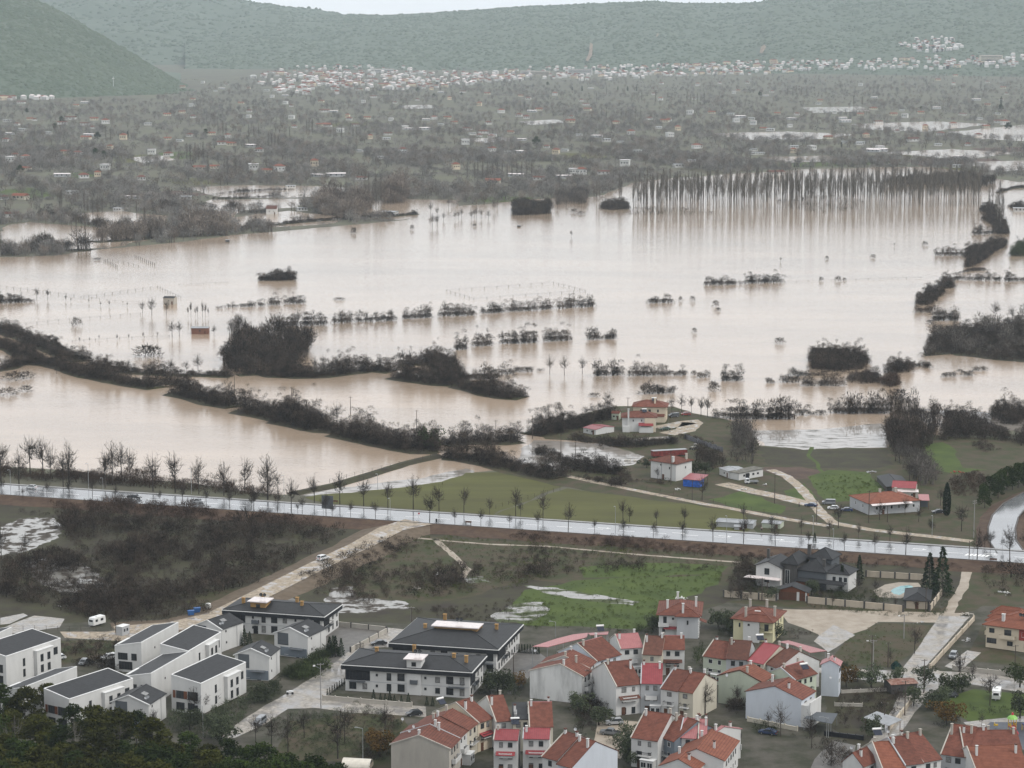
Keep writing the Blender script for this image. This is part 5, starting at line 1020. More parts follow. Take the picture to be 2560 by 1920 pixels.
# ---- apartment blocks with black hip roofs
def apartment(zm, A, B, C, h, label, tower, chims, floors=2, bays=True):
    b = Bld('apartment_building', zm, A, B, h, C=C, label=label, cat='building', group='apartment blocks with black hip roofs'); W, D = b.W, b.D
    b.wall_box(PW, h-1.1); b.box('fascia', -.9, W+.9, -.9, D+.9, h-1.1, h, PBK); e = b.box('roof_edge', -1., W+1., -1., D+1., h, h+.14, TRIM)
    rf = b.roof_hip(SLATE, h+.32, min(W, D)*.10, .75, ridge=True)
    tx, tw, tz, ty = tower
    t = MB().box(tx-tw/2, tx+tw/2, ty, ty+4.2, h+.1 if ty > 0 else .1, h+tz).build('stair_tower', POC if ty > 0 else PW, b.root)
    MB().box(tx-tw/2-.7, tx+tw/2+.7, ty-.8, ty+4.9, h+tz, h+tz+.25).build('flat_roof', CAPM, t)
    f, p = winmesh(1.2, 1.1, 'd'); o = link('window', f, t); o.location = (tx, ty, h+tz*.5); link('pane', p, o)
    for x, y in chims: b.chimney(x*W, y*D, h+2.3, .8, POC, h+.3)
    for fl in range(floors):
        z = 1.5+fl*2.9
        for i, u in enumerate(np.linspace(.06, .94, max(4, int(W/3.1)))):
            if abs(u*W-tx) < tw/2+.4 and ty <= 0: continue
            if i % 4 == 0: b.win('F', u, z+.1, 1.9, 2.0, 'd')
            elif i % 4 == 2: b.win('F', u, z+.3, .6, .7, 'd')
            else: b.win('F', u, z, 1.25, 1.5 if i % 3 else 2., random.choice(('d','dc')))
        for u in np.linspace(.12, .88, max(3, int(D/3.2))): b.win('R', u, z, 1.2, 1.6, random.choice(('d','dc')))
    for u in (.1, .9):
        b.balcony('F', u, 2.85, 4.2, 1.1, BLK, PDK)
    b.balcony('R', .3, 2.85, 4, 1.1, BLK, PDK); b.box('band', -.03, W+.03, -.05, 0., 2.75, 2.9, PGR); b.box('cladding', W*.0, W*.2, -.04, 0., 3.0, h-.9, PBK); b.box('cladding', W, W+.04, D*.05, D*.4, 3.0, h-.9, PBK)
    b.door('F', min(.95, tx/W), 1.4, 2.3, BLK); b.balcony('F', min(.95, tx/W), 3.2, 2., .9, PDK, PDK)
    for i in range(2): dish(b.pt(tx-.5+i*1.1, ty+3.6, h+tz+.25), b.root.rotation_euler.z+R(15), '%s black roof dish, %s' % (('left','right')[i], label.split(', ')[1]), .5, BLK)
    return b
ap1 = apartment('A2', (225,292),(1060,350),(1165,252), 6.4, 'white apartment block with black roof, one by the foot of the dirt road', (9., 4.6, 2.4, 2.0), [(.12,.35),(.25,.75),(.62,.7),(.72,.4)])
ap2 = apartment('A3', (300,468),(1255,530),(1525,312), 6.8, 'white apartment block with black roof, wide one with a long pale roof hatch', (15., 12., 2.9, 9.5), [(.2,.45),(.28,.9),(.5,.5),(.72,.55),(.86,.62)])
ap3 = apartment('A3', (-136,668),(1010,738),(1160,602), 7.0, 'white apartment block with black roof, one with white stair tower in front', (18.6, 3.8, 2.6, -.5), [(.18,.6),(.45,.9),(.82,.5),(.93,.4)])
# ---- red-roofed terraces
def terr(zm, E1, E2, h, D, label, roof=TILE, wall=PW, rise=2.2, rp=.5, gable=None, win='d', chim=2, lw=True, m2=None, group='terraced houses with red roofs', name='terraced_house', porch=None, floors=None, extra=True, rpx=None):
    if rpx:                           # roof height in the photograph gives run and rise
        run = rpx/7.4; D = run*2; rise = run*.5; rp = .5
    b = Bld(name, zm, E1, E2, h, D=D, label=label, group=group); b.W *= 1.05; W = b.W
    b.wall_gable(wall, h, rise, 'x', rp); b.roof_gable(roof, h, rise, 'x', rp, .4, .14, .12, m2)
    fl = floors or (2 if h < 7.6 else 3); n = max(1, int(W/2.6))
    for f in range(fl):
        z = h-1.25-2.75*f
        if z > .8: b.wins('F', n, z, 1.05, 1.3 if f < fl-1 else 1.7, win)
    if gable and lw: b.win(gable, .25, h-2, .7, .9, win); b.win(gable, .6, h-4.6, .8, 1., win)
    for i in range(chim): b.chimney(W*(.12 if i == 0 else .88), D*rp*random.uniform(.62, 1.2), h+rise+.75, .5, random.choice((None, PW, PCO)), h+.6)
    pw_ = MB()
    for y0, y1, z0, z1 in ((-.45, D*rp, h-.45*rise/(D*rp), h+rise), (D*rp, D+.4, h+rise, h-.4*rise/(D*(1-rp)))): pw_.hull([(-.14,y0,z0),(.14,y0,z0),(.14,y1,z1),(-.14,y1,z1)], [(-.14,y0,z0+.3),(.14,y0,z0+.3),(.14,y1,z1+.3),(-.14,y1,z1+.3)])
    pw_.build('party_wall', random.choice((PGR, PCO, PCO, TILEB)), b.root)
    if extra and W > 4 and random.random() < .6:
        sr = MB().box(W*.45, W*.95, -1.9, -.02, 0, 2.6).build('sun_room', wall, b.root); MB().box(W*.43, W*.97, -2.1, 0, 2.6, 2.72).build('sun_room_roof', TRIM, sr)
        for k in range(2): f, p = winmesh(W*.2, 1.3, 'w'); o = link('window', f, sr); o.location = (W*(.58+.24*k), -1.9, 1.5); link('pane', p, o)
    if extra:
        b.balcony('F', .5, h-4.0, max(1.6, W*.55), 1., random.choice((BLK, PW)), PW); b.door('F', .3, 1., 2.1)
    if porch: b.awning('F', .5, h-2.9, W*.8, 1.3, porch, .6)
    return b
def dishes(b, spots, label):
    for i, (x, y, z) in enumerate(spots): dish(b.pt(x*b.W, y*b.D, z), b.root.rotation_euler.z+R(random.uniform(-30,40)), label if len(spots) == 1 else '%s %s' % (('first','second','third','fourth')[i], label), random.uniform(.36,.45), GREYM)
t1 = terr('A4', (648,782),(732,724), 7.2, 14.5, 'end terrace house with stained white gable wall', wall=PS, gable='L', rise=2.6, rp=.42, lw=False)
terr('A4', (702,702),(768,640), 7.2, 13, 'terrace house with brick-red roof just behind the stained gable', wall=PW, rise=2.6)
terr('A4', (775,636),(990,575), 7.2, 11, 'terrace house with wide tile roof and pale blue balcony', rpx=50, wall=PB, m2=PNKX)
terr('A4', (997,518),(1195,505), 7.6, 10, 'terrace house with pale pink seamed metal roof', rpx=36, roof=PNKX, wall=PW, m2=PNKX)
terr('A4', (1202,570),(1370,578), 6.6, 10.5, 'terrace house with weathered brown tile roof in the upper row', rpx=48, roof=TILEB, wall=PC)
t1f = terr('A4', (1373,525),(1580,527), 7.2, 9, 'end terrace house with bright white gable and porch roof', rpx=35, gable='R', porch=TILEB, m2=PNKX)
terr('A4', (960,866),(1182,842), 7.8, 10, 'terrace house with red-walled sun room in the middle row', rpx=58, win='d', porch=TILEB)
terr('A4', (1188,838),(1372,842), 8.0, 10, 'terrace house with crimson metal roof in the middle row', rpx=48, roof=METX, wall=PGR, m2=METX)
terr('A4', (1372,885),(1522,910), 7.2, 12, 'terrace house with white front next to the yellow end house', rpx=50)
t2d = terr('A4', (1524,905),(1662,928), 7.2, 13.5, 'yellow end terrace house with cream gable behind a wide bare tree', rpx=48, wall=PC, gable='R', lw=False, rise=2.8)
terr('A5', (640,803),(868,840), 6.8, 10, 'pale green terrace house with white bay window', rpx=43, wall=PG, win='w')
terr('A5', (872,832),(1082,845), 7.2, 10, 'grey-blue terrace house with brown tile roof', rpx=48, roof=TILEB, wall=PGR)
terr('A5', (1090,850),(1245,885), 7.2, 11, 'terrace house with wet crimson metal roof and red porch', rpx=50, roof=METX, wall=PC, porch=METX, m2=METX)
terr('A5', (1278,885),(1395,928), 7.0, 12, 'terrace house with tile roof between crimson roof and white chimney', rpx=50, roof=TILEB)
terr('A5', (1225,1075),(1345,1010), 7.2, 12, 'terrace house with orange tiles behind the pale blue gable', roof=TILEO, wall=PG)
def end_gable(zm, A, B, C, h, label, roof, wall, rise=2.6, rp=.5, m2=None, wins=True, D=None):
    b = Bld('terraced_house', zm, A, B, h, C=C, D=D, label=label, group='terraced houses with red roofs'); b.wall_gable(wall, h, rise, 'y', rp); b.roof_gable(roof, h, rise, 'y', rp, .4, .14, .15, m2)
    if wins:
        b.wins('R', max(2, int(b.D/3)), h-1.6, 1.1, 1.2, 'd'); b.wins('R', max(2, int(b.D/3)), h-4.4, 1.1, 1.3, 'w')
    b.chimney(b.W*.7, b.D*.3, h+rise+.5, .5, None, h+.5); b.chimney(b.W*.3, b.D*.7, h+rise+.6, .5, PW, h+.5)
    return b
eg = end_gable('A5', (1072,1168),(1632,1250),(1765,1160), 7.0, 'end terrace house with pale blue-white gable and roof terrace', TILE, PB, 2.4, .52)
eg.box('terrace_wall', eg.W, eg.W+2.4, .0, eg.D*.8, 0, 5.6, PW); eg.box('terrace_parapet', eg.W+2.2, eg.W+2.45, .0, eg.D*.8, 5.6, 6.5, PW)
pk = end_gable('A5', (1836,893),(2012,905),(2030,860), 8.4, 'tall pale terrace house with hipped pink metal roof at right', PNKX, PB, 1.2, .5, PNKX, D=8)
terr('A5', (1560,1050),(1775,985), 7.0, 9, 'terrace house with red tiles and two solar heaters', wall=PG, roof=TILE, m2=PNKX)
solar(g('A5', 1665, 940, 9.0), R(20), 'white solar water heater with tank on the red terrace roof')
t4a = terr('A3', (822,1448),(915,1350), 7.4, 14, 'end terrace house with bare concrete gable and pipe chimney', wall=PCO, gable='L', lw=False, rise=2.6, rp=.52)
terr('A3', (908,1348),(984,1278), 7.4, 14, 'terrace house with glazed balcony next to the concrete gable', wall=PW, win='w', rise=2.6)
terr('A3', (986,1276),(1082,1203), 7.4, 13, 'terrace house on the bend of the lower left row', wall=PC, rise=2.6)
terr('A3', (1086,1203),(1212,1160), 7.4, 11, 'terrace house with beige front and red awning in the lower left row', rpx=52, wall=PBE, rise=2.4, porch=METX)
terr('A3', (1250,1192),(1392,1180), 7.2, 11, 'terrace house left of the black flat-roofed one', rpx=58, wall=PW)
fb = Bld('terraced_house', 'A3', (1408,1172),(1575,1172), 8.0, D=9, label='terrace house with black felt roof and skylights', group='terraced houses with red roofs'); fb.wall_box(PC); fb.roof = fb.slab('roof', [(-.2,-.3,7.9),(fb.W+.2,-.3,7.9),(fb.W+.2,9.2,9.4),(-.2,9.2,9.4)], .15, SLATE); fb.wins('F', 2, 6.6); fb.wins('F', 2, 3.8); fb.chimney(.5, 4, 10.2); fb.chimney(fb.W-.5, 3, 10.); fb.box('skylight', .3, 1., 1., 5., 8.3, 8.9, CURT, fb.roof)
t4g = terr('A3', (1562,1240),(1768,1238), 7.2, 11.5, 'end terrace house with off-white gable and pink rear roof', rpx=55, wall=PC, gable='R', lw=False, m2=PNKX)
t5a = terr('A3', (1232,1358),(1442,1364), 8.4, 7, 'terrace house with crimson metal roof and deep white balcony', roof=METX, rise=1.3, porch=METX, chim=1)
terr('A3', (1502,1348),(1732,1352), 8.4, 7, 'terrace house with two crimson metal roofs stepped above each other', roof=METX, rise=1.3, porch=METX, chim=1)
terr('A3', (1682,1512),(1815,1548), 7.6, 11, 'terrace house with tiled roof and small roof hatch', rpx=58, rise=2.6)
t5d = terr('A3', (1822,1580),(1950,1614), 7.6, 14, 'end terrace house with big pale blue gable at bottom centre', rpx=60, wall=PB, gable='R', lw=False, rise=2.9)
terr('A4', (1100,1335),(1332,1368), 7.2, 11, 'terrace house with plain tile roof beside the car yard', rpx=60, wall=PW)
terr('A4', (1340,1318),(1490,1372), 7.0, 12, 'slate blue terrace house with quoined corner', rpx=52, wall=PSL, win='w')
t6c = terr('A4', (1545,1335),(1690,1345), 7.6, 9, 'terrace house with faded pink ribbed roof, left of the twins', rpx=42, roof=PNKX, m2=PNKX, wall=PW)
terr('A4', (1718,1350),(1790,1352), 7.6, 9, 'terrace house with faded pink ribbed roof, right of the twins', rpx=42, roof=PNKX, m2=PNKX, wall=PGR, chim=3)
rr = end_gable('A4', (1800,1345),(2110,1262),(2140,1240), 7.2, 'terrace house with long pink ribbed roof and stepped white parapet', PNKX, PW, 1.6, .5, PNKX, D=9)
end_gable('A4', (1520,1515),(1950,1555),(2200,1380), 6.2, 'lower terrace house with hipped orange roof at the bottom edge', TILEO, PW, 2.2, .42)
end_gable('A4', (1365,1600),(1700,1640),(1905,1548), 5.2, 'lowest terrace house cut by the bottom edge', TILEO, PW, 2., .5)
terr('A6', (640,1660),(830,1650), 7., 11, 'bottom right terrace house with orange tiles and dormer', rpx=55, roof=TILEO)
terr('A6', (835,1630),(985,1612), 7.4, 12, 'bottom right terrace house with tiles and two slim chimneys', rpx=58)
terr('A6', (988,1605),(1142,1578), 7.4, 12, 'bottom right terrace house with dark ridge valley', rpx=60)
terr('A6', (1150,1532),(1352,1560), 7.4, 12, 'bottom right terrace house with big white chimney stack', rpx=66, roof=TILE, wall=PGR)
terr('A6', (1356,1560),(1576,1562), 7.4, 12, 'bottom right terrace house with pale grey front and air unit', rpx=62, roof=TILE, wall=PGR, win='w')
terr('A6', (1572,1495),(1832,1492), 7.6, 9, 'bottom right terrace house set back with brick-red lower roof', rpx=40, roof=TILE, wall=PCO, porch=TILE)
terr('A6', (1450,1680),(1880,1662), 6.5, 10, 'terrace house roof cut by the bottom right corner', rpx=50, roof=TILEO, extra=False)
end_gable('A6', (300,1600),(470,1640),(560,1580), 7.2, 'bottom right end house with white stepped parapets', TILE, PW, 2.4, .5)
def canopy(zm, pts, z, m, label):
    P = [g(zm, *p, z) for p in pts]; t = empty('roof_canopy', (P[0].x, P[0].y, 0)); o0 = Vector((P[0].x, P[0].y, 0)); Q = [p-o0 for p in P]
    if (Q[1]-Q[0]).cross(Q[2]-Q[0]).z < 0: Q = Q[::-1]
    MB().hull(Q, [p+Vector((0,0,.12)) for p in Q]).build('sheet', m, t)
    mb = MB(); [mb.tube((p.x*.97, p.y*.97, 0), (p.x*.97, p.y*.97, p.z), .07, n=5) for p in Q]; mb.build('post', GREYM, t); return tag(t, label, 'canopy')
canopy('A4', [(190,505),(420,430),(560,395),(700,380),(690,420),(480,470),(330,510)], 7.6, PNKX, 'long pink metal canopy behind the upper terrace')
canopy('A4', [(700,382),(890,368),(880,395),(720,400)], 8.6, PNKX, 'short pink metal canopy right of the long one')
canopy('A5', [(1400,670),(1500,655),(1890,760),(1720,780),(1560,705)], 8.0, PNKX, 'pink metal roof sheet behind the right terrace')
canopy('A5', [(1660,1440),(1740,1375),(2000,1395),(1940,1500)], 3.0, PDK, 'dark grey car port beside the pale blue gable')
for zm, x, y, z, lb in [('A4',215,555,7.5,'round dish on the parapet above the stained gable'),('A4',1975,785,7.2,'white dish at the corner of the cream gable'),('A3',1985,1285,8.6,'white dish on the tiled roof at bottom centre'),('A5',875,1020,7.2,'white dish beside the yellow end house'),('A5',1505,1110,8.3,'dish on the pale blue gabled roof'),('A5',1925,1045,7.5,'dish on the railed roof terrace'),
    ('A6',690,1360,8.6,'white dish on the bottom right terrace ridge'),('A6',375,1500,8.,'dark dish on the bottom right end house'),('A3',390,1190,8.4,'grey dish on the lower left terrace, farthest'),('A3',490,1260,8.2,'grey dish on the lower left terrace, middle'),('A3',455,1300,8.,'grey dish on the lower left terrace, nearest')]: dish(g(zm, x, y+14, z), R(random.uniform(-20,40)), lb, .38, PGR)
solar(g('A4', 815, 355, 9.2), R(10), 'solar water heater with two tanks on the pink canopy'); solar(g('A3', 750, 1030, 9.2), R(40), 'solar heater with silver tank on the lower left terrace'); solar(g('A3', 1430, 1215, 7.), R(5), 'solar water heater on the flat ledge by the black roof'); solar(g('A5', 1215, 645, 9.6), R(10), 'white water tank heater on the green terrace'); solar(g('A6', 600, 1370, 8.8), R(10), 'solar heater with dark red tank at bottom right')
# ---- free-standing villas
v1 = Bld('villa', 'A4', (1355,205),(1725,215), 6.4, C=(1838,100), label='white two-storey villa with red hip roof and tall white chimneys'); W, D = v1.W, v1.D
v1.wall_box(PW); v1.roof_hip(TILE, 6.4, 2.2, .8); v1.box('wing', W*.45, W*.98, -1.6, .0, 0, 6.2, PGR); v1.roof_hip(TILE, 6.45, 1.5, .6, x0=W*.45, x1=W*.98, y0=-1.6, y1=2.2, name='wing_roof', par=v1.roof)
for x, y in ((.2,.2),(.42,.85),(.6,-.05),(.9,.5)): v1.chimney(W*x, D*y, 9.6, .6, PW, 6.6)
v1.win('F', .15, 4.8, 1., 2., 'd'); v1.win('F', .35, 5.2, .6, .6, 'd'); v1.win('F', .12, 1.6, 1., 1.6, 'w'); v1.balcony('F', .12, 3.2, 3., 1.2, PW); v1.awning('F', .3, 2.9, 4, 1.4, METX); v1.wins('R', 3, 4.6, .9, 1.4); v1.wins('R', 3, 1.6, .9, 1.4)
for k in range(9): v1.box('quoin', W*.98-.02, W*.98+.3, -1.66, -1.2, .3+k*.65, .6+k*.65, TRIM)
v1.awning('R', .35, 4., 3., 2., TILE, .8); o = v1.win('F', .72, 4.6, .5, 1.2, 'd'); o.location.y = -1.6
v2 = Bld('villa', 'A5', (945,425),(1345,460), 6.2, C=(1490,360), label='yellow and white villa with red hip roof and corner balcony'); W, D = v2.W, v2.D
v2.wall_box(PY); v2.roof_hip(TILE, 6.2, 2.2, .8); v2.box('wing', W*.28, W*.68, -1.4, .0, 0, 6.0, PW); v2.roof_hip(TILE, 6.25, 1.4, .6, x0=W*.28, x1=W*1.0, y0=-1.4, y1=2.4, name='wing_roof', par=v2.roof)
for x, y in ((.2,.8),(.3,.05),(.6,.9),(.95,.35)): v2.chimney(W*x, D*y, 9.2, .6, PCO, 6.4)
v2.win('F', .16, 4.4, .5, 1.2, 'd'); o = v2.win('F', .42, 5.0, .6, .6, 'd'); o.location.y = -1.4; v2.win('F', .84, 4.2, 1.2, 2., 'd'); v2.balcony('F', .84, 3.2, W*.3, 1.3, BLK, PY); v2.wins('R', 3, 4.6, .8, 1.4, 'd'); v2.wins('R', 2, 1.7, 1.2, 1.4, 'w'); v2.box('skylight', W*.45, W*.6, D*.3, D*.4, 7.4, 7.9, FRW, v2.roof)
cr_ = Bld('apartment_building', 'A6', (1540,415),(1960,470), 6.6, D=16, label='cream apartment house with stepped orange roofs at the right edge', cat='building'); W, D = cr_.W, cr_.D
cr_.wall_box(PBE); cr_.roof_hip(TILEO, 6.6, 2.6, .9)
for i in range(3): cr_.roof_hip(TILEO, 6.7+.25*i, 1.6, .5, x0=-1.2-.6*i, x1=W*.5, y0=4.+i*4, y1=8.+i*4, name='roof_step', par=cr_.roof); 
cr_.box('wing', -1.2, 0, 4, 15, 0, 6.6, PBE)
cr_.chimney(W*.3, 2.2, 9.2, .8, PW, 6.8); cr_.chimney(W*.75, 4, 9.8, .8, PW, 6.8)
for u, z, w_, h_, st in ((.12,5.,1.5,1.3,'d'),(.45,4.9,2.,1.7,'d'),(.8,4.9,1.8,1.5,'w'),(.12,2.1,2.8,1.5,'d'),(.5,1.9,1.6,1.3,'d'),(.85,1.9,1.6,1.3,'d')): cr_.win('F', u, z, w_, h_, st)
cr_.box('cladding', W*.68, W*.92, -.06, 0, 3.2, 6.2, PRD); cr_.balcony('F', .45, 3.4, 4.5, 1.2, PBE, PBE); cr_.balcony('L', .2, 3.2, 3, 1., PBE, PBE)
for i in range(3): dish(cr_.pt(W*.62+i*.9, 3.4, 8.6), cr_.root.rotation_euler.z+R(20), '%s black dish on the cream apartment roof' % ('left','middle','right')[i], .5, BLK)
# dark villa with walled garden
dv = Bld('villa', 'A7', (450,388),(660,410), 6.4, D=11, label='large dark-roofed villa with white gable wing and stone walls'); W, D = dv.W, dv.D
dv.wall_gable(PW, 6.4, 1.5, 'y'); dv.roof_gable(SLATE, 6.4, 1.5, 'y', .5, .7, .15, .5); dv.win('F', .45, 4.7, 1.6, 2., 'd'); dv.win('F', .45, 1.9, 1.5, 1.3, 'd')
def vbox(name, x0, x1, y0, y1, h, m, rise=2., roofm=SLATE):
    w2 = dv.box(name, x0, x1, y0, y1, 0, h, m); dv.roof_hip(roofm, h+.02, rise, .6, x0=x0, x1=x1, y0=y0, y1=y1, name=name+'_roof', par=w2); return w2
vbox('stone_wing', W+.05, W+4.6, 2., 13., 7.4, PST, 2.4); vbox('main_block', W+4.65, W+13.5, 3., 14., 5.6, PDK, 3.); vbox('rear_block', W+6., W+13., 10., 18., 8.2, PDK, 2.6); vbox('east_wing', W+13.55, W+20.5, 4., 12., 5.4, PW, 2.2)
f, p = winmesh(1.5, 4.4, 'w'); o = link('window', f, dv.root); o.location = (W+1.6, 2., 3.2); link('pane', p, o)
for dx in (16., 18., 19.6): f, p = winmesh(1.2, 1.6, 'w'); o = link('window', f, dv.root); o.location = (W+dx, 4., 3.6); link('pane', p, o)
dv.roof_hip(CAPM, 2.9, .5, .2, x0=-2.8, x1=W+.4, y0=-2.6, y1=-.3, name='porch_roof', par=dv.roof, ridge=False); dv.chimney(W+5.2, 12, 11.4, 1., PST, 7.); dv.chimney(W+12., 6, 8.6, .8, PST, 5.); dv.chimney(.8, 9, 9.4, .8, PST, 6.)
dv.roof_hip(SLATE, 2.7, .8, .3, x0=W+4.6, x1=W+20, y0=.6, y1=2.9, name='veranda_roof', par=dv.roof); dv.box('timber_porch', W+4.6, W+8., 1.2, 3., 0, 2.6, PBR)
# gatehouse
gh = Bld('gatehouse', 'A7', (635,605),(885,622), 2.9, D=5, label='timber-clad garage gatehouse with dark gable roof at the villa wall', cat='garage'); W, D = gh.W, gh.D
gh.wall_gable(PBR, 2.9, 1.5, 'y'); gh.roof_gable(SLATE, 2.9, 1.5, 'y', .5, .8, .14, .6); gh.box('gate_post', -.1, .35, -.2, .1, 0, 2.8, PW); gh.box('gate_post', W*.67, W*.76, -.2, .1, 0, 2.7, PW); gh.box('gate_post', W-.3, W+.15, -.2, .1, 0, 2.7, PW)
for k in range(4): gh.box('garage_door', W*.06+k*W*.15, W*.06+(k+1)*W*.15-.03, -.08, 0, .05, 2.5, WOODD)
gh.door('F', .86, 1.3, 2.4)
# garden wall: posts and panels
def panel_wall(zm, P0, P1, n, h, label, pm, cm, pt=.5, name='garden_wall', posts=True, z=0.):
    a, b = g(zm, *P0), g(zm, *P1); d = (b-a).normalized(); ln = (b-a).length; t = empty(name, (a.x, a.y, z), math.atan2(d.y, d.x)); s_ = ln/n
    p1 = MB().box(pt/2, s_-pt/2, -.12, .12, 0, h).box(pt/2, s_-pt/2, -.18, .18, h, h+.1).mesh('panel', pm); p2 = MB().box(-pt/2, pt/2, -pt/2, pt/2, 0, h+.35).mesh('post', cm)
    for k in range(n):
        link('panel', p1, t, (k*s_, 0, 0))
    if posts:
        for k in range(n+1): link('post', p2, t, (k*s_, 0, 0))
    return tag(t, label, 'wall')
panel_wall('A7', (170,665),(625,700), 3, 1.9, 'beige garden wall with dark posts left of the villa gatehouse', PWB, PST)
panel_wall('A7', (890,718),(1720,795), 5, 1.9, 'long beige garden wall with dark posts right of the gatehouse', PWB, PST)
panel_wall('A7', (1950,795),(2060,640), 4, 1.9, 'beige garden wall along the villa east side', PWB, PST)
panel_wall('A7', (1400,490),(1900,520), 4, 1.8, 'beige garden wall behind the villa pool', PWB, PST)
ph = Bld('pool_house', 'A7', (1735,690),(1945,700), 2.6, C=(2050,610), label='low pool house with dark hip roof inside the villa wall', cat='shed'); ph.wall_box(PWB); ph.roof_hip(SLATE, 2.6, 1.6, .5); ph.box('corner_post', -.1, .45, -.12, .4, 0, 2.5, PST); ph.box('corner_post', ph.W-.45, ph.W+.1, -.12, .4, 0, 2.5, PST); ph.door('F', .5)
pool = S('pool_terrace', [(1470,610),(1560,560),(1680,540),(1850,545),(1880,580),(1700,680),(1500,665)], mat('pale_paving', (.30,.26,.21), rough=.6, var=.15), .060, 'A7', step=3, amp=.2)
pw = S('pool_water', [(1630,595),(1700,570),(1780,565),(1810,578),(1770,605),(1690,650),(1640,640),(1615,618)], mat('pool_water', (.13,.30,.31), rough=.05, var=.2, scale=.3), .068, 'A7', step=2, amp=.1)
# ------------------------------------------------------------------ farm, vehicles, street furniture
fh = Bld('farmhouse', 'B1', (675,132),(978,138), 6.6, D=10, label='tan two-storey farm house with red hip roof by the flood'); fh.wall_box(PBE); fh.roof_hip(TILE, 6.6, 2.2, .7); fh.chimney(fh.W*.65, 2.5, 9.6, .8, PBE, 6.8); fh.wins('F', 3, 4.8, .9, 1.2); fh.wins('R', 2, 4.8, .9, 1.2); fh.awning('F', .82, 3.4, 4, 2.2, TILE, .8); fh.box('porch', fh.W*.68, fh.W*.98, -2., 0, 0, 2.5, PBE); fh.wins('F', 2, 1.5, .9, 1.1, 'd', .1, .6)
solar(fh.pt(fh.W*.62, 4, 8.6), R(5), 'dark solar heater on the tan farm house roof')
f2 = Bld('farmhouse', 'B1', (575,232),(885,234), 6.3, D=9.5, label='white two-storey farm house with red roof in front of the tan one'); f2.wall_box(PW); f2.roof_hip(TILE, 6.3, 2., .6); f2.wins('F', 3, 4.9, .6, .8, 'd', .2, .95); f2.box('wing', f2.W*.66, f2.W*.99, -.5, 0, 0, 6.2, PBE); f2.box('porch', f2.W*.5, f2.W*.92, -2.2, -.55, 0, 2.4, PW); f2.awning('F', .7, 3.9, f2.W*.44, 2.6, METX, .9); f2.chimney(f2.W*.18, -.3, 9.6, .7, PW, .3); f2.box('outdoor_oven', .2, f2.W*.22, -1.2, 0, 0, 2.6, PW); f2.door('F', .58)
solar(f2.pt(f2.W*.66, 3.5, 8.), R(5), 'white solar heater on the white farm house roof')
def shed(name, zm, A, B, h, label, wall, roof, C=None, D=5., rise=.7, axis='x', cat='shed', wins=2, over=.3):
    b = Bld(name, zm, A, B, h, C=C, D=D, label=label, cat=cat); b.wall_gable(wall, h, rise, axis); b.roof_gable(roof, h, rise, axis, .5, over, .1, .2); b.wins('F', wins, h*.55, .7, .7) if wins else None; b.door('F', .8, .9, min(1.9, h*.85)); return b
shed('shed', 'B1', (215,328),(330,348), 2.3, 'low white shed with red roof left of the farm houses', PW, METX, C=(452,312))
shed('shed', 'B1', (475,195),(545,198), 3.0, 'small red-roofed hut behind the white farm house', PG, TILE, D=4)
f3 = Bld('farmhouse', 'B1', (838,628),(1068,662), 6.8, C=(1250,632), label='white block-like farm house with red and pink hip roof'); f3.wall_box(PW); f3.roof_hip(TILE, 6.8, 2., .6); f3.win('F', .4, 5.6, .5, .6); f3.win('F', .75, 4.8, .5, .9); f3.win('R', .6, 4.6, .6, .9); f3.chimney(f3.W*.85, .6, 9., .8, PW, 6.); f3.chimney(f3.W*.9, f3.D*.8, 9.2, .7, PCO, 6.9); f3.door('F', .5); f3.box('downpipe', f3.W*.42, f3.W*.44, -.06, 0, .2, 6.7, GREYM)
ct = Bld('cargo_container', 'B1', (905,545),(1175,530), 2.6, D=2.6, label='rusty red cargo trailer with grey roof beside the white farm house', cat='container'); MB().box(-2.2, ct.W, 0, 2.6, .5, 2.6).build('body', mat('rusty_red', (.16,.03,.025), rough=.6, var=.5, scale=.7), ct.root); MB().box(-2.2, ct.W, -.05, 2.65, 2.6, 2.7).build('roof', GREYM, ct.root)
for k in range(8): ct.box('rib', k*ct.W/8+.1, k*ct.W/8+.2, -.06, 0, .55, 2.55, PRD)
for x in (-1.5, 2, ct.W-1): MB().tube((x,.1,.3),(x,.5,.3), .3, n=10).build('wheel', BLK, ct.root)
ts = Bld('shelter', 'B1', (1135,800),(1290,812), 3.0, C=(1460,780), label='lean-to shelter with blue tarpaulin sides and rusty red roof', cat='shelter'); ts.slab('roof', [(-.3,-.3,2.9),(ts.W+.3,-.3,2.8),(ts.W+.3,ts.D+.3,3.3),(-.3,ts.D+.3,3.4)], .12, METX)
TARP = mat('blue_tarpaulin', (.02,.10,.42), rough=.45, var=.35, scale=1.2, bump=.6, bscale=1.5); ts.box('tarpaulin', 0, ts.W, -.05, .05, .2, 2.75, TARP); ts.box('tarpaulin', ts.W-.05, ts.W+.05, .1, ts.D*.5, .2, 2.7, TARP)
for x, y in ((0,0),(ts.W,0),(ts.W,ts.D),(0,ts.D)): MB().tube((x,y+.1,0),(x,y+.1,2.85), .08).build('post', WOODD, ts.root)
ws = Bld('shed', 'B1', (1565,735),(1650,752), 2.7, C=(1930,725), label='long white shed with mossy grey roof by the farm track', cat='shed'); ws.wall_box(PW); ws.slab('roof', [(-.4,-.4,2.75),(ws.W+.4,-.4,2.75),(ws.W+.4,ws.D+.4,3.1),(-.4,ws.D+.4,3.1)], .15, mat('mossy_roof', (.13,.125,.105), var=.4, scale=.6)); ws.wins('R', 4, 1.6, 1., .8, 'd'); ws.door('R', .35, 2., 2.3, BLK)
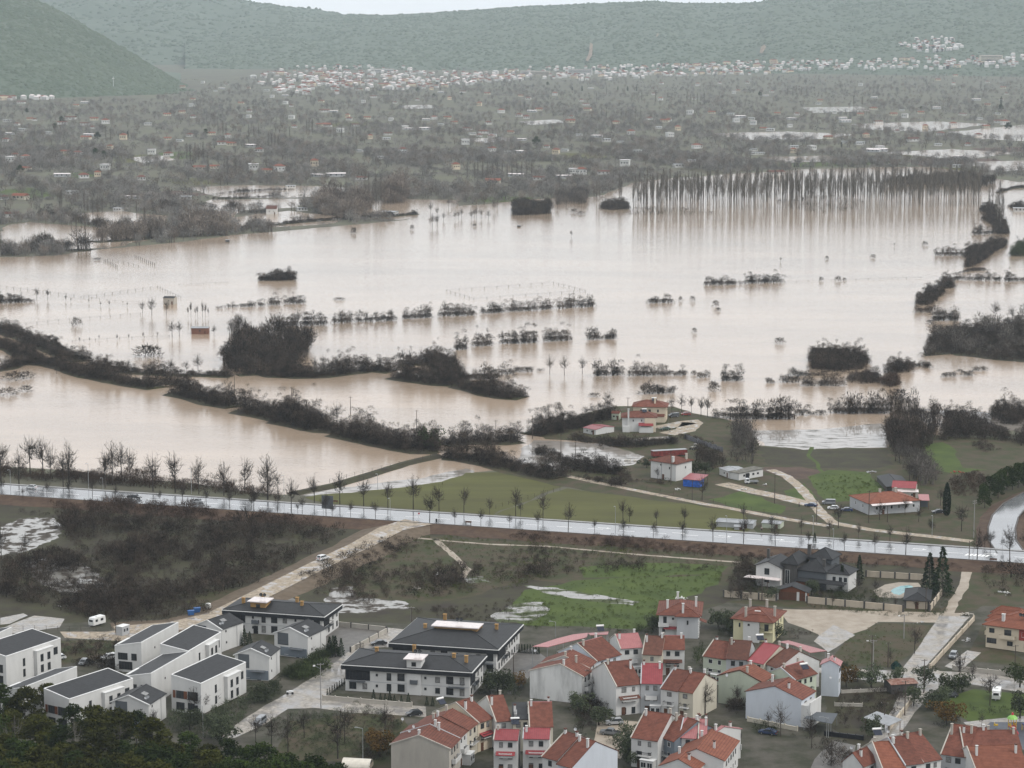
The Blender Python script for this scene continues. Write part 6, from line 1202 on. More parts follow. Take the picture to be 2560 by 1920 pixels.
w2 = shed('shed', 'B1', (1470,700),(1560,735), 2.6, 'white end shed with grey metal roof joined to the long one', PW, GREYM, D=8, rise=.4, wins=1)
for (A, B, D_, lb) in (((1440,1195),(1780,1215),6.,'low plastic-roofed shed beside the main road'),((1860,1205),(2030,1218),5.,'low green shed with grey sheet roof beside the main road'),((1605,1240),(1680,1245),2.5,'small dark hutch beside the main road')):
    shed('shed', 'B1', A, B, 1.8 if D_ > 3 else 1.2, lb, PG if 'green' in lb else PGR, GREYM, D=D_, rise=.4, wins=0)
lf = Bld('farmhouse', 'B2', (595,1005),(768,1078), 4.2, C=(1222,1045), label='long grey farmhouse with orange hip roof and white windows'); lf.wall_box(PGR); lf.roof_hip(TILEO, 4.2, 2.2, .4); lf.wins('R', 6, 2.4, 1.0, 1.3, 'w', .08, .95); lf.wins('F', 2, 2.5, 1., 1.4, 'w'); lf.awning('R', .42, 4.1, lf.D*.8, 1.8, CAPM, .5); lf.chimney(lf.W*.5, lf.D*.4, 7.2, .7, PCO, 4.6); lf.chimney(lf.W*.4, lf.D*.75, 7., .7, PCO, 4.6); lf.door('R', .28)
lx = Bld('lean_to', 'B2', (1222,1050),(1305,1052), 3.4, D=7, label='open lean-to with pink roof at the end of the long farmhouse', cat='shelter'); lx.slab('roof', [(-.2,-.3,3.4),(lx.W+.3,-.3,3.4),(lx.W+.3,7,4.2),(-.2,7,4.2)], .12, PNKX); [MB().tube((x,.2,0),(x,.2,3.4), .09).build('post', WOODD, lx.root) for x in (.2, lx.W)]; lx.box('back_wall', 0, lx.W, 5, 5.2, 0, 3.4, PDK)
shed('barn', 'B2', (975,930),(1185,940), 3.4, 'red-roofed barn behind the long farmhouse', PCO, METX, D=8, rise=1.6, cat='barn')
shed('shed', 'B2', (1030,972),(1210,975), 2.2, 'white tin-roofed shed between barn and farmhouse', PCO, CAPM, D=4, rise=.4)
shed('shed', 'B2', (840,830),(930,930), 2., 'long dark polytunnel frame behind the farmhouse', PST, SLATE, D=9, rise=.8, wins=0)
shed('shed', 'B5', (1322,388),(1440,388), 3.4, 'brick hut with grey roof standing in the flood', plaster('brick', (.20,.10,.07), .3), GREYM, D=5, rise=.5, wins=1)
shed('shed', 'B5', (1128,178),(1203,180), 4., 'drowned dark hut beside the leaning tree', PCO, SLATE, D=5, rise=.6, wins=1)
shed('hut', 'C4', (1635,545),(1700,545), 5., 'white flooded house with brown roof on the far shore', PW, TILEB, D=10, rise=2.4, cat='house')
shed('hut', 'C4', (1285,578),(1385,580), 2.4, 'low flooded house with red roof on the far shore', PC, TILE, D=9, rise=2., cat='house')
for zm, x, y, w_, h_, lb in (('B5',386,488,1.6,2.6,'small dark box standing in the flood by the dike'),('C5',1222,658,3.,1.6,'dark crate adrift in the upper flood'),('C4',1398,750,3.,2.,'dark crate in the upper left flood')):
    p = g(zm, x, y); t = empty('field_box', p); MB().box(-w_/2, w_/2, -w_/3, w_/3, 0, h_*.8).build('body', PST, t); MB().box(-w_/2-.1, w_/2+.1, -w_/3-.1, w_/3+.1, h_*.8, h_).build('lid', GREYM, t); tag(t, lb, 'box')
# garden sheds in the village
shed('shed', 'A6', (720,940),(945,925), 2.6, 'garden shed with rusty sheet roof beside the concrete road', PST, mat('rusty_sheet', (.14,.05,.032), var=.8, scale=1.2, col2=(.30,.20,.16)), D=5, rise=.4)
cp = Bld('carport', 'A6', (488,1225),(700,1290), 2.6, D=4.5, label='garden car port with pale sheet roof', cat='shelter'); cp.slab('roof', [(-.2,-.3,2.6),(cp.W+.2,-.3,2.5),(cp.W+.2,4.6,3.2),(-.2,4.6,3.3)], .1, GREYM); [MB().tube((x,y,0),(x,y,2.6), .08).build('post', WOODD, cp.root) for x in (.2, cp.W-.2) for y in (.2, 4.2)]
hh = g('A6', 760, 800); t = empty('hay_heap', hh); V, T = leaf_balls(5, [(0,0,.7),(.5,.2,.6),(-.5,.1,.6),(0,.3,1.2)], [1.2,.9,.9,.8], 120, .3); o = link('cover', npmesh('cover', V, T, vm('green_net', (.02,.07,.06))), t); MB().tube((0,0,0),(0,0,1.9), 1.35, .5, n=12).build('heap', vm('hay', (.02,.06,.05)), t); tag(t, 'rounded heap under a dark green net by the lane', 'heap')
wt = g('A2', 1360, 1650); t = empty('greenhouse', wt, R(-10)); mb = MB(); n = 10
for k in range(n):
    a, b = math.pi*k/n, math.pi*(k+1)/n; mb.hull([(-3.4,2*math.cos(a),2*math.sin(a)),(3.4,2*math.cos(a),2*math.sin(a)),(3.4,2*math.cos(b),2*math.sin(b)),(-3.4,2*math.cos(b),2*math.sin(b))], [(-3.4,2.05*math.cos(a),2.05*math.sin(a)),(3.4,2.05*math.cos(a),2.05*math.sin(a)),(3.4,2.05*math.cos(b),2.05*math.sin(b)),(-3.4,2.05*math.cos(b),2.05*math.sin(b))])
mb.build('cover', mat('tunnel_sheet', (.62,.58,.50), rough=.4, var=.15), t); MB().box(-3.38, -3.3, -1.9, 1.9, 0, 1.).box(3.3, 3.38, -1.9, 1.9, 0, 1.).build('end_wall', PWB, t); tag(t, 'cream rounded plastic tunnel by the pines', 'greenhouse')
# ---- vehicles
CARM = {}
def paint(c): 
    k = 'car_paint_%d_%d_%d' % tuple(int(x*255) for x in c); return mat(k, c, rough=.25, var=.06, scale=3., coat=.6, spec=.5)
TYRE = mat('tyre', (.015,.015,.016), rough=.8, var=.1); RIM = mat('rim', (.35,.36,.37), rough=.3, metal=.6, var=.05); LAMPW = mat('head_lamp', (.7,.7,.68), rough=.1, var=.02); LAMPR = mat('tail_lamp', (.35,.02,.02), rough=.2, var=.02)
PROF = dict(hatch=(4.1, 1.72, [(0,.35),(0,.85),(.85,.98),(1.5,1.48),(3.3,1.52),(3.95,1.0),(4.1,.85),(4.1,.35)], [(1.0,1.0),(1.55,1.42),(3.25,1.46),(3.8,1.02)]),
            sedan=(4.5, 1.76, [(0,.35),(0,.80),(1.1,.95),(1.85,1.42),(3.2,1.44),(3.9,1.05),(4.45,1.0),(4.5,.35)], [(1.25,.98),(1.9,1.36),(3.15,1.38),(3.75,1.04)]),
            suv=(4.5, 1.85, [(0,.45),(0,1.0),(1.1,1.12),(1.7,1.72),(3.9,1.74),(4.45,1.1),(4.5,.45)], [(1.2,1.14),(1.75,1.64),(3.85,1.66),(4.3,1.14)]),
            van=(4.8, 1.9, [(0,.4),(0,1.05),(.7,1.2),(1.4,1.9),(4.7,1.92),(4.8,.4)], [(.9,1.25),(1.45,1.8),(4.5,1.82),(4.6,1.25)]),
            pickup=(5.2, 1.85, [(0,.5),(0,1.0),(1.2,1.12),(1.8,1.72),(3.2,1.74),(3.5,1.1),(5.2,1.08),(5.2,.5)], [(1.3,1.15),(1.85,1.64),(3.1,1.66),(3.35,1.15)]))
def car(zm, x, y, rz, kind, c, label, z=0., s=1., name='car', cat='car'):
    L_, Wd, body, glass = PROF[kind]; key = (kind, c)
    if key not in CARM:
        def ext(pr, y0, y1, tum=0.): return [(p[0]-L_/2, y0+(tum*(p[1]-1.) if p[1] > 1. else 0), p[1]) for p in pr], [(p[0]-L_/2, y1-(tum*(p[1]-1.) if p[1] > 1. else 0), p[1]) for p in pr]
        mb = MB(); a, b = ext(body, -Wd/2, Wd/2, .25); mb.hull(a, b); B_m = mb.mesh('body', paint(c))
        mb = MB(); a, b = ext(glass, -Wd/2-.02, Wd/2+.02, .25); mb.hull(a, b); sg = mb.mesh('side_window', GLASS)
        g0, g1, g2, g3 = glass; mb = MB()
        for p, q in ((g0, g1), (g3, g2)):
            sx = -.06 if p is g0 else .06; mb.hull([(p[0]-L_/2+sx,-Wd/2+.18,p[1]),(p[0]-L_/2+sx,Wd/2-.18,p[1]),(q[0]-L_/2+sx,Wd/2-.3,q[1]),(q[0]-L_/2+sx,-Wd/2+.3,q[1])], [(p[0]-L_/2+sx*2.2,-Wd/2+.18,p[1]),(p[0]-L_/2+sx*2.2,Wd/2-.18,p[1]),(q[0]-L_/2+sx*2.2,Wd/2-.3,q[1]),(q[0]-L_/2+sx*2.2,-Wd/2+.3,q[1])])
        wsx = mb.mesh('windscreen', GLASS); r = .31 if kind in ('hatch','sedan') else .37
        ty = MB().tube((0,-.1,0),(0,.1,0), r, n=12).mesh('tyre', TYRE); ri = MB().tube((0,-.12,0),(0,.12,0), r*.6, n=8).mesh('rim', RIM); hl = MB().box(-.04,.04,-.2,.2,-.08,.08).mesh('headlight', LAMPW); tl = MB().box(-.04,.04,-.16,.16,-.12,.12).mesh('tail_light', LAMPR)
        CARM[key] = (B_m, sg, wsx, ty, ri, hl, tl, r)
    B_m, sg, wsx, ty, ri, hl, tl, r = CARM[key]; t = empty(name, g(zm, x, y, z), rz); t.scale = (s,)*3
    link('body', B_m, t); link('side_window', sg, t); link('windscreen', wsx, t)
    for fx in (L_*.19-L_/2, L_*.79-L_/2):
        for sy in (-1, 1): w_ = link('wheel', ty, t, (fx, sy*(Wd/2-.06), r)); link('rim', ri, w_)
    zl = body[1][1]-.12
    for sy in (-1, 1): link('headlight', hl, t, (-L_/2-.01, sy*(Wd/2-.3), zl)); link('tail_light', tl, t, (L_/2+.0, sy*(Wd/2-.25), zl))
    if kind == 'pickup': MB().box(.55, 2.5, -.8, .8, 1.06, 1.12).build('load_bed', TYRE, t)
    return tag(t, label, cat)
WHT, SIL, DRK, BLU, GRN, REDC, GRY = (.62,.63,.63), (.36,.37,.38), (.03,.032,.036), (.03,.05,.11), (.05,.09,.07), (.30,.04,.03), (.17,.18,.19)
rd = math.atan2(d_road.y, d_road.x)
car('B3', 247, 448, rd, 'hatch', WHT, 'white hatchback on the main road at left', RZ); car('B3', 1062, 528, rd+math.pi, 'pickup', DRK, 'dark pickup on the main road behind a tree', RZ, name='pickup_truck', cat='pickup'); car('B3', 1560, 562, rd+math.pi, 'pickup', SIL, 'silver pickup on the near lane of the main road', RZ, name='pickup_truck', cat='pickup')
car('B4', 573, 884, R(232), 'suv', WHT, 'white car driving up the pale dirt road', 1.35)
car('A2', 1545, 596, R(15), 'sedan', DRK, 'black saloon parked beside the courtyard wall'); car('A1', 942, 722, R(35), 'suv', WHT, 'white car parked at the white house corner'); car('A1', 725, 762, R(80), 'hatch', GRY, 'grey car parked left of the white one'); car('A1', 505, 722, R(30), 'hatch', WHT, 'white car half hidden by weeds at far left')
car('A4', 942, 1222, R(10), 'suv', SIL, 'silver four-wheel drive parked in the terrace yard'); car('A4', 910, 1318, R(-20), 'pickup', GRY, 'grey pickup parked below the silver car', name='pickup_truck', cat='pickup'); car('A5', 1295, 1600, R(-25), 'sedan', BLU, 'dark blue car beside the pale blue gable'); car('A6', 1256, 706, R(70), 'suv', GRY, 'grey car parked behind the lane wall'); car('A6', 1225, 1048, R(10), 'hatch', DRK, 'dark car under the olive trees'); car('A2', 520, 1280, R(75), 'van', GRY, 'grey van half hidden by bare trees on the lane', name='van', cat='van'); car('A2', 1850, 1205, R(20), 'hatch', DRK, 'dark car on the lane below the apartments'); car('A4', 755, 990, R(60), 'hatch', WHT, 'white car in the alley between the terraces')
car('B1', 970, 350, R(10), 'sedan', GRN, 'green-grey car before the farm houses'); car('B1', 1048, 232, R(20), 'van', DRK, 'dark van behind the farm yard', name='van', cat='van'); car('B1', 1160, 215, R(5), 'hatch', REDC, 'red car behind the farm yard')
car('B2', 243, 1105, R(-25), 'sedan', BLU, 'dark blue car on the farm track'); car('B2', 405, 1085, R(-8), 'van', GRY, 'grey van on the grass by the farm cars', name='van', cat='van'); car('B2', 445, 1132, R(-10), 'hatch', WHT, 'white car half behind a tree by the farmhouse'); car('B2', 562, 1148, R(-5), 'sedan', BLU, 'navy saloon parked at the farmhouse end'); car('B2', 1390, 1165, R(10), 'sedan', DRK, 'dark car beside the cypress')
tk = empty('truck', g('B1', 1765, 845), R(10)); MB().hull([(-2.6,-.9,.5),(-1.,-.9,.5),(-1.,.9,.5),(-2.6,.9,.5)], [(-2.3,-.85,2.1),(-1.05,-.85,2.1),(-1.05,.85,2.1),(-2.3,.85,2.1)]).build('cab', paint(WHT), tk); MB().box(-.9, 2.6, -.95, .95, .75, .9).box(-.9, 2.6, -.95, -.88, .9, 1.25).box(-.9, 2.6, .88, .95, .9, 1.25).build('load_bed', GREYM, tk); MB().box(-2.2,-1.2,-.93,.93,1.3,1.9).build('side_window', GLASS, tk)
for fx in (-2., 1.6):
    for sy in (-1, 1): w_ = MB().tube((fx,sy*.8-.1,.38),(fx,sy*.8+.1,.38), .38, n=12).build('wheel', TYRE, tk)
tag(tk, 'white flatbed truck parked before the white shed', 'truck')
tr = empty('tractor', g('B1', 1235, 530), R(40)); MB().box(-1.6, .3, -.35, .35, .8, 1.4).build('bonnet', GRYM := paint((.25,.24,.2)), tr); MB().box(.2, 1.4, -.6, .6, .9, 1.2).box(.25, 1.3, -.6, .6, 2.1, 2.25).box(.25,.32,-.58,-.5,1.2,2.1).box(.25,.32,.5,.58,1.2,2.1).box(1.2,1.28,-.58,-.5,1.2,2.1).box(1.2,1.28,.5,.58,1.2,2.1).build('cab_frame', GRYM, tr)
for fx, r in ((1., .75), (-1.2, .42)):
    for sy in (-1, 1): w_ = MB().tube((fx,sy*.85-.18,r),(fx,sy*.85+.18,r), r, n=14).build('wheel', TYRE, tr); MB().tube((fx,sy*.85-.2,r),(fx,sy*.85+.2,r), r*.5, n=10).build('rim', RIM, w_)
tag(tr, 'old tractor behind the red cargo trailer', 'tractor')
at = empty('quad_bike', g('A2', 778, 1020), R(5)); MB().box(-.9,.9,-.35,.35,.5,.8).box(-.3,.5,-.25,.25,.8,.95).build('body', paint(WHT), at); MB().tube((-.5,-.4,1.05),(-.5,.4,1.05), .03).build('handlebar', BLK, at)
for fx in (-.65,.65):
    for sy in (-1,1): MB().tube((fx,sy*.45-.12,.3),(fx,sy*.45+.12,.3), .3, n=10).build('wheel', TYRE, at)
tag(at, 'white quad bike beside the wet village lane', 'quad bike')
def caravan(zm, x, y, rz, label, s=1.):
    t = empty('caravan', g(zm, x, y), rz); t.scale = (s,)*3
    pr = [(-2.4,.5),(-2.5,1.4),(-2.1,2.6),(2.2,2.65),(2.5,1.5),(2.4,.5)]; MB().hull([(p[0],-1.05,p[1]) for p in pr], [(p[0],1.05,p[1]) for p in pr]).build('body', paint((.72,.72,.70)), t)
    for xx, ww in ((-1.2,.9),(.9,1.1)):
        for sy in (-1, 1): MB().box(xx-ww/2, xx+ww/2, sy*1.07-.02, sy*1.07+.02, 1.4, 2.1).build('window', GLASS, t)
    MB().box(-2.56,-2.42,-.7,.7,1.5,2.1).build('front_window', GLASS, t); MB().box(-.25,.35,-1.1,-1.03,.6,2.2).build('door', FRW, t); MB().box(-3.4,-2.4,-.06,.06,.4,.5).build('drawbar', GREYM, t)
    for sy in (-1, 1): MB().tube((0,sy*.9-.1,.33),(0,sy*.9+.1,.33), .33, n=12).build('wheel', TYRE, t)
    MB().box(-.4,.4,-.4,.4,2.64,2.78).build('roof_vent', FRW, t); return tag(t, label, 'caravan')
caravan('A1', 840, 425, R(55), 'white caravan with dark front window by the russet tree'); caravan('A6', 1628, 1058, R(75), 'white camper trailer on the playground lawn')
cs = empty('cabin_shell', g('A1', 1062, 505), R(60)); MB().box(-1.6,1.6,-1.1,1.1,0,2.6).build('body', PGR, cs); MB().box(-.9,-.2,-1.14,-1.08,1.1,1.9).box(.3,1.,-1.14,-1.08,1.1,1.9).build('window', GLASS, cs); MB().box(-1.7,1.7,-1.2,1.2,2.6,2.7).build('roof', FRW, cs); tag(cs, 'pale portable cabin right of the russet tree', 'cabin')
BLUEP = mat('blue_plastic', (.03,.11,.30), rough=.5, var=.15)
for x, y, lb in ((1650,340,'open blue waste skip'),(1702,316,'blue lidded waste skip')):
    t = empty('waste_skip', g('A1', x, y), R(20)); MB().hull([(-.8,-.5,.15),(.8,-.5,.15),(.8,.5,.15),(-.8,.5,.15)], [(-.95,-.65,1.4),(.95,-.65,1.4),(.95,.65,1.4),(-.95,.65,1.4)]).build('body', BLUEP, t); MB().box(-1.,1.,-.7,.7,1.4,1.5).build('lid', BLUEP, t)
    for fx in (-.6,.6): MB().tube((fx,-.5,.1),(fx,.5,.1), .1).build('wheel', TYRE, t)
    tag(t, lb+' beside the dirt road foot', 'waste skip')
t = empty('water_tank', g('A1', 1800, 278)); MB().tube((0,0,0),(0,0,1.4), .85, .8, n=14).tube((0,0,1.4),(0,0,1.6), .8, .3, n=14).build('body', paint((.7,.7,.66)), t, smooth=False); MB().box(-.9,.9,-.9,.9,.0,.1).build('pallet', WOODD, t); tag(t, 'white plastic water tank at the dirt road foot', 'tank')
# ---- poles, lamps, fences
CONC_P = mat('concrete_pole', (.26,.25,.24), var=.1); WOODP = mat('wooden_pole', (.07,.055,.045), var=.2)
def pole(zm, x, y, h, label, m=None, arms=1, lamp=False, z=0., tilt=0.):
    t = empty('utility_pole', g(zm, x, y, z), R(random.uniform(-20,40))); t.rotation_euler.y = tilt
    MB().tube((0,0,0),(0,0,h), .16, .10, n=7).build('post', m or WOODP, t)
    for k in range(arms):
        c = MB().box(-.9,.9,-.05,.05,h-.35-k*.7,h-.23-k*.7).build('crossarm', m or WOODP, t)
        for xx in (-.8,0,.8): MB().tube((xx,0,h-.23-k*.7),(xx,0,h-.02-k*.7), .05, .03, n=5).build('insulator', PGR, c)
    if lamp: a = MB().tube((0,0,h*.88),(-1.4,0,h*.95), .04, n=5).build('lamp_arm', GREYM, t); MB().box(-1.9,-1.35,-.12,.12,h*.94,h*.97).build('lamp_head', FRW, a)
    return tag(t, label, 'pole')
for a in [('B5',1622,830,8.5,'wooden power pole on the dike, left one of three'),('B5',2018,900,7.,'wooden power pole on the dike, middle one of three'),('B6',83,900,6.5,'short wooden pole left of the tall round tree'),('B6',488,985,8,'wooden pole right of the tall round tree'),('B6',945,1100,9,'wooden power pole beside the evergreen on the dike'),('B6',1492,1190,10,'tall wooden pole behind the corner thicket'),('B6',1465,1250,10.,'wooden pole before the corner thicket'),('B6',1745,1155,10,'leaning pole at the flooded meadow'),('B1',8,640,11,'pole left of the wet meadow'),('B1',143,680,9.5,'pole in the wet meadow before the farm'),('B1',1022,855,12,'dark pole at the corner of the block-like farm house'),('B1',1218,1000,7.5,'pole on the farm track near the blue tarpaulin'),('B1',1978,1030,11.5,'pole by the farm track junction'),('B1',625,215,8,'thin pole behind the white farm house'),('B2',293,1240,7.5,'pole beside the farm track end'),('B2',763,1255,11.5,'pale pole at the corner of the long farmhouse'),('B2',932,1250,6,'short pole before the long farmhouse'),
          ('A7',500,695,7,'pole before the white villa wing'),('A7',1915,800,7.5,'pole before the pool house'),('A7',545,690,5.5,'thin pole beside the villa wall'),('A3',475,330,6,'thin pole behind the apartments'),('A3',1415,830,8,'black pole beside the wide apartment block'),('A6',550,790,9,'left one of the twin poles on the corner lawn'),('A6',690,790,7,'dark stump pole by the green heap'),('A6',1000,1010,9,'dark pole by the olive tree at the crossing'),('A6',835,1205,9,'dark pole along the concrete road'),('A6',658,1310,6.5,'dark pole with white box in the garden'),('A6',1785,880,9,'pale pole before the cream apartment'),('A5',1075,1100,6.5,'black pole in the terrace courtyard'),('A4',700,990,8,'dark pole in the terrace alley'),('A4',1955,1640,6,'wooden pole at the bottom terrace'),('A4',1205,1580,6.5,'wooden pole before the plain tile roof')]: pole(*a[:5])
for a in [('A2',1045,1150,12,'grey power pole with lamp in the wet lane'),('A2',1825,440,6,'grey pole with lamp behind the apartments'),('A6',828,540,7,'grey pole with lamp on the corner lawn'),('A6',562,800,8,'right one of the twin poles on the corner lawn')]: pole(*a, m=CONC_P, lamp=True)
pole('B2', 1710, 1390, 13, 'big concrete power pole by the road junction', CONC_P, 2); pole('B2', 1668, 1605, 7, 'brown wooden pole on the near verge by the junction', WOODP, 0)
def lamp(zm, x, y, h, label, z=0., rz=0.):
    t = empty('street_lamp', g(zm, x, y, z), rz); MB().tube((0,0,0),(0,0,h), .09, .06, n=6).build('post', STEEL, t); a = MB().tube((0,0,h),(-1.3,0,h+.25), .05, n=5).build('arm', STEEL, t); MB().box(-1.9,-1.2,-.14,.14,h+.2,h+.34).build('lamp_head', GREYM, a); return tag(t, label, 'street lamp')
for zm, x, y, h, lb in [('B3',700,450,9.5,'road lamp on the far verge left of the bare trees'),('B3',1513,490,9.5,'road lamp on the far verge above the silver pickup'),('B3',85,480,8.5,'road lamp on the near verge at far left'),('B3',816,535,8,'road lamp on the near verge left of the dark pickup'),('B4',305,450,8,'road lamp on the far verge before the small dike'),('B4',1038,595,7,'road lamp left of the dirt road junction'),('B4',952,400,6,'lamp in the flooded corner of the field'),('B1',510,1310,9.5,'road lamp before the broad bare tree'),('B1',1535,1372,8.5,'road lamp opposite the low sheds'),('B2',445,1495,7,'road lamp above the dark villa'),('B2',1335,1370,7,'road lamp before the cypress'),('B2',262,1360,6.5,'thin road lamp below the farm track')]: lamp(zm, x, y, h, lb, RZ, R(90)+rd)
for zm, x, y, h, lb in [('A1',1755,1380,7.5,'street lamp before the corner white house'),('A2',1408,1600,8,'street lamp in the old garden'),('A5',1905,1640,5,'garden lamp by the dark car port'),('A4',402,420,4.5,'lamp on the wall behind the upper terrace'),('A6',160,1400,5,'curved lamp by the terrace lane')]: lamp(zm, x, y, h, lb, 0, R(0))
def fence(zm, pts, label, sp=4., h=1.5, z=0., m=None, wire=True, r=.06):
    P = densify([g(zm, *p, z) for p in pts], sp); t = empty('fence', P[0]); po = MB().tube((0,0,0),(0,0,h), r, n=5).mesh('post', m or WOODP)
    for p in P: link('post', po, t, p-P[0])
    if wire:
        mb = MB()
        for a, b in zip(P, P[1:]):
            for k in (.5, .92): mb.tube(a-P[0]+Vector((0,0,h*k)), b-P[0]+Vector((0,0,h*k)), .025, n=3)
        mb.build('wire', m or WOODP, t)
    return tag(t, label, 'fence')
fence('B5', [(180,365),(480,335),(970,295)], 'wire fence crossing the flood to the leaning tree', 6, 1.3, r=.1); fence('B5', [(560,180),(1090,108),(1250,182)], 'fence of the drowned paddock behind the leaning tree', 7, 1.3, r=.12); fence('B5', [(500,485),(740,467),(1170,447)], 'fence line running to the brick hut', 6, 1., r=.1); fence('B5', [(580,180),(850,212),(960,210)], 'fence of the paddock near side', 7, 1.1, r=.1)
fence('B6', [(1150,132),(1500,108),(1890,80),(2110,135),(1700,165),(1340,192),(1150,132)], 'four-sided drowned fence in the middle of the flood', 8, 1.2, r=.12); fence('B7', [(560,292),(800,285),(1300,268),(1500,265)], 'straight drowned fence at right of the flood', 8, .9, r=.1)
fence('B4', [(620,352),(850,290),(1100,230),(1370,170)], 'post fence along the small dike', 4.5, 1.6, z=.9); fence('B4', [(1680,560),(1900,490),(2212,405)], 'post fence between the two grass fields', 4, 1.6); fence('B1', [(0,745),(400,830),(800,900),(1300,1000),(2000,1140)], 'wire fence along the farm track', 6, 1.4)
fence('C4', [(640,868),(720,910)], 'left row of drowned vineyard posts', 6, 2., wire=False, r=.2); fence('C4', [(830,845),(950,895)], 'right row of drowned vineyard posts', 6, 2., wire=False, r=.2); fence('C4', [(660,862),(760,880),(850,900)], 'middle row of drowned vineyard posts', 7, 1.2, r=.15)
fence('O', [(0,620),(60,628),(160,640)], 'drowned fence at the far left edge', 7, 1.3, r=.12); fence('C4', [(1100,1015),(1400,1000)], 'low fence line in the upper flood', 8, .8, r=.1)
fence('A1', [(0,480),(300,470),(700,480),(960,470)], 'dark mesh fence along the caravan yard', 3, 1.5)
pf = empty('plank_fence', g('B1', 1150, 430)); e_ = g('B1', 1510, 560)-g('B1', 1150, 430); n = 26; pl_ = MB().box(-.55,.55,-.05,.05,0,2.).mesh('plank', mat('grey_planks', (.13,.13,.14), var=.4, scale=1.))
for k in range(n): o = link('plank', pl_, pf, e_*(k/n)); o.rotation_euler = (0, R(random.uniform(-2,2)), math.atan2(e_.y, e_.x)); o.scale = (e_.length/n/1.13, 1, random.uniform(.85,1.1))
tag(pf, 'tall grey plank fence beside the farm yard', 'fence')
panel_wall('A2', (1155,430),(1610,480), 3, 1.3, 'low concrete wall with posts behind the parking yard', PCO, PST, .35); panel_wall('A2', (1615,490),(1300,660), 4, 1.3, 'concrete wall between parking yard and wet lane', PCO, PST, .35); panel_wall('A2', (1060,1070),(1830,1135), 7, 1.1, 'long low concrete wall before the apartment with stair tower', PCO, PCO, .3); panel_wall('A6', (1052,808),(1432,390), 7, 1.3, 'retaining wall with pillars along the concrete road', PWB, PWB, .5); panel_wall('A6', (1250,815),(1860,878), 6, 1.2, 'low wall before the cream apartment garden', PCO, PCO, .3); panel_wall('A6', (700,1340),(890,1100), 4, 1.2, 'garden wall along the concrete road', PWB, PC, .5); panel_wall('A5', (1090,1470),(1590,1570), 4, 1.0, 'yellowish yard wall under the pale blue gable', PC, PC, .3); panel_wall('A6', (140,1380),(480,1420), 5, 1.1, 'dark railing wall by the terrace lane', BLK, BLK, .15, 'railing')
panel_wall('A6', (290,1015),(700,995), 5, .8, 'upper concrete kerb wall of the vegetable garden', PCO, PCO, .2); panel_wall('A6', (230,1125),(470,1130), 3, .8, 'middle concrete kerb wall of the vegetable garden', PCO, PCO, .2)
gt_ = empty('yard_gate', g('A2', 1340, 640), R(40)); mb = MB(); [mb.tube((x,0,0),(x,0,1.5), .03, n=4) for x in np.linspace(0, 3, 12)]; mb.box(0,3,-.04,.04,.1,.2).box(0,3,-.04,.04,1.4,1.5).build('bars', BLK, gt_); MB().box(-.2,0,-.1,.1,0,1.7).build('post', PCO, gt_); tag(gt_, 'black barred gate of the parking yard', 'gate')
sg_ = empty('road_sign', g('B2', 1970, 1490, RZ), R(10)); MB().tube((0,0,0),(0,0,3.4), .06).build('post', STEEL, sg_); MB().box(-.6,.6,-.05,.0,2.,3.3).build('board', GREYM, sg_); tag(sg_, 'grey road sign board at the junction', 'sign')
sg2 = empty('road_sign', g('B4', 1237, 612, RZ)); MB().tube((0,0,0),(0,0,2.3), .05).build('post', STEEL, sg2); MB().tube((0,-.05,2.5),(0,0,2.5), .32, n=8).build('disc', mat('sign_red', (.4,.03,.03), rough=.4, var=.05), sg2); tag(sg2, 'round road sign at the dirt road mouth', 'sign')
hb = empty('advert_board', g('B4', 605, 560, RZ), R(-20)); [MB().tube((x,0,0),(x,0,2.), .08).build('post', STEEL, hb) for x in (-1.6,1.6)]; MB().box(-2.2,2.2,-.06,.06,1.5,6.2).build('board', mat('dark_mesh_board', (.10,.105,.11), var=.1), hb); tag(hb, 'tall dark mesh board beside the main road', 'sign')
for x, y, zm, lb in ((1578,634,'B4','dark bench on the near verge right of the dirt road'),(1888,1598,'B2','dark bench on the near verge at the junction'),(655,490,'B4','bench on the far verge by the dark board')):
    t = empty('bench', g(zm, x, y, RZ), rd); MB().box(-1.1,1.1,-.2,.2,.4,.48).build('seat', WOODD, t); MB().box(-1.1,1.1,.2,.26,.5,.9).build('backrest', WOODD, t)
    for xx in (-.9,.9): MB().box(xx-.05,xx+.05,-.2,.25,0,.4).build('leg', BLK, t)
    tag(t, lb, 'bench')
t = empty('litter_bin', g('B4', 1358, 622, RZ)); MB().tube((0,0,0),(0,0,1.), .3, .34, n=10).build('body', BLK, t); MB().tube((0,0,1.),(0,0,1.15), .38, .2, n=10).build('lid', BLK, t); tag(t, 'dark litter bin on the near verge', 'bin')
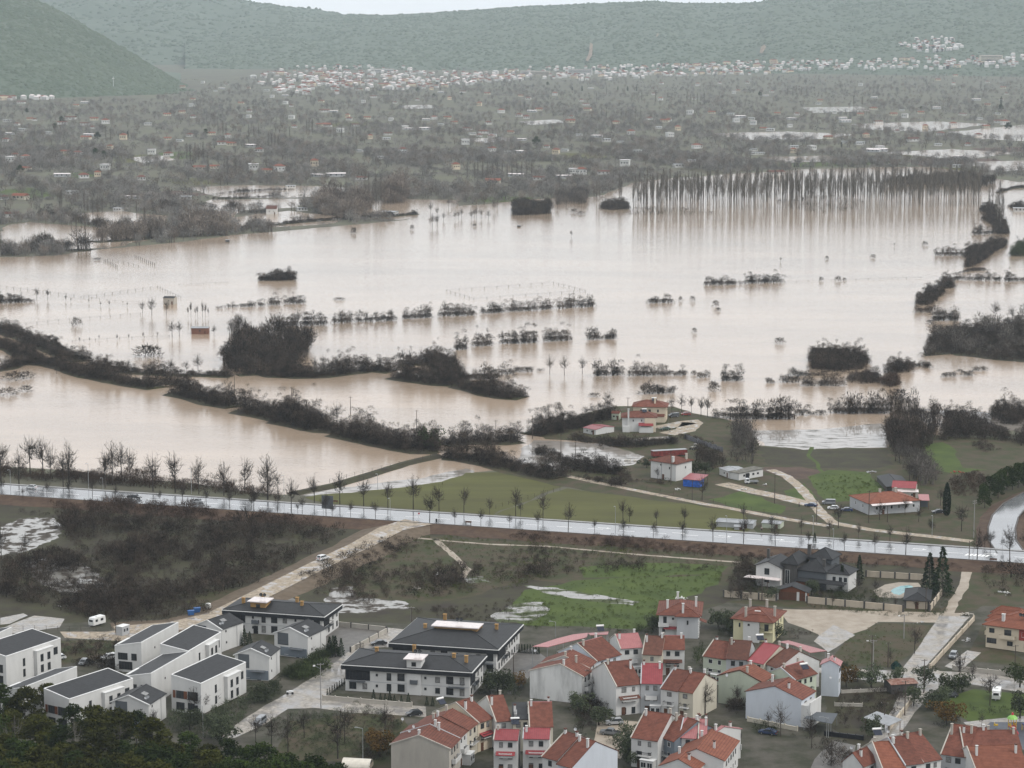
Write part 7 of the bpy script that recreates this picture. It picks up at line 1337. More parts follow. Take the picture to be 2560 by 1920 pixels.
# playground
pg = empty('play_tower', g('A6', 1762, 1345), R(15)); YEL = mat('yellow_paint', (.62,.40,.04), rough=.4, var=.08); REDP = mat('red_plastic', (.42,.03,.05), rough=.4, var=.1); LIME = mat('lime_plastic', (.20,.42,.09), rough=.4, var=.08)
for x in (-.7,.7):
    for y in (-.7,.7): MB().tube((x,y,0),(x,y,3.4), .09, n=6).build('post', YEL, pg)
MB().box(-.8,.8,-.8,.8,1.3,1.42).build('platform', REDP, pg); MB().tube((0,0,3.4),(0,0,3.9), 1.4, 1., n=10).tube((0,0,3.9),(0,0,4.3), 1., .3, n=10).build('roof', LIME, pg); MB().tube((0,0,4.3),(0,0,4.9), .35, .2, n=8).build('finial', REDP, pg); MB().hull([(-.35,-.8,1.3),(.35,-.8,1.3),(.35,-3.,.2),(-.35,-3.,.2)], [(-.35,-.8,1.45),(.35,-.8,1.45),(.35,-3.,.35),(-.35,-3.,.35)]).build('slide', REDP, pg); MB().box(-.75,-.7,-.7,.7,1.5,2.2).box(.7,.75,-.7,.7,1.5,2.2).build('guard_panel', YEL, pg); tag(pg, 'playground tower with lime roof and red slide', 'play tower')
sl = empty('play_slide', g('A6', 1850, 1330), R(60)); MB().hull([(-.4,0,1.6),(.4,0,1.6),(.4,-3.,.2),(-.4,-3.,.2)], [(-.4,0,1.75),(.4,0,1.75),(.4,-3.,.35),(-.4,-3.,.35)]).build('chute', mat('navy_plastic', (.02,.03,.10), rough=.4), sl); [MB().tube((x,0,0),(x,0,1.7), .06).build('leg', YEL, sl) for x in (-.35,.35)]; tag(sl, 'navy blue slide at the right edge of the playground', 'slide')
sp_ = empty('spring_rider', g('A6', 1622, 1310)); MB().box(-.5,.5,-.15,.15,.5,.9).box(-.4,-.25,-.3,.3,.9,1.2).build('seat', YEL, sp_); MB().tube((0,0,0),(0,0,.5), .12, n=6).build('spring', STEEL, sp_); tag(sp_, 'small yellow spring rider on the playground', 'spring rider')
# person on the farm track
def person(loc, rz, label, s=1.):
    P = [(0,0,.95),(0,0,1.25),(0,0,1.45),(0,0,1.56),(0,0,1.70),(.10,0,.90),(.12,-.02,.48),(.12,0,.06),(.13,-.14,.03),(-.10,0,.90),(-.12,.03,.48),(-.13,.05,.06),(-.13,-.09,.03),(.19,0,1.42),(.25,.02,1.12),(.24,-.08,.86),(-.19,0,1.42),(-.25,.02,1.12),(-.24,-.06,.86)]
    E = [(0,1),(1,2),(2,3),(3,4),(0,5),(5,6),(6,7),(7,8),(0,9),(9,10),(10,11),(11,12),(2,13),(13,14),(14,15),(2,16),(16,17),(17,18)]
    rad = [.15,.16,.14,.06,.11,.095,.07,.05,.045,.095,.07,.05,.045,.075,.05,.04,.075,.05,.04]
    def grow(name, keep, m, k=1., par=None):
        idx = sorted(keep); mp_ = {a: i for i, a in enumerate(idx)}; me = bpy.data.meshes.new(name); me.from_pydata([P[i] for i in idx], [(mp_[a], mp_[b]) for a, b in E if a in mp_ and b in mp_], []); me.materials.append(m); o = link(name, me, par)
        o.modifiers.new('skin', 'SKIN'); 
        for i, a in enumerate(idx): me.skin_vertices[0].data[i].radius = (rad[a]*k, rad[a]*k)
        me.skin_vertices[0].data[mp_[min(idx)]].use_root = True; o.modifiers.new('sub', 'SUBSURF').levels = 1; return o
    b = grow('person', range(19), mat('skin', (.35,.22,.16), rough=.6, var=.1)); b.location = loc; b.rotation_euler = (0,0,rz); b.scale = (s,)*3
    grow('trousers', [0,5,6,7,9,10,11], mat('dark_cloth', (.02,.02,.024), var=.2), 1.12, b); grow('jacket', [0,1,2,13,14,16,17], mat('pale_cloth', (.34,.35,.37), var=.2), 1.12, b); MB().tube((0,.02,1.70),(0,.0,1.80), .115, .07, n=8).build('hair', mat('dark_hair', (.02,.017,.015)), b)
    return tag(b, label, 'person')
person(g('B2', 137, 1110), R(30), 'person in pale top and dark trousers standing by the farm track'); person(g('B1', 1858, 1285, RZ), R(0), 'person in dark clothes on the main road verge')
# cables over the left dike
def cable(a, b, sag, name='cable'):
    mb = MB(); P = [a.lerp(b, k/10)-Vector((0,0,sag*4*(k/10)*(1-k/10))) for k in range(11)]
    for p, q in zip(P, P[1:]): mb.tube(p, q, .035, n=3)
    return mb.build(name, BLK)
for i in range(3): tag(cable(g('B5', -30, 385+i*12, 6), g('B5', 700, 585+i*9, 6), 1.), '%s slack power cable over the left dike' % ('upper','middle','lower')[i], 'cable')
pole('B5', 700, 690, 7, 'wooden pole carrying the cables at the left dike end', WOODP)
# rubble and litter
def heap(zm, x, y, label, r=2., m=None, n=14):
    t = empty('rubble_heap', g(zm, x, y)); mb = MB(); rg = random.Random(int(x))
    for _ in range(n):
        a, q = rg.uniform(0, 6.28), rg.uniform(0, r); s_ = rg.uniform(.2, .55); z = max(0, (1-q/r))*.6; p = Vector((q*math.cos(a), q*math.sin(a), z)); d = Vector((rg.uniform(-1,1), rg.uniform(-1,1), rg.uniform(-.3,.5))).normalized(); mb.tube(p-d*s_, p+d*s_, s_*.35, s_*.5, n=5)
    mb.build('debris', m or PCO, t); return tag(t, label, 'heap')
for a in [('B2',1340,800,'heap of rusty scrap on the grass behind the farmhouse',4.,mat('rust_scrap', (.09,.035,.025), var=.6),26),('B2',1560,800,'red and white rubbish heap on the grass',3.,PRD,16),('B2',800,800,'pale scrap heap by the polytunnel',3.,PGR,16),('B1',640,640,'rubble heap left of the block-like farm house',4.,PCO,22),('B1',1090,905,'pale litter on the farm track verge',1.5,PW,8),('B1',1700,905,'white stones beside the farm track',1.5,PW,8),('B1',1890,860,'white bags beside the farm truck',1.,PW,5),('A1',510,262,'white sack on the scrub',.8,PW,3),('B4',1360,990,'white sack on the waste ground',.35,PW,5),('A2',2090,1460,'litter under the old trees',1.5,PW,6),('A6',1370,340,'broken concrete at the road end',2.5,PCO,14),('A6',980,410,'scrap sheet and tub on the corner lawn',1.2,PW,5),('A6',1390,560,'white rubble on the grass strip',1.8,PW,8),('A6',1700,150,'white rubbish behind the cream apartment',2.5,PW,10),('A4',1570,70,'pale stones on the lawn edge',3.,PW,10),('A2',1880,110,'earth lump on the waste ground',1.6,PCO,8)]: heap(*a)
# ------------------------------------------------------------------ valley gardens, houses and far town
VHM = []
def valley_house(seed, W=10., D=8., h=4.5, rise=1.9, hip=True, wall=None, roof=None, win=True):
    b = MB().box(-W/2, W/2, 0, D, 0, h); w_ = b.mesh('wall', wall)
    r = MB(); o_ = .6
    if hip: r.hull([(-W/2-o_,-o_,h),(W/2+o_,-o_,h),(W/2+o_,D+o_,h),(-W/2-o_,D+o_,h)], [(-W/2+D*.4,D*.5-.05,h+rise),(W/2-D*.4,D*.5-.05,h+rise),(W/2-D*.4,D*.5+.05,h+rise),(-W/2+D*.4,D*.5+.05,h+rise)])
    else: r.hull([(-W/2-o_,-o_,h),(-W/2-o_,D/2,h+rise),(-W/2-o_,D+o_,h)], [(W/2+o_,-o_,h),(W/2+o_,D/2,h+rise),(W/2+o_,D+o_,h)])
    return w_, r.mesh('roof', roof), [(x, h*.45) for x in (-W*.3, 0, W*.3)]
VWIN = MB().box(-.6, .6, -.06, 0, 0, 1.3).mesh('window', GLASS); HPX = []
VK = [valley_house(k, *a) for k, a in enumerate([(11,9,5.8,2.,True,PW,TILEO),(9,8,3.4,1.8,True,PW,TILE),(12,8,3.2,1.8,False,PC,TILEO),(8,7,6.,1.8,True,PBE,TILEO),(14,8,3.2,1.6,False,PW,TILEB),(10,7,3.,.5,False,PW,GREYM),(9,9,6.2,.3,True,PW,CAPM),(16,7,3.,.8,False,PGR,CAPM)])]
def VH(zm, x, y, k, label, group, s=1., rz=None):
    w_, r, m = VK[k]; p = g(zm, x, y); o = empty('house', p, R(random.uniform(-25,25)) if rz is None else rz); o.scale = (s,)*3
    link('wall', w_, o); link('roof', r, o); [link('window', VWIN, o, (a, 0, b)) for a, b in m]; HPX.append(px(zm, x, y)); return tag(o, label, 'house', group)
rv_ = random.Random(9)
for zm, lst in dict(C1=[(30,870,1),(90,965,1),(150,985,0),(60,1000,6),(570,790,1),(520,770,4),(755,860,3),(670,920,3),(930,950,6),(1025,960,1),(1030,860,2),(1160,840,1),(1370,890,4),(1420,895,2),(1590,935,1),(1810,785,1),(1960,775,2),(2010,780,4),(1030,712,2),(430,735,4),(580,740,2),(910,770,5),(400,945,2),(470,955,1),(1100,870,5),(1300,830,2),(520,858,2),(1550,905,7),(520,635,7),(1180,615,2),(1480,640,2),(1750,640,6),(2050,690,7),(1780,510,0),(1670,600,6),(130,805,5),(40,750,5),(100,770,1),(2085,815,5),(290,825,5)],
    C2=[(705,735,0),(550,800,7),(640,800,7),(740,770,5),(1040,765,1),(980,840,1),(1010,820,4),(895,890,6),(1060,935,0),(1170,820,2),(1240,865,7),(1445,950,3),(1390,910,1),(1500,930,5),(1910,830,0),(1270,730,1),(1700,845,7),(1820,760,2),(1640,680,2),(2080,790,5),(2140,745,1),(310,855,3),(410,860,5),(515,935,1),(240,935,5),(120,815,6),(40,775,2),(830,760,2),(900,800,4),(1540,755,2),(1760,870,5),(1850,880,5),(1950,940,5),(30,690,4),(80,690,7),(1350,680,2),(1590,835,5),(940,830,5),(1060,840,5),(1160,945,5),(1230,945,7),(740,570,7),(880,570,4),(1460,480,5),(1300,690,7)],
    C3=[(540,540,6),(410,655,2),(285,660,6),(650,720,6),(1120,655,6),(1190,705,7),(1380,710,4),(1465,665,2),(1620,655,2),(1645,745,3),(1810,730,0),(2000,735,2),(2110,720,0),(1040,585,2),(1270,495,6),(1350,565,7),(1820,440,2),(1720,465,2),(2090,510,2),(1940,580,7),(1270,665,2),(140,705,2),(60,690,1),(110,740,5),(580,680,7),(870,690,7),(1330,870,7),(1395,875,7),(1000,865,6),(890,855,5),(1265,835,5),(1580,815,4),(1720,840,5),(1890,840,1),(340,855,1),(300,935,5),(230,965,5),(520,665,5),(180,790,6),(700,890,5),(660,870,5),(2060,660,5),(1960,690,5),(560,705,6),(750,755,5),(1090,800,2),(1180,825,5),(640,690,5),(1510,640,5),(790,660,2)],
    C4=[(380,350,7),(520,358,1),(600,350,3),(870,370,1),(640,310,6),(1720,320,0),(1640,325,2),(1560,310,6),(1320,300,2),(1230,310,2),(440,460,5),(110,490,2),(60,600,4),(30,490,1),(810,485,7),(1140,490,5),(1790,420,5),(2080,345,5),(150,310,2),(1930,285,3),(1940,350,7),(720,560,5),(1860,560,5)],
    C5=[(1605,335,0),(1560,335,6),(1740,335,4),(1340,370,4),(1200,350,7),(1060,395,2),(840,305,3),(100,350,7),(250,370,4),(420,590,5),(1870,285,6),(510,205,5),(380,240,5),(1500,360,7)],
    C6=[(790,320,4),(880,190,3),(1390,180,6),(1340,185,7),(660,200,5),(1270,140,5),(1850,225,7),(330,165,0),(2190,530,5),(1825,275,5)]).items():
    for x, y, k in lst: VH(zm, x, y, k, ['two-storey white house with orange hip roof in the valley gardens','low white house with red hip roof in the valley gardens','low cream house with orange gable roof in the valley gardens','tall beige house with orange roof in the valley gardens','long white house with brown gable roof in the valley gardens','small white house with grey sheet roof in the valley gardens','white flat-roofed house in the valley gardens','long pale shed-like house with grey roof in the valley gardens'][k], 'houses scattered through the valley gardens', rv_.uniform(.85, 1.25))
for _ in range(90):
    x, y = rv_.uniform(0, 2560), 205+140*rv_.random()**1.3; k = rv_.choice((0,1,1,2,2,3,4,5,6,7)); VH('S', x, y, k, 'small garden house half hidden among the valley trees', 'garden houses half hidden by trees', rv_.uniform(.8, 1.15))
# far town at the foot of the ridge
TK = []
for k, (W_, D_, h_, ro, wa) in enumerate([(12,10,8,TILEO,PW),(16,11,9,TILEO,PW),(20,12,10,PW,PW),(11,9,6,TILE,PC),(28,12,11,TILEO,PBE),(14,10,9,CAPM,PW)]):
    mb = MB().box(-W_/2, W_/2, 0, D_, 0, h_, 0); mb.hull([(-W_/2-.5,-.5,h_),(W_/2+.5,-.5,h_),(W_/2+.5,D_+.5,h_),(-W_/2-.5,D_+.5,h_)], [(-W_/2+D_*.4,D_*.5-.1,h_+2.6),(W_/2-D_*.4,D_*.5-.1,h_+2.6),(W_/2-D_*.4,D_*.5+.1,h_+2.6),(-W_/2+D_*.4,D_*.5+.1,h_+2.6)], 1)
    for fl in range(2):
        for x in np.linspace(-W_*.36, W_*.36, max(3, int(W_/4))): mb.box(x-.7, x+.7, -.08, 0, 1.6+fl*3.2, 3.2+fl*3.2, 2)
    TK.append(mb.mesh('town_house', [wa, ro, GLASS]))
rt = random.Random(3); spots = []
def town(n, poly, zf=None, big=1.):
    xs_, ys_ = [p[0] for p in poly], [p[1] for p in poly]; k = 0
    while k < n:
        x, y = rt.uniform(min(xs_), max(xs_)), rt.uniform(min(ys_), max(ys_))
        if not pip(np.array([[x, y]]), poly)[0]: continue
        spots.append((x, y, big)); k += 1
town(150, [(720,178),(860,168),(960,178),(1090,180),(1150,186),(1300,188),(1300,205),(1150,215),(1000,228),(850,222),(760,205)]); town(60, [(640,185),(760,180),(900,190),(880,235),(700,240),(600,225)]); town(70, [(1160,178),(1500,172),(1640,176),(1640,200),(1400,205),(1160,200)])
town(120, [(1530,170),(1700,165),(1800,158),(1960,152),(2100,160),(2120,176),(1900,188),(1650,192)]); town(60, [(2100,160),(2250,150),(2400,148),(2600,142),(2600,172),(2350,176),(2100,176)]); town(200, [(640,176),(860,166),(1100,178),(1300,186),(1290,206),(1000,226),(700,235)]); town(200, [(1300,178),(1700,164),(2100,156),(2560,142),(2560,170),(2000,182),(1400,198)]); town(50, [(0,236),(100,228),(140,240),(130,250),(0,252)])
def on_hill(x, y):
    """point where the ray through a photo position meets the far ridge"""
    V_, F_, r_n, n_x = HILLS[0]; best = None; d = ray((x, y))
    for Y in range(6500, 11000, 40):
        t = Y/d.y; z = CAM_H+d.z*t; X = d.x*t
        i = int(round((x-480)/22.)); i = max(0, min(n_x-1, i)); col = V_[i*r_n:(i+1)*r_n]; ys = [v[1] for v in col]; zs = [v[2] for v in col]
        hz_ = np.interp(Y, ys, zs, left=-3)
        if hz_ >= z: return Vector((X, Y, hz_))
    return None
town_pts = []
for x, y, big in spots:
    p = g('S', x, y)
    q = on_hill(x, y) if x > 480 else None
    if q is not None and q.y < p.y: p = q
    town_pts.append(p)
for _ in range(60):                      # terraced houses on the slope above the town
    x, y = rt.uniform(2290, 2405), rt.uniform(102, 132); q = on_hill(x, y)
    if q is not None: town_pts.append(q)
for _ in range(10):
    x = rt.uniform(2240, 2300); q = on_hill(x, rt.uniform(116, 128))
    if q is not None: town_pts.append(q)
town_pts.sort(key=lambda p: p.y); rest = []
for i, p in enumerate(town_pts):
    k = rt.randrange(len(TK)); s_ = rt.uniform(.6, .95)
    if i % 3 == 0 and i < 900:
        o = link('town_house', TK[k]); o.location = p-Vector((0,0,1)); o.rotation_euler = (0,0,R(rt.uniform(-40,40))); o.scale = (s_,)*3
        tag(o, 'small pale house of the far town below the ridge', 'house', 'houses of the far town')
    else: rest.append((p, k, s_))
mbt = MB()
for p, k, s_ in rest:
    W_, D_, h_ = 13*s_, 10*s_, 8*s_; x, y, z = p; mbt.box(x-W_/2, x+W_/2, y, y+D_, z-2, z+h_, 0); mbt.hull([(x-W_/2-.5,y-.5,z+h_),(x+W_/2+.5,y-.5,z+h_),(x+W_/2+.5,y+D_+.5,z+h_),(x-W_/2-.5,y+D_+.5,z+h_)], [(x-W_/4,y+D_/2-.1,z+h_+2.5),(x+W_/4,y+D_/2-.1,z+h_+2.5),(x+W_/4,y+D_/2+.1,z+h_+2.5),(x-W_/4,y+D_/2+.1,z+h_+2.5)], 1+k % 2)
tag(mbt.build('far_town', [PW, TILEO, CAPM]), 'mass of pale houses of the far town', 'town', None, 'stuff')
def block(x, y, w_, h_, label, m=PW):
    p = g('S', x, y); q = on_hill(x, y); p = q if q is not None and q.y < p.y else p; t = empty('town_block', p); sc = scale_at(p); W_ = w_/sc; H_ = h_/sc
    MB().box(-W_/2, W_/2, 0, 14, -2, H_).build('wall', m, t); MB().box(-W_/2-.6, W_/2+.6, -.6, 14.6, H_, H_+1.2).build('roof', CAPM, t)
    for r_ in range(max(2, int(H_/4))): MB().box(-W_*.46, W_*.46, -.15, 0, 2+r_*4, 3.8+r_*4).build('window_band', GLASS, t)
    return tag(t, label, 'building')
block(2478, 158, 56, 15, 'large cream block at the right end of the far town', PC); block(1450, 188, 62, 14, 'long white hall in the middle of the far town'); block(1350, 190, 50, 11, 'cream hall left of the long white one', PC); block(1320, 186, 36, 8, 'low white hall of the far town'); block(960, 182, 50, 9, 'long white block at the left of the far town')
# bare slashes of earth on the ridge
SCAR = mat('bare_earth', (.20,.15,.11), var=.25, scale=.05)
for pl_ in ([(1475,118),(1482,122),(1480,145),(1470,162),(1464,160),(1472,140)], [(1902,128),(1910,118),(1915,125),(1905,142),(1898,140)], [(1640,98),(1644,90),(1646,92),(1642,101)]):
    P = [on_hill(*p) for p in pl_]
    if all(p is not None for p in P): c = sum(P, Vector())/len(P); o = link('bare_slope', mesh('bare_slope', [p+Vector((0,-8,9)) for p in P], [tuple(range(len(P)))], SCAR)); o['kind'] = 'structure'
# ---- trees of the valley
VT = [small_tree(s+200, 9., 150, .40, .30) for s in range(6)]; VB = [bush_tpl(s+300, 70, r=3.2, h=3.2, wd=.3, ln=(.8,2.)) for s in range(4)]
M_TWV = vm('valley_twigs', (.140,.133,.124), c2=(.215,.204,.188), scale=.02)
M_TWV2 = vm('valley_twigs_brown', (.135,.112,.094), c2=(.19,.162,.136), scale=.02)
protos = [npmesh('orchard_tree', v, t, M_TWV if i % 3 else M_TWV2) for i, (v, t) in enumerate(VT)]; bprotos = [npmesh('orchard_bush', v, t, M_TWV) for v, t in VB]
rng = np.random.default_rng(17)
keep_out = [[g('O', *p) for p in pl] for pl in [WATER_O]+PLOTS]
def valley_points(n, y0, y1, power=1.):
    """photo-space spread on the plain, densest where hedges run"""
    P = []
    while len(P) < n:
        x = rng.uniform(-80, 2640, n*3); y = y0+(y1-y0)*rng.uniform(0, 1, n*3)**power
        Q = np.array([tuple(G((a, b)))[:2] for a, b in zip(x, y)])
        # plots: long hedged rectangles turned against the view
        u = Q[:,0]*.94+Q[:,1]*.34; v = -Q[:,0]*.34+Q[:,1]*.94; cu = 95.; cv = 210.
        du = np.minimum(u % cu, cu-u % cu); dv = np.minimum(v % cv, cv-v % cv); hsh = np.sin(np.floor(u/cu)*12.9+np.floor(v/cv)*78.2)*43758.5; hsh -= np.floor(hsh)
        p = np.where((du < 7) | (dv < 9), 1., np.where(hsh < .42, .75, .10)); ok = rng.uniform(0, 1, len(Q)) < p
        for poly in keep_out: ok &= ~pip(Q, poly)
        for hx, hy in HPX: ok &= ~((abs(x-hx) < 11) & (y > hy) & (y < hy+10))   # in front of the houses the gardens are open
        P += list(Q[ok])
    return np.array(P[:n])
QT = np.concatenate([valley_points(10500, 168, 420), valley_points(3000, 380, 640)])
hill_cut = (QT[:,1] > 5000) & (QT[:,0] < -760)
QT = QT[~hill_cut]; order = np.argsort(QT[:,1]); QT = QT[order]
ns = rng.uniform(.65, 1.35, len(QT)); rot = rng.uniform(0, 6.28, len(QT))
big = np.zeros(len(QT), bool); big[:300] = True
for i in np.where(big)[0]:
    o = link('orchard_tree', protos[i % 6]); o.location = (QT[i,0], QT[i,1], 0); o.rotation_euler = (0,0,rot[i]); o.scale = (ns[i],)*3; tag(o, 'grey bare tree among the nearest valley orchards', 'tree', 'bare trees of the nearest valley orchards')
I = ~big; instancer('valley_trees', np.column_stack([QT[I], np.zeros(I.sum())]), ns[I], rot[I], protos, 'grey bare trees filling the valley gardens')
QB = np.concatenate([valley_points(7000, 200, 480), valley_points(3600, 380, 640)]); instancer('valley_bushes', np.column_stack([QB, np.zeros(len(QB))]), rng.uniform(.6, 1.4, len(QB)), rng.uniform(0, 6.28, len(QB)), bprotos, 'dark hedge bushes filling the valley gardens')
# evergreens dotted in the valley
for zm, x, y, h in [('C1',600,870,13),('C1',380,760,12),('C1',340,800,10),('C1',590,975,13),('C1',640,980,11),('C2',1330,905,14),('C1',1265,840,11),('C1',165,700,10),('C2',1400,530,11),('C2',600,570,12),('C2',700,600,9),('C3',690,560,12),('C3',2080,640,13),('C3',1620,640,9),('C4',125,340,11),('C2',720,525,9),('C3',2120,760,14),('C2',870,590,8)]:
    k = random.randrange(PK); tree_thing('pine_tree', ('pine', k, M_PINE.name, .35), lambda: pine(k+40, 11., 3.4, 36, 60, .42, .35), M_BARK, M_PINE, g(zm, x, y), 0, (h/11*1.2, h/11*1.2, h/11), 'dark round pine among the valley gardens', 'tree', 'dark pines of the valley gardens')
for zm, x, y, h in [('C2',1610,560,13),('C2',1890,560,12),('C2',1945,560,12),('C2',1550,555,9),('C3',2080,600,16),('C2',1830,555,10),('C3',1160,850,8),('C4',785,110,10)]:
    k = 0; tree_thing('cypress', ('cyp', k), lambda: cypress(3, 10., 1., 500), M_BARK, M_CYP, g(zm, x, y), 0, (h/10*1.3, h/10*1.3, h/10), 'slim dark cypress among the valley gardens', 'tree', 'cypresses of the valley gardens')
# hedge lines and clumps on the far shore
H('C4', [(0,830),(120,815),(330,800),(560,800)], 14, 6, 'dark hedge of trees at the left edge of the far shore', tpls=WOOD, den=.10, soil=.5); H('C4', [(570,750),(760,740),(1000,720),(1200,712),(1390,705)], 12, 7., 'tree-lined bank on the far left shore', tpls=WOOD, den=.10, soil=.5, m=M_TWV2); H('C4', [(1390,680),(1600,655),(1850,630),(2212,600)], 5, 2.6, 'low straight hedge on the far shore', soil=.5); H('C5', [(0,620),(250,605),(480,590),(590,580)], 6, 2.8, 'low hedge below the poplar clump on the far shore', soil=.5)
H('C4', [(100,610),(300,600),(380,600),(620,660),(760,700)], 9, 5, 'hedge dividing the flooded plots at left', tpls=WOOD, den=.10); H('C4', [(940,560),(1200,545),(1400,555),(1560,575),(1700,570)], 9, 5, 'hedge dividing the flooded plots in the middle', tpls=WOOD, den=.10); H('C4', [(1340,455),(1560,440),(1800,430)], 6, 3., 'thin hedge between two flooded plots', den=.3); H('C4', [(1300,490),(1500,485),(1720,470)], 6, 3., 'second thin hedge between flooded plots', den=.3)
area('C5', [(1180,590),(1300,585),(1420,575),(1410,540),(1300,530),(1190,545)], 5.5, 'rounded thicket standing in the flood near the far shore', den=.16); area('C5', [(1715,545),(1800,555),(1900,550),(1890,520),(1740,520)], 4.4, 'low rounded thicket left of the poplar plantation', den=.3); area('C5', [(1440,520),(1640,515),(1640,470),(1460,470)], 7., 'bare wood between thicket and plantation', den=.05, m=M_TWIGG)
area('C4', [(1090,690),(1130,640),(1280,640),(1370,660),(1380,695)], 8., 'russet tree clump on the far left shore', den=.06, m=M_TWV2); area('C4', [(1930,560),(2000,500),(2212,500),(2300,540),(2212,590),(2000,590)], 9., 'brown tree clump below the poplars on the far shore', den=.05, m=M_TWV2); area('C5', [(0,590),(60,520),(240,510),(300,560),(180,600)], 8., 'brown tree clump left of the tall poplars', den=.05, m=M_TWV2); area('C5', [(390,520),(400,440),(520,440),(530,510)], 11., 'dense round tree behind the tall poplars', den=.06, m=M_TWV2)
for k, (x, y) in enumerate([(680,575),(760,620),(830,615),(850,610),(950,600),(960,605),(1035,610),(990,605),(870,600),(720,590),(1070,560),(1090,540),(790,540),(810,530),(1460,545),(1515,530),(930,610),(690,660),(720,655)]):
    BT('C5', x, y, rw.uniform(7, 10.5), 'bare willow standing in the far shore flood', m=M_TWV2 if k % 2 else M_TWIGG, group='willows of the far shore')
area('C6', [(-60,545),(200,548),(420,540),(420,520),(100,500),(-60,505)], 1.1, 'dark undergrowth at the left foot of the poplar plantation', den=.05); area('C6', [(780,470),(1000,540),(1180,525),(1300,480),(1200,440),(960,430)], 1.1, 'dark undergrowth in the middle of the poplar plantation', den=.035); area('C6', [(1400,380),(1500,350),(1900,340),(2050,360),(2000,382)], 6., 'dark hedge behind the poplar plantation', den=.05)
H('C6', [(2000,570),(2060,600),(2090,660)], 10, 4.5, 'bushes at the foot of the poplar line at right'); H('C6', [(1985,520),(2030,540),(2050,570)], 9, 5, 'dark bushes where the poplar line meets the plantation'); CL('C6',1920,1980,660,3.4,'left bush clump beside the poplar line'); CL('C6',1985,2035,658,2.8,'right bush clump beside the poplar line'); H('C6', [(2140,500),(2212,520),(2300,530)], 8, 3.5, 'bushes by the flooded plot at the right edge'); H('C6', [(2060,420),(2140,395),(2300,385)], 4, 1.4, 'low bank behind the plantation at right', soil=.6)
H('B5', [(-40,215),(100,212),(220,205)], 7, 3.8, 'bush row at the far left of the upper flood'); H('B5', [(1500,255),(1545,252)], 4, 2.6, 'small bush left of the back row behind the wood'); H('B5', [(1560,245),(1700,240),(1825,235)], 5, 3., 'back bush row behind the island wood'); CL('B5',1855,1945,228,3.,'left bush clump of the back pair beyond the wood'); CL('B5',1965,2105,218,2.6,'right bush clump of the back pair beyond the wood')
for x in (1300,1320,1350,1365,1400,1420,1440): BT('B5', x, 310, rw.uniform(5, 9), 'thin pale sapling in the flood near the leaning tree', m=M_TWIGR, group='thin saplings near the leaning tree', spread=.2, wx=.6)
for x, y in ((455,200),(490,205),(695,235),(755,235),(615,215),(550,485),(620,480),(685,465),(810,470),(890,462),(990,455),(1090,448),(880,240)): BT('B5', x, y, rw.uniform(2.2, 3.6), 'tiny bare sapling in the left flood', group='tiny saplings of the left flood', spread=.3)
# ---- hill forest: rounded crowns over the ridges
rngf = np.random.default_rng(8); PV, PT, RVs, off = [], [], [], 0
dome = np.array([[math.cos(a), math.sin(a), 0] for a in np.arange(5)*1.2566]+[[math.cos(a+.6)*.7, math.sin(a+.6)*.7, .75] for a in np.arange(5)*1.2566]+[[0,0,1.15]]); dT = np.array([(i, (i+1) % 5, 5+i) for i in range(5)]+[((i+1) % 5, 5+(i+1) % 5, 5+i) for i in range(5)]+[(5+i, 5+(i+1) % 5, 10) for i in range(5)])
for hi, (V_, F_, r_n, n_x) in enumerate(HILLS):
    A = np.array(V_).reshape(n_x, r_n, 3); n = (24000, 8000, 14000)[hi]; ci = rngf.uniform(0, n_x-1.001, n); ri = rngf.uniform(.3, 26.8, n); i0, k0 = ci.astype(int), ri.astype(int); fu, fv = (ci-i0)[:,None], (ri-k0)[:,None]
    P = (A[i0,k0]*(1-fu)+A[i0+1,k0]*fu)*(1-fv)+(A[i0,k0+1]*(1-fu)+A[i0+1,k0+1]*fu)*fv
    s_ = rngf.uniform(4, 8, n)*(1., 1.3, .8)[hi]; S3 = np.stack([s_*1.25, s_*1.25, s_*rngf.uniform(.5, 1.1, n)], 1); W_ = dome[None]*S3[:,None,:]*rngf.uniform(.75, 1.25, (n, len(dome), 1))+(P-[0,0,2])[:,None,:]
    PV.append(W_.reshape(-1,3)); PT.append((dT[None]+(np.arange(n)*len(dome))[:,None,None]).reshape(-1,3)+off); RVs.append(np.repeat(rngf.normal(size=n)*.5, len(dome))); off += n*len(dome)
M_FOR = vm('far_forest', (.072,.097,.066), c2=(.098,.122,.086), scale=.003, rnd=0., rvar=.10)  # crowns paler than near pines: some far haze put into the colour
tag(link('hill_forest', npmesh('hill_forest', np.concatenate(PV), np.concatenate(PT), M_FOR, np.clip(np.concatenate(RVs), -.9, 1.3))), 'pine forest covering the far hills', 'forest', None, 'stuff')
ms_ = at_dist((283, 190), 5450); t = empty('radio_mast', (ms_.x, ms_.y, 10)); MB().tube((0,0,0),(0,0,30), 1., .5, n=4).build('mast', STEEL, t); MB().box(-2,2,-1,1,24,26).build('antenna', FRW, t); tag(t, 'pale radio mast on the dark green hill', 'mast')
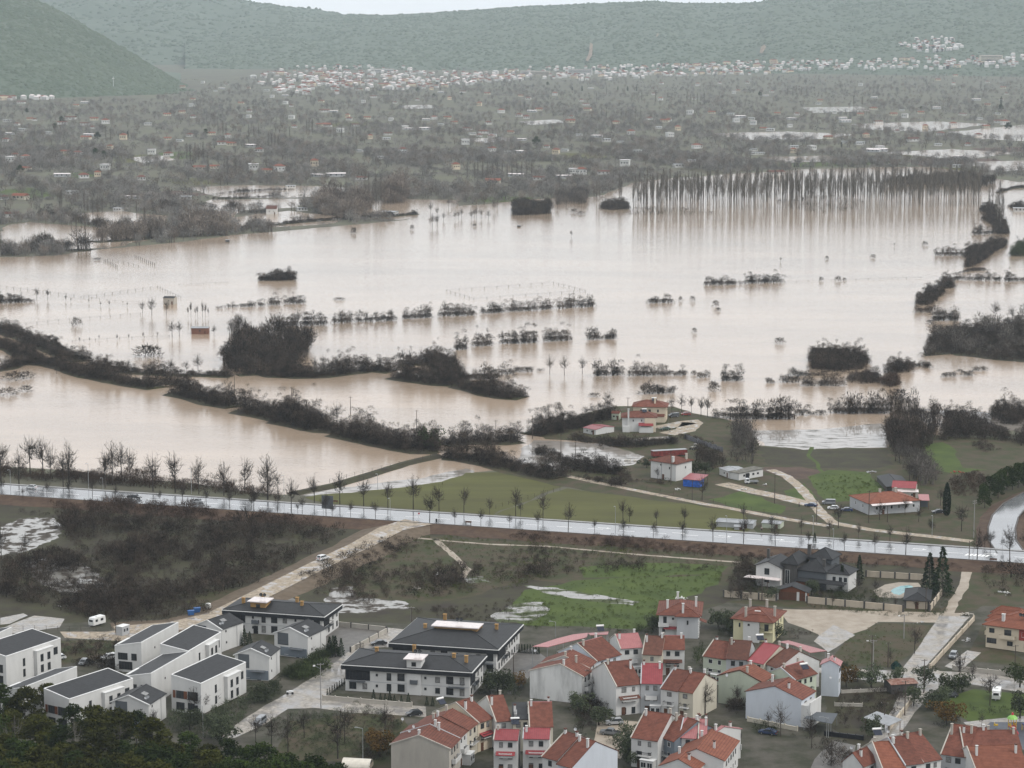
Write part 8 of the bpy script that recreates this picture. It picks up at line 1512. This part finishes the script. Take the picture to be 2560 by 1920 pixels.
# ------------------------------------------------------------------ pines on the near hillside and garden plants of the village
rn = random.Random(31)
TOPS = [(0,1715),(60,1725),(120,1712),(180,1765),(30,1775),(95,1790),(150,1820),(235,1770),(290,1775),(340,1780),(380,1800),(250,1830),(310,1850),(200,1860),(420,1850),(470,1835),(520,1860),(570,1850),(620,1870),(660,1865),(720,1885),(780,1895),(840,1905),(370,1880),(450,1890),(540,1900),(10,1840),(70,1860),(130,1890),(20,1905),(280,1900),(600,1905),(690,1905),(-20,1770),(-20,1870),(400,1910),(215,1905),(500,1910),(330,1905),(760,1910)]+[(rn.uniform(-20, 560), rn.uniform(1850, 1930)) for _ in range(34)]+[(rn.uniform(560, 800), rn.uniform(1890, 1935)) for _ in range(10)]
for i, (x, y) in enumerate(TOPS):
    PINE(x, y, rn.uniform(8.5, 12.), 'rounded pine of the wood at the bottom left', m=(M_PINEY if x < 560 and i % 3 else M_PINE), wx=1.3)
for x, y, h in ((40,1790,8),(190,1850,7),(300,1855,6.5),(15,1730,6)):
    p = g('S', x, 1900, 12); BTo = tree_thing('dead_tree', ('bt', 2, 'M', .5), lambda: bare_tree(3, 10., .45, .4, 6, .05, .1, 60), M_BARKP, M_TWIGG, (p.x, p.y, 14), rn.uniform(0, 6.28), h/9, 'pale dead trunk rising from the bottom left pines', 'tree', 'dead trunks among the near pines')
# pines by the side road, firs of the villa, cypress
for i, (x, y, h) in enumerate([(1790,900,7),(1850,840,8),(1900,800,8),(1960,770,8.5),(2010,745,8.5),(2060,735,9),(2110,715,9),(2160,695,9),(1930,860,7),(2200,690,9),(2250,680,9),(1810,960,6.5)]):
    k = i % PK; p = g('B2', x, y+h*7*3.6/1.02); tree_thing('pine_tree', ('pine', k, M_PINE.name, .2), lambda: pine(k+40, 11., 3.4, 36, 60, .42, .2), M_BARK, M_PINE, p, rn.uniform(0, 6.28), (h/11*1.15, h/11*1.15, h/11), 'dense green pine in the row beside the side road', 'tree', 'pine row beside the side road')
def CON(zm, x, y, h, label, r=2., m=None, group=None, k=0, cat='tree', name='fir_tree'):
    return tree_thing(name, ('con', k, (m or M_FIR).name, r), lambda: conifer(k+7, 9., r, 1100), M_BARK, m or M_FIR, g(zm, x, y), rn.uniform(0, 6.28), h/9, label, cat, group)
CON('A7', 2055, 650, 15, 'tallest dark fir beside the villa pool', 2.6); CON('A7', 1945, 630, 12.5, 'second dark fir beside the villa pool', 2.6, k=1); CON('A7', 1340, 520, 8, 'dark fir behind the villa garden', 2., k=1); CON('A7', 1190, 610, 8, 'fir before the villa veranda', 1.6, k=2); CON('A7', 955, 225, 4.5, 'small fir at the road above the villa', 2.4, k=1)
for x, y, h in ((2000,640,6),(2100,620,6),(1930,660,5)): CON('A7', x, y, h, 'low dark fir of the villa corner group', 3., group='low firs at the villa corner', k=2)
for x, y, h in ((385,600,5.),(430,605,4.2),(345,590,4.2),(2010,0,0)): h and CON('A2', x, y, h, 'small dark fir in the corner of the apartment garden', 2.6, group='firs of the apartment garden', k=1)
for x, y, h in ((1120,690,5.5),(1170,700,6.),(1220,690,5),(1150,650,4.5)): CON('A2', x, y, h, 'dark fir beside the yard gate', 2.6, group='firs beside the yard gate', k=2)
tree_thing('cypress', ('cypn', 0), lambda: cypress(3, 10., 1.1, 1300), M_BARK, M_CYP, g('B2', 1465, 1192), 0, 1.22, 'tall slim dark cypress beside the long farmhouse', 'tree')
def OL(zm, x, y, h, label, m=None, k=None, group=None, name='olive_tree', wx=1.):
    k = rn.randrange(4) if k is None else k; m = m or M_OLV; s = h/4.
    return tree_thing(name, ('olv', k, m.name), lambda: olive(k+20, 4., 2., 18, 70, .26), M_BARK, m, g(zm, x, y), rn.uniform(0, 6.28), (s*wx, s*wx, s), label, 'tree', group)
for zm, x, y, h, lb in [('A6',1005,960,5.5,'olive tree at the lane crossing'),('A6',910,1120,5,'olive tree beside the concrete road'),('A6',545,980,6,'olive tree with pale crown in the garden corner'),('A6',1230,1030,5.5,'olive tree over the dark parked car'),('A6',1090,1160,5,'olive tree left of the ochre tree'),('A6',1140,1110,5,'olive tree behind the ochre tree'),('A6',1830,1230,6,'olive tree at the right edge of the playground'),('A6',1830,960,6,'dark olive tree at the right edge by the wall'),('A6',760,905,4,'low olive bush by the lane'),('A6',430,910,4,'grey olive bush beside the garden'),('A6',560,1400,5,'olive tree below the car port'),('A6',1330,1000,4.5,'olive tree on the playground lawn edge'),('A6',310,830,3.5,'small olive at the terrace corner'),
    ('A3',1270,950,6.5,'big olive tree between apartment and stained gable'),('A3',1190,930,4.5,'olive left of the big one'),('A3',1370,890,4.5,'olive right of the big one'),('A4',620,1110,5,'olive below the stained gable'),('A4',800,1230,5,'olive beside the terrace yard cars'),('A4',1080,1400,5,'olive tree below the car yard'),('A4',1060,1540,5.5,'olive tree at the bottom terrace corner'),('A4',1150,1600,4.5,'olive at the bottom edge'),('A4',1900,330,5,'olive grove tree behind the white villa, first'),('A4',1980,340,5,'olive grove tree behind the white villa, second'),('A4',2040,360,4.5,'olive grove tree behind the white villa, third'),('A4',1300,360,4.5,'olive left of the white villa'),('A5',960,600,4,'olive before the yellow villa'),('A5',1380,640,4.5,'olive right of the yellow villa'),('A5',1240,620,3.5,'low olive before the yellow villa balcony'),
    ('A2',560,1080,4.5,'round olive tree beside the wet lane'),('A2',470,1100,3.5,'pale olive tree at the corner house'),('A2',640,1010,3.5,'olive bush by the quad bike'),('A1',1640,1330,5,'grey olive tree among the near pines'),('A1',1900,1420,6.5,'large olive tree by the street lamp'),('A2',180,1480,6,'olive tree above the pine slope'),('A7',590,690,4,'round olive beside the villa gate'),('A7',930,650,4.5,'olive with yellow leaves right of the villa gate'),('A7',700,560,3.5,'dark shrub tree before the villa stone wing'),('B1',1240,760,5,'dark olive right of the block-like farm house'),('B1',1340,760,4.5,'second olive by the block-like farm house'),('B1',800,700,4,'olive left of the block-like farm house'),('B6',1030,1230,9,'dark evergreen tree at the end of the long dike')]:
    OL(zm, x, y, h, lb, M_SHR if 'dark' in lb else M_OLV, wx=1.1)
for zm, x, y, h, lb in [('A6',330,960,5.5,'ochre-leaved tree at the terrace corner'),('A6',1200,1290,6.5,'big ochre-leaved tree beside the concrete road'),('A3',1460,880,4,'ochre shrub tree by the stained gable'),('A3',170,1520,6,'ochre tree at the concrete gable foot'),('A3',130,1420,4,'russet tree in the old garden corner')]: OL(zm, x, y, h, lb, M_AUT)
# clipped hedges and shrubs
H('A2', [(760,880),(900,800),(1050,700),(1180,650)], 4, 2.2, 'dark garden hedge along the gabled houses', m=M_SHR, den=1.2); H('A2', [(840,900),(960,860),(1040,800)], 4, 2.4, 'dark garden shrubs before the porch house', m=M_SHR, den=1.)
for i in range(11): CON('A2', 1100+i*21, 1035-i*14, 1.9, 'small cypress bush of the drive hedge', 1.6, m=M_CYP, group='cypress bushes along the drive', k=3, cat='bush', name='cypress_bush')
for i, x in enumerate((1500,1560,1600,1640,1680,1740,1800,1960,2010)): CON('A2', x, 1085+i*5, 2.4 if i % 3 else 3.2, 'garden conifer before the apartment with stair tower', 2.6, m=M_FIR, group='conifers before the apartment', k=3, cat='bush', name='garden_conifer')
for i in range(8): CON('A3', 1465+i*26, 560+i*2, 2.6, 'slim conifer of the row behind the paved lane', 1.6, m=M_CYP, group='conifer row by the paved lane', k=3, cat='bush', name='cypress_bush')
def mess(zm, pts, h, label, m=None, den=.25, **k): return area(zm, pts, h, label, den, 'undergrowth', m or M_SHR, cat='undergrowth', **k)
mess('A4', [(590,1080),(680,990),(760,800),(900,850),(930,1000),(860,1180),(760,1300),(620,1250)], 2., 'tangled garden plants in the alley between terraces', M_TWIG, .35); mess('A4', [(1000,1280),(1110,1240),(1120,1420),(1080,1622),(1000,1600)], 2., 'garden plants below the car yard', M_OLV, .35)
mess('A5', [(920,1060),(1060,1100),(1080,1300),(1000,1400),(900,1350)], 2.4, 'garden plants in the terrace courtyard', M_TWIG, .35); mess('A6', [(260,990),(700,1000),(880,1060),(700,1300),(480,1340),(250,1300),(240,1130)], 1.1, 'dug vegetable garden plants', M_TWIG, .2)
mess('A1', [(450,560),(980,600),(980,640),(600,700),(450,680)], 1.2, 'weeds between the white houses', M_OLV, .3); mess('A1', [(600,760),(1000,720),(1010,1000),(980,1050),(1000,860),(760,780)], 1.6, 'brown brush between the white houses', M_TWIG, .4); mess('A1', [(1480,1240),(1740,1230),(2080,1100),(2200,1100),(2100,1250),(1900,1400),(1500,1420)], 2., 'green shrubs below the corner white house', M_OLV, .3)
mess('A1', [(400,1180),(640,1240),(960,1180),(1000,1330),(700,1350),(400,1300)], 2., 'green shrubs before the lower white houses', M_SHR, .35); mess('A2', [(380,980),(600,950),(740,1000),(560,1110),(380,1120)], 1.3, 'garden shrubs beside the corner house', M_OLV, .4); mess('A2', [(560,1230),(900,1180),(1600,1240),(1750,1400),(1640,1600),(1000,1560),(700,1480)], .8, 'rough grass and weeds in the old garden', M_OLV, .5)
mess('A4', [(1270,310),(1330,280),(1350,390),(1200,400),(700,360)], 1.5, 'shrubs behind the upper terrace', M_SHR, .3); mess('A4', [(1860,260),(2060,300),(2080,420),(1900,400)], 1.6, 'shrubs between the two villas', M_OLV, .35); mess('A5', [(1490,560),(1740,540),(1760,620),(1500,650)], 1.2, 'weeds beside the dirt yard', M_TWIG, .25); mess('A7', [(420,560),(640,620),(640,690),(180,660)], 1.4, 'shrubs inside the villa wall left', M_SHR, .35); mess('A7', [(900,600),(1500,600),(1700,690),(1500,730),(900,690)], 1.5, 'shrubs inside the villa wall right', M_SHR, .25)
mess('A7', [(890,735),(1720,810),(1960,820),(2060,700),(2150,560),(2080,830),(1700,850),(900,760)], .5, 'grass strip outside the villa wall', M_OLV, .6); mess('A6', [(1060,1130),(1180,1080),(1330,1290),(1100,1330)], 1.6, 'shrubs around the ochre tree', M_OLV, .4); mess('A6', [(180,1560),(340,1500),(420,1640),(180,1660)], 2., 'bare shrubs below the bottom right terrace', M_TWIG, .35)
mess('A3', [(0,1060),(180,1100),(330,1200),(280,1400),(150,1600),(0,1500)], 1.2, 'garden brush left of the concrete gable', M_TWIG, .35); mess('A4', [(1260,1480),(1500,1480),(1520,1580),(1280,1620)], 1.8, 'bare brush before the slate blue house', M_TWIG, .4)
M_TUFT = vm('grass_tufts', (.034,.050,.006), c2=(.064,.078,.014), scale=.3)
for zm, pl, lb in (('O', [(1130,1275),(1240,1255),(1330,1250),(1560,1240),(1555,1262),(1480,1290),(1440,1330),(1390,1360),(1150,1360),(1100,1330),(1120,1300)], 'grass tufts of the lawn behind the terraces'), ('O', [(1250,1225),(1400,1215),(1570,1222),(1560,1238),(1380,1248),(1260,1248)], 'grass tufts of the far strip of lawn'), ('O', [(1800,1425),(1840,1370),(1900,1345),(2020,1350),(1980,1400),(1930,1440),(1800,1440)], 'grass tufts of the corner lawn'), ('O', [(1745,1030),(1880,1020),(1920,1055),(1870,1082),(1790,1085)], 'grass tufts of the farm meadow'), ('O', [(880,1160),(1180,1170),(1560,1190),(1560,1215),(1250,1225),(1120,1270),(900,1300),(800,1230)], 'rough grass tufts of the waste ground')):
    mess(zm, pl, .55, lb, M_TUFT, .22, hv=.7)
mess('A4', [(560,1180),(900,1300),(1000,1450),(820,1340),(640,1240)], 1.8, 'shrubs in the yard behind the bottom terrace', M_OLV, .15); mess('A5', [(1100,1480),(1600,1590),(1560,1650),(1100,1600)], 1.4, 'shrubs before the pale blue gable', M_SHR, .2); mess('A4', [(2000,830),(2060,800),(2050,1000),(2150,1100),(2000,1130)], 2., 'shrubs beside the cream gable', M_TWIG, .3); mess('A3', [(1990,1060),(2080,1100),(2100,1350),(1990,1330)], 2., 'shrubs right of the off-white gable', M_SHR, .3)
mess('A5', [(560,760),(640,740),(650,960),(560,900)], 1.8, 'shrubs between the upper terraces', M_SHR, .35); mess('A6', [(60,1420),(340,1440),(380,1560),(200,1600),(40,1560)], 1.6, 'shrubs beside the terrace lane', M_TWIG, .15); mess('A6', [(1350,1120),(1700,1170),(1750,1230),(1450,1200)], 1.2, 'shrubs round the playground', M_OLV, .2); mess('A3', [(1090,870),(1480,830),(1490,1000),(1300,1000),(1100,960)], 1.8, 'shrubs below the paved lane', M_OLV, .3)
pa = empty('palm_tree', g('A5', 1000, 1230)); MB().tube((0,0,0),(.1,0,4.2), .22, .18, n=8).build('trunk', M_BARK, pa); rp2 = np.random.default_rng(4); n = 110; a = rp2.uniform(0, 6.28, n); el = rp2.uniform(-.5, 1.1, n); D_ = np.stack([np.cos(a)*np.cos(el), np.sin(a)*np.cos(el), np.sin(el)], 1); part('frond_crown', tri_cloud(np.tile([.1,0,4.2], (n,1))+D_*.2, D_, rp2.uniform(1.4, 2.2, n), np.full(n, .22), rp2), M_FIR, pa); tag(pa, 'short palm tree in the terrace courtyard', 'tree')

# ------------------------------------------------------------------ labels: where look-alikes stand in a row, say which one
ONE = 'first second third fourth fifth sixth seventh eighth ninth tenth eleventh twelfth thirteenth fourteenth fifteenth sixteenth seventeenth eighteenth nineteenth'.split()
def ordinal(k):
    if k < 20: return ONE[k-1]
    t, u = divmod(k, 10); w_ = 'twent thirt fort fift sixt sevent eight ninet'.split()[t-2]; return w_+'ieth' if u == 0 else w_+'y-'+ONE[u-1]
bpy.context.view_layer.update(); same = {}
for o in COL.objects:
    if o.parent is None and o.get('category') and o.get('label'): same.setdefault(o['label'], []).append(o)
for lb, os_ in same.items():
    if 2 <= len(os_) <= 95 and len(lb.split()) <= 12:
        os_.sort(key=lambda o: proj(o.matrix_world.translation)[0])
        for k, o in enumerate(os_): o['label'] = '%s, %s from the left' % (lb, ordinal(k+1))
HAZE_D = 3.9e-5
# ------------------------------------------------------------------ haze over the whole valley
HM = bpy.data.materials.new('haze'); HM.use_nodes = True; t_ = HM.node_tree; t_.nodes.remove(t_.nodes['Principled BSDF'])
pv = t_.nodes.new('ShaderNodeVolumePrincipled'); pv.inputs['Density'].default_value = HAZE_D; pv.inputs['Color'].default_value = (.80,.91,1,1); pv.inputs['Anisotropy'].default_value = 0.
t_.links.new(pv.outputs[0], t_.nodes['Material Output'].inputs['Volume'])
mb = MB().box(-9500, 9500, -300, 16500, -4, 420); hz = mb.build('haze', HM); hz['kind'] = 'stuff'; hz['label'] = 'thin grey-blue haze hanging over the valley'
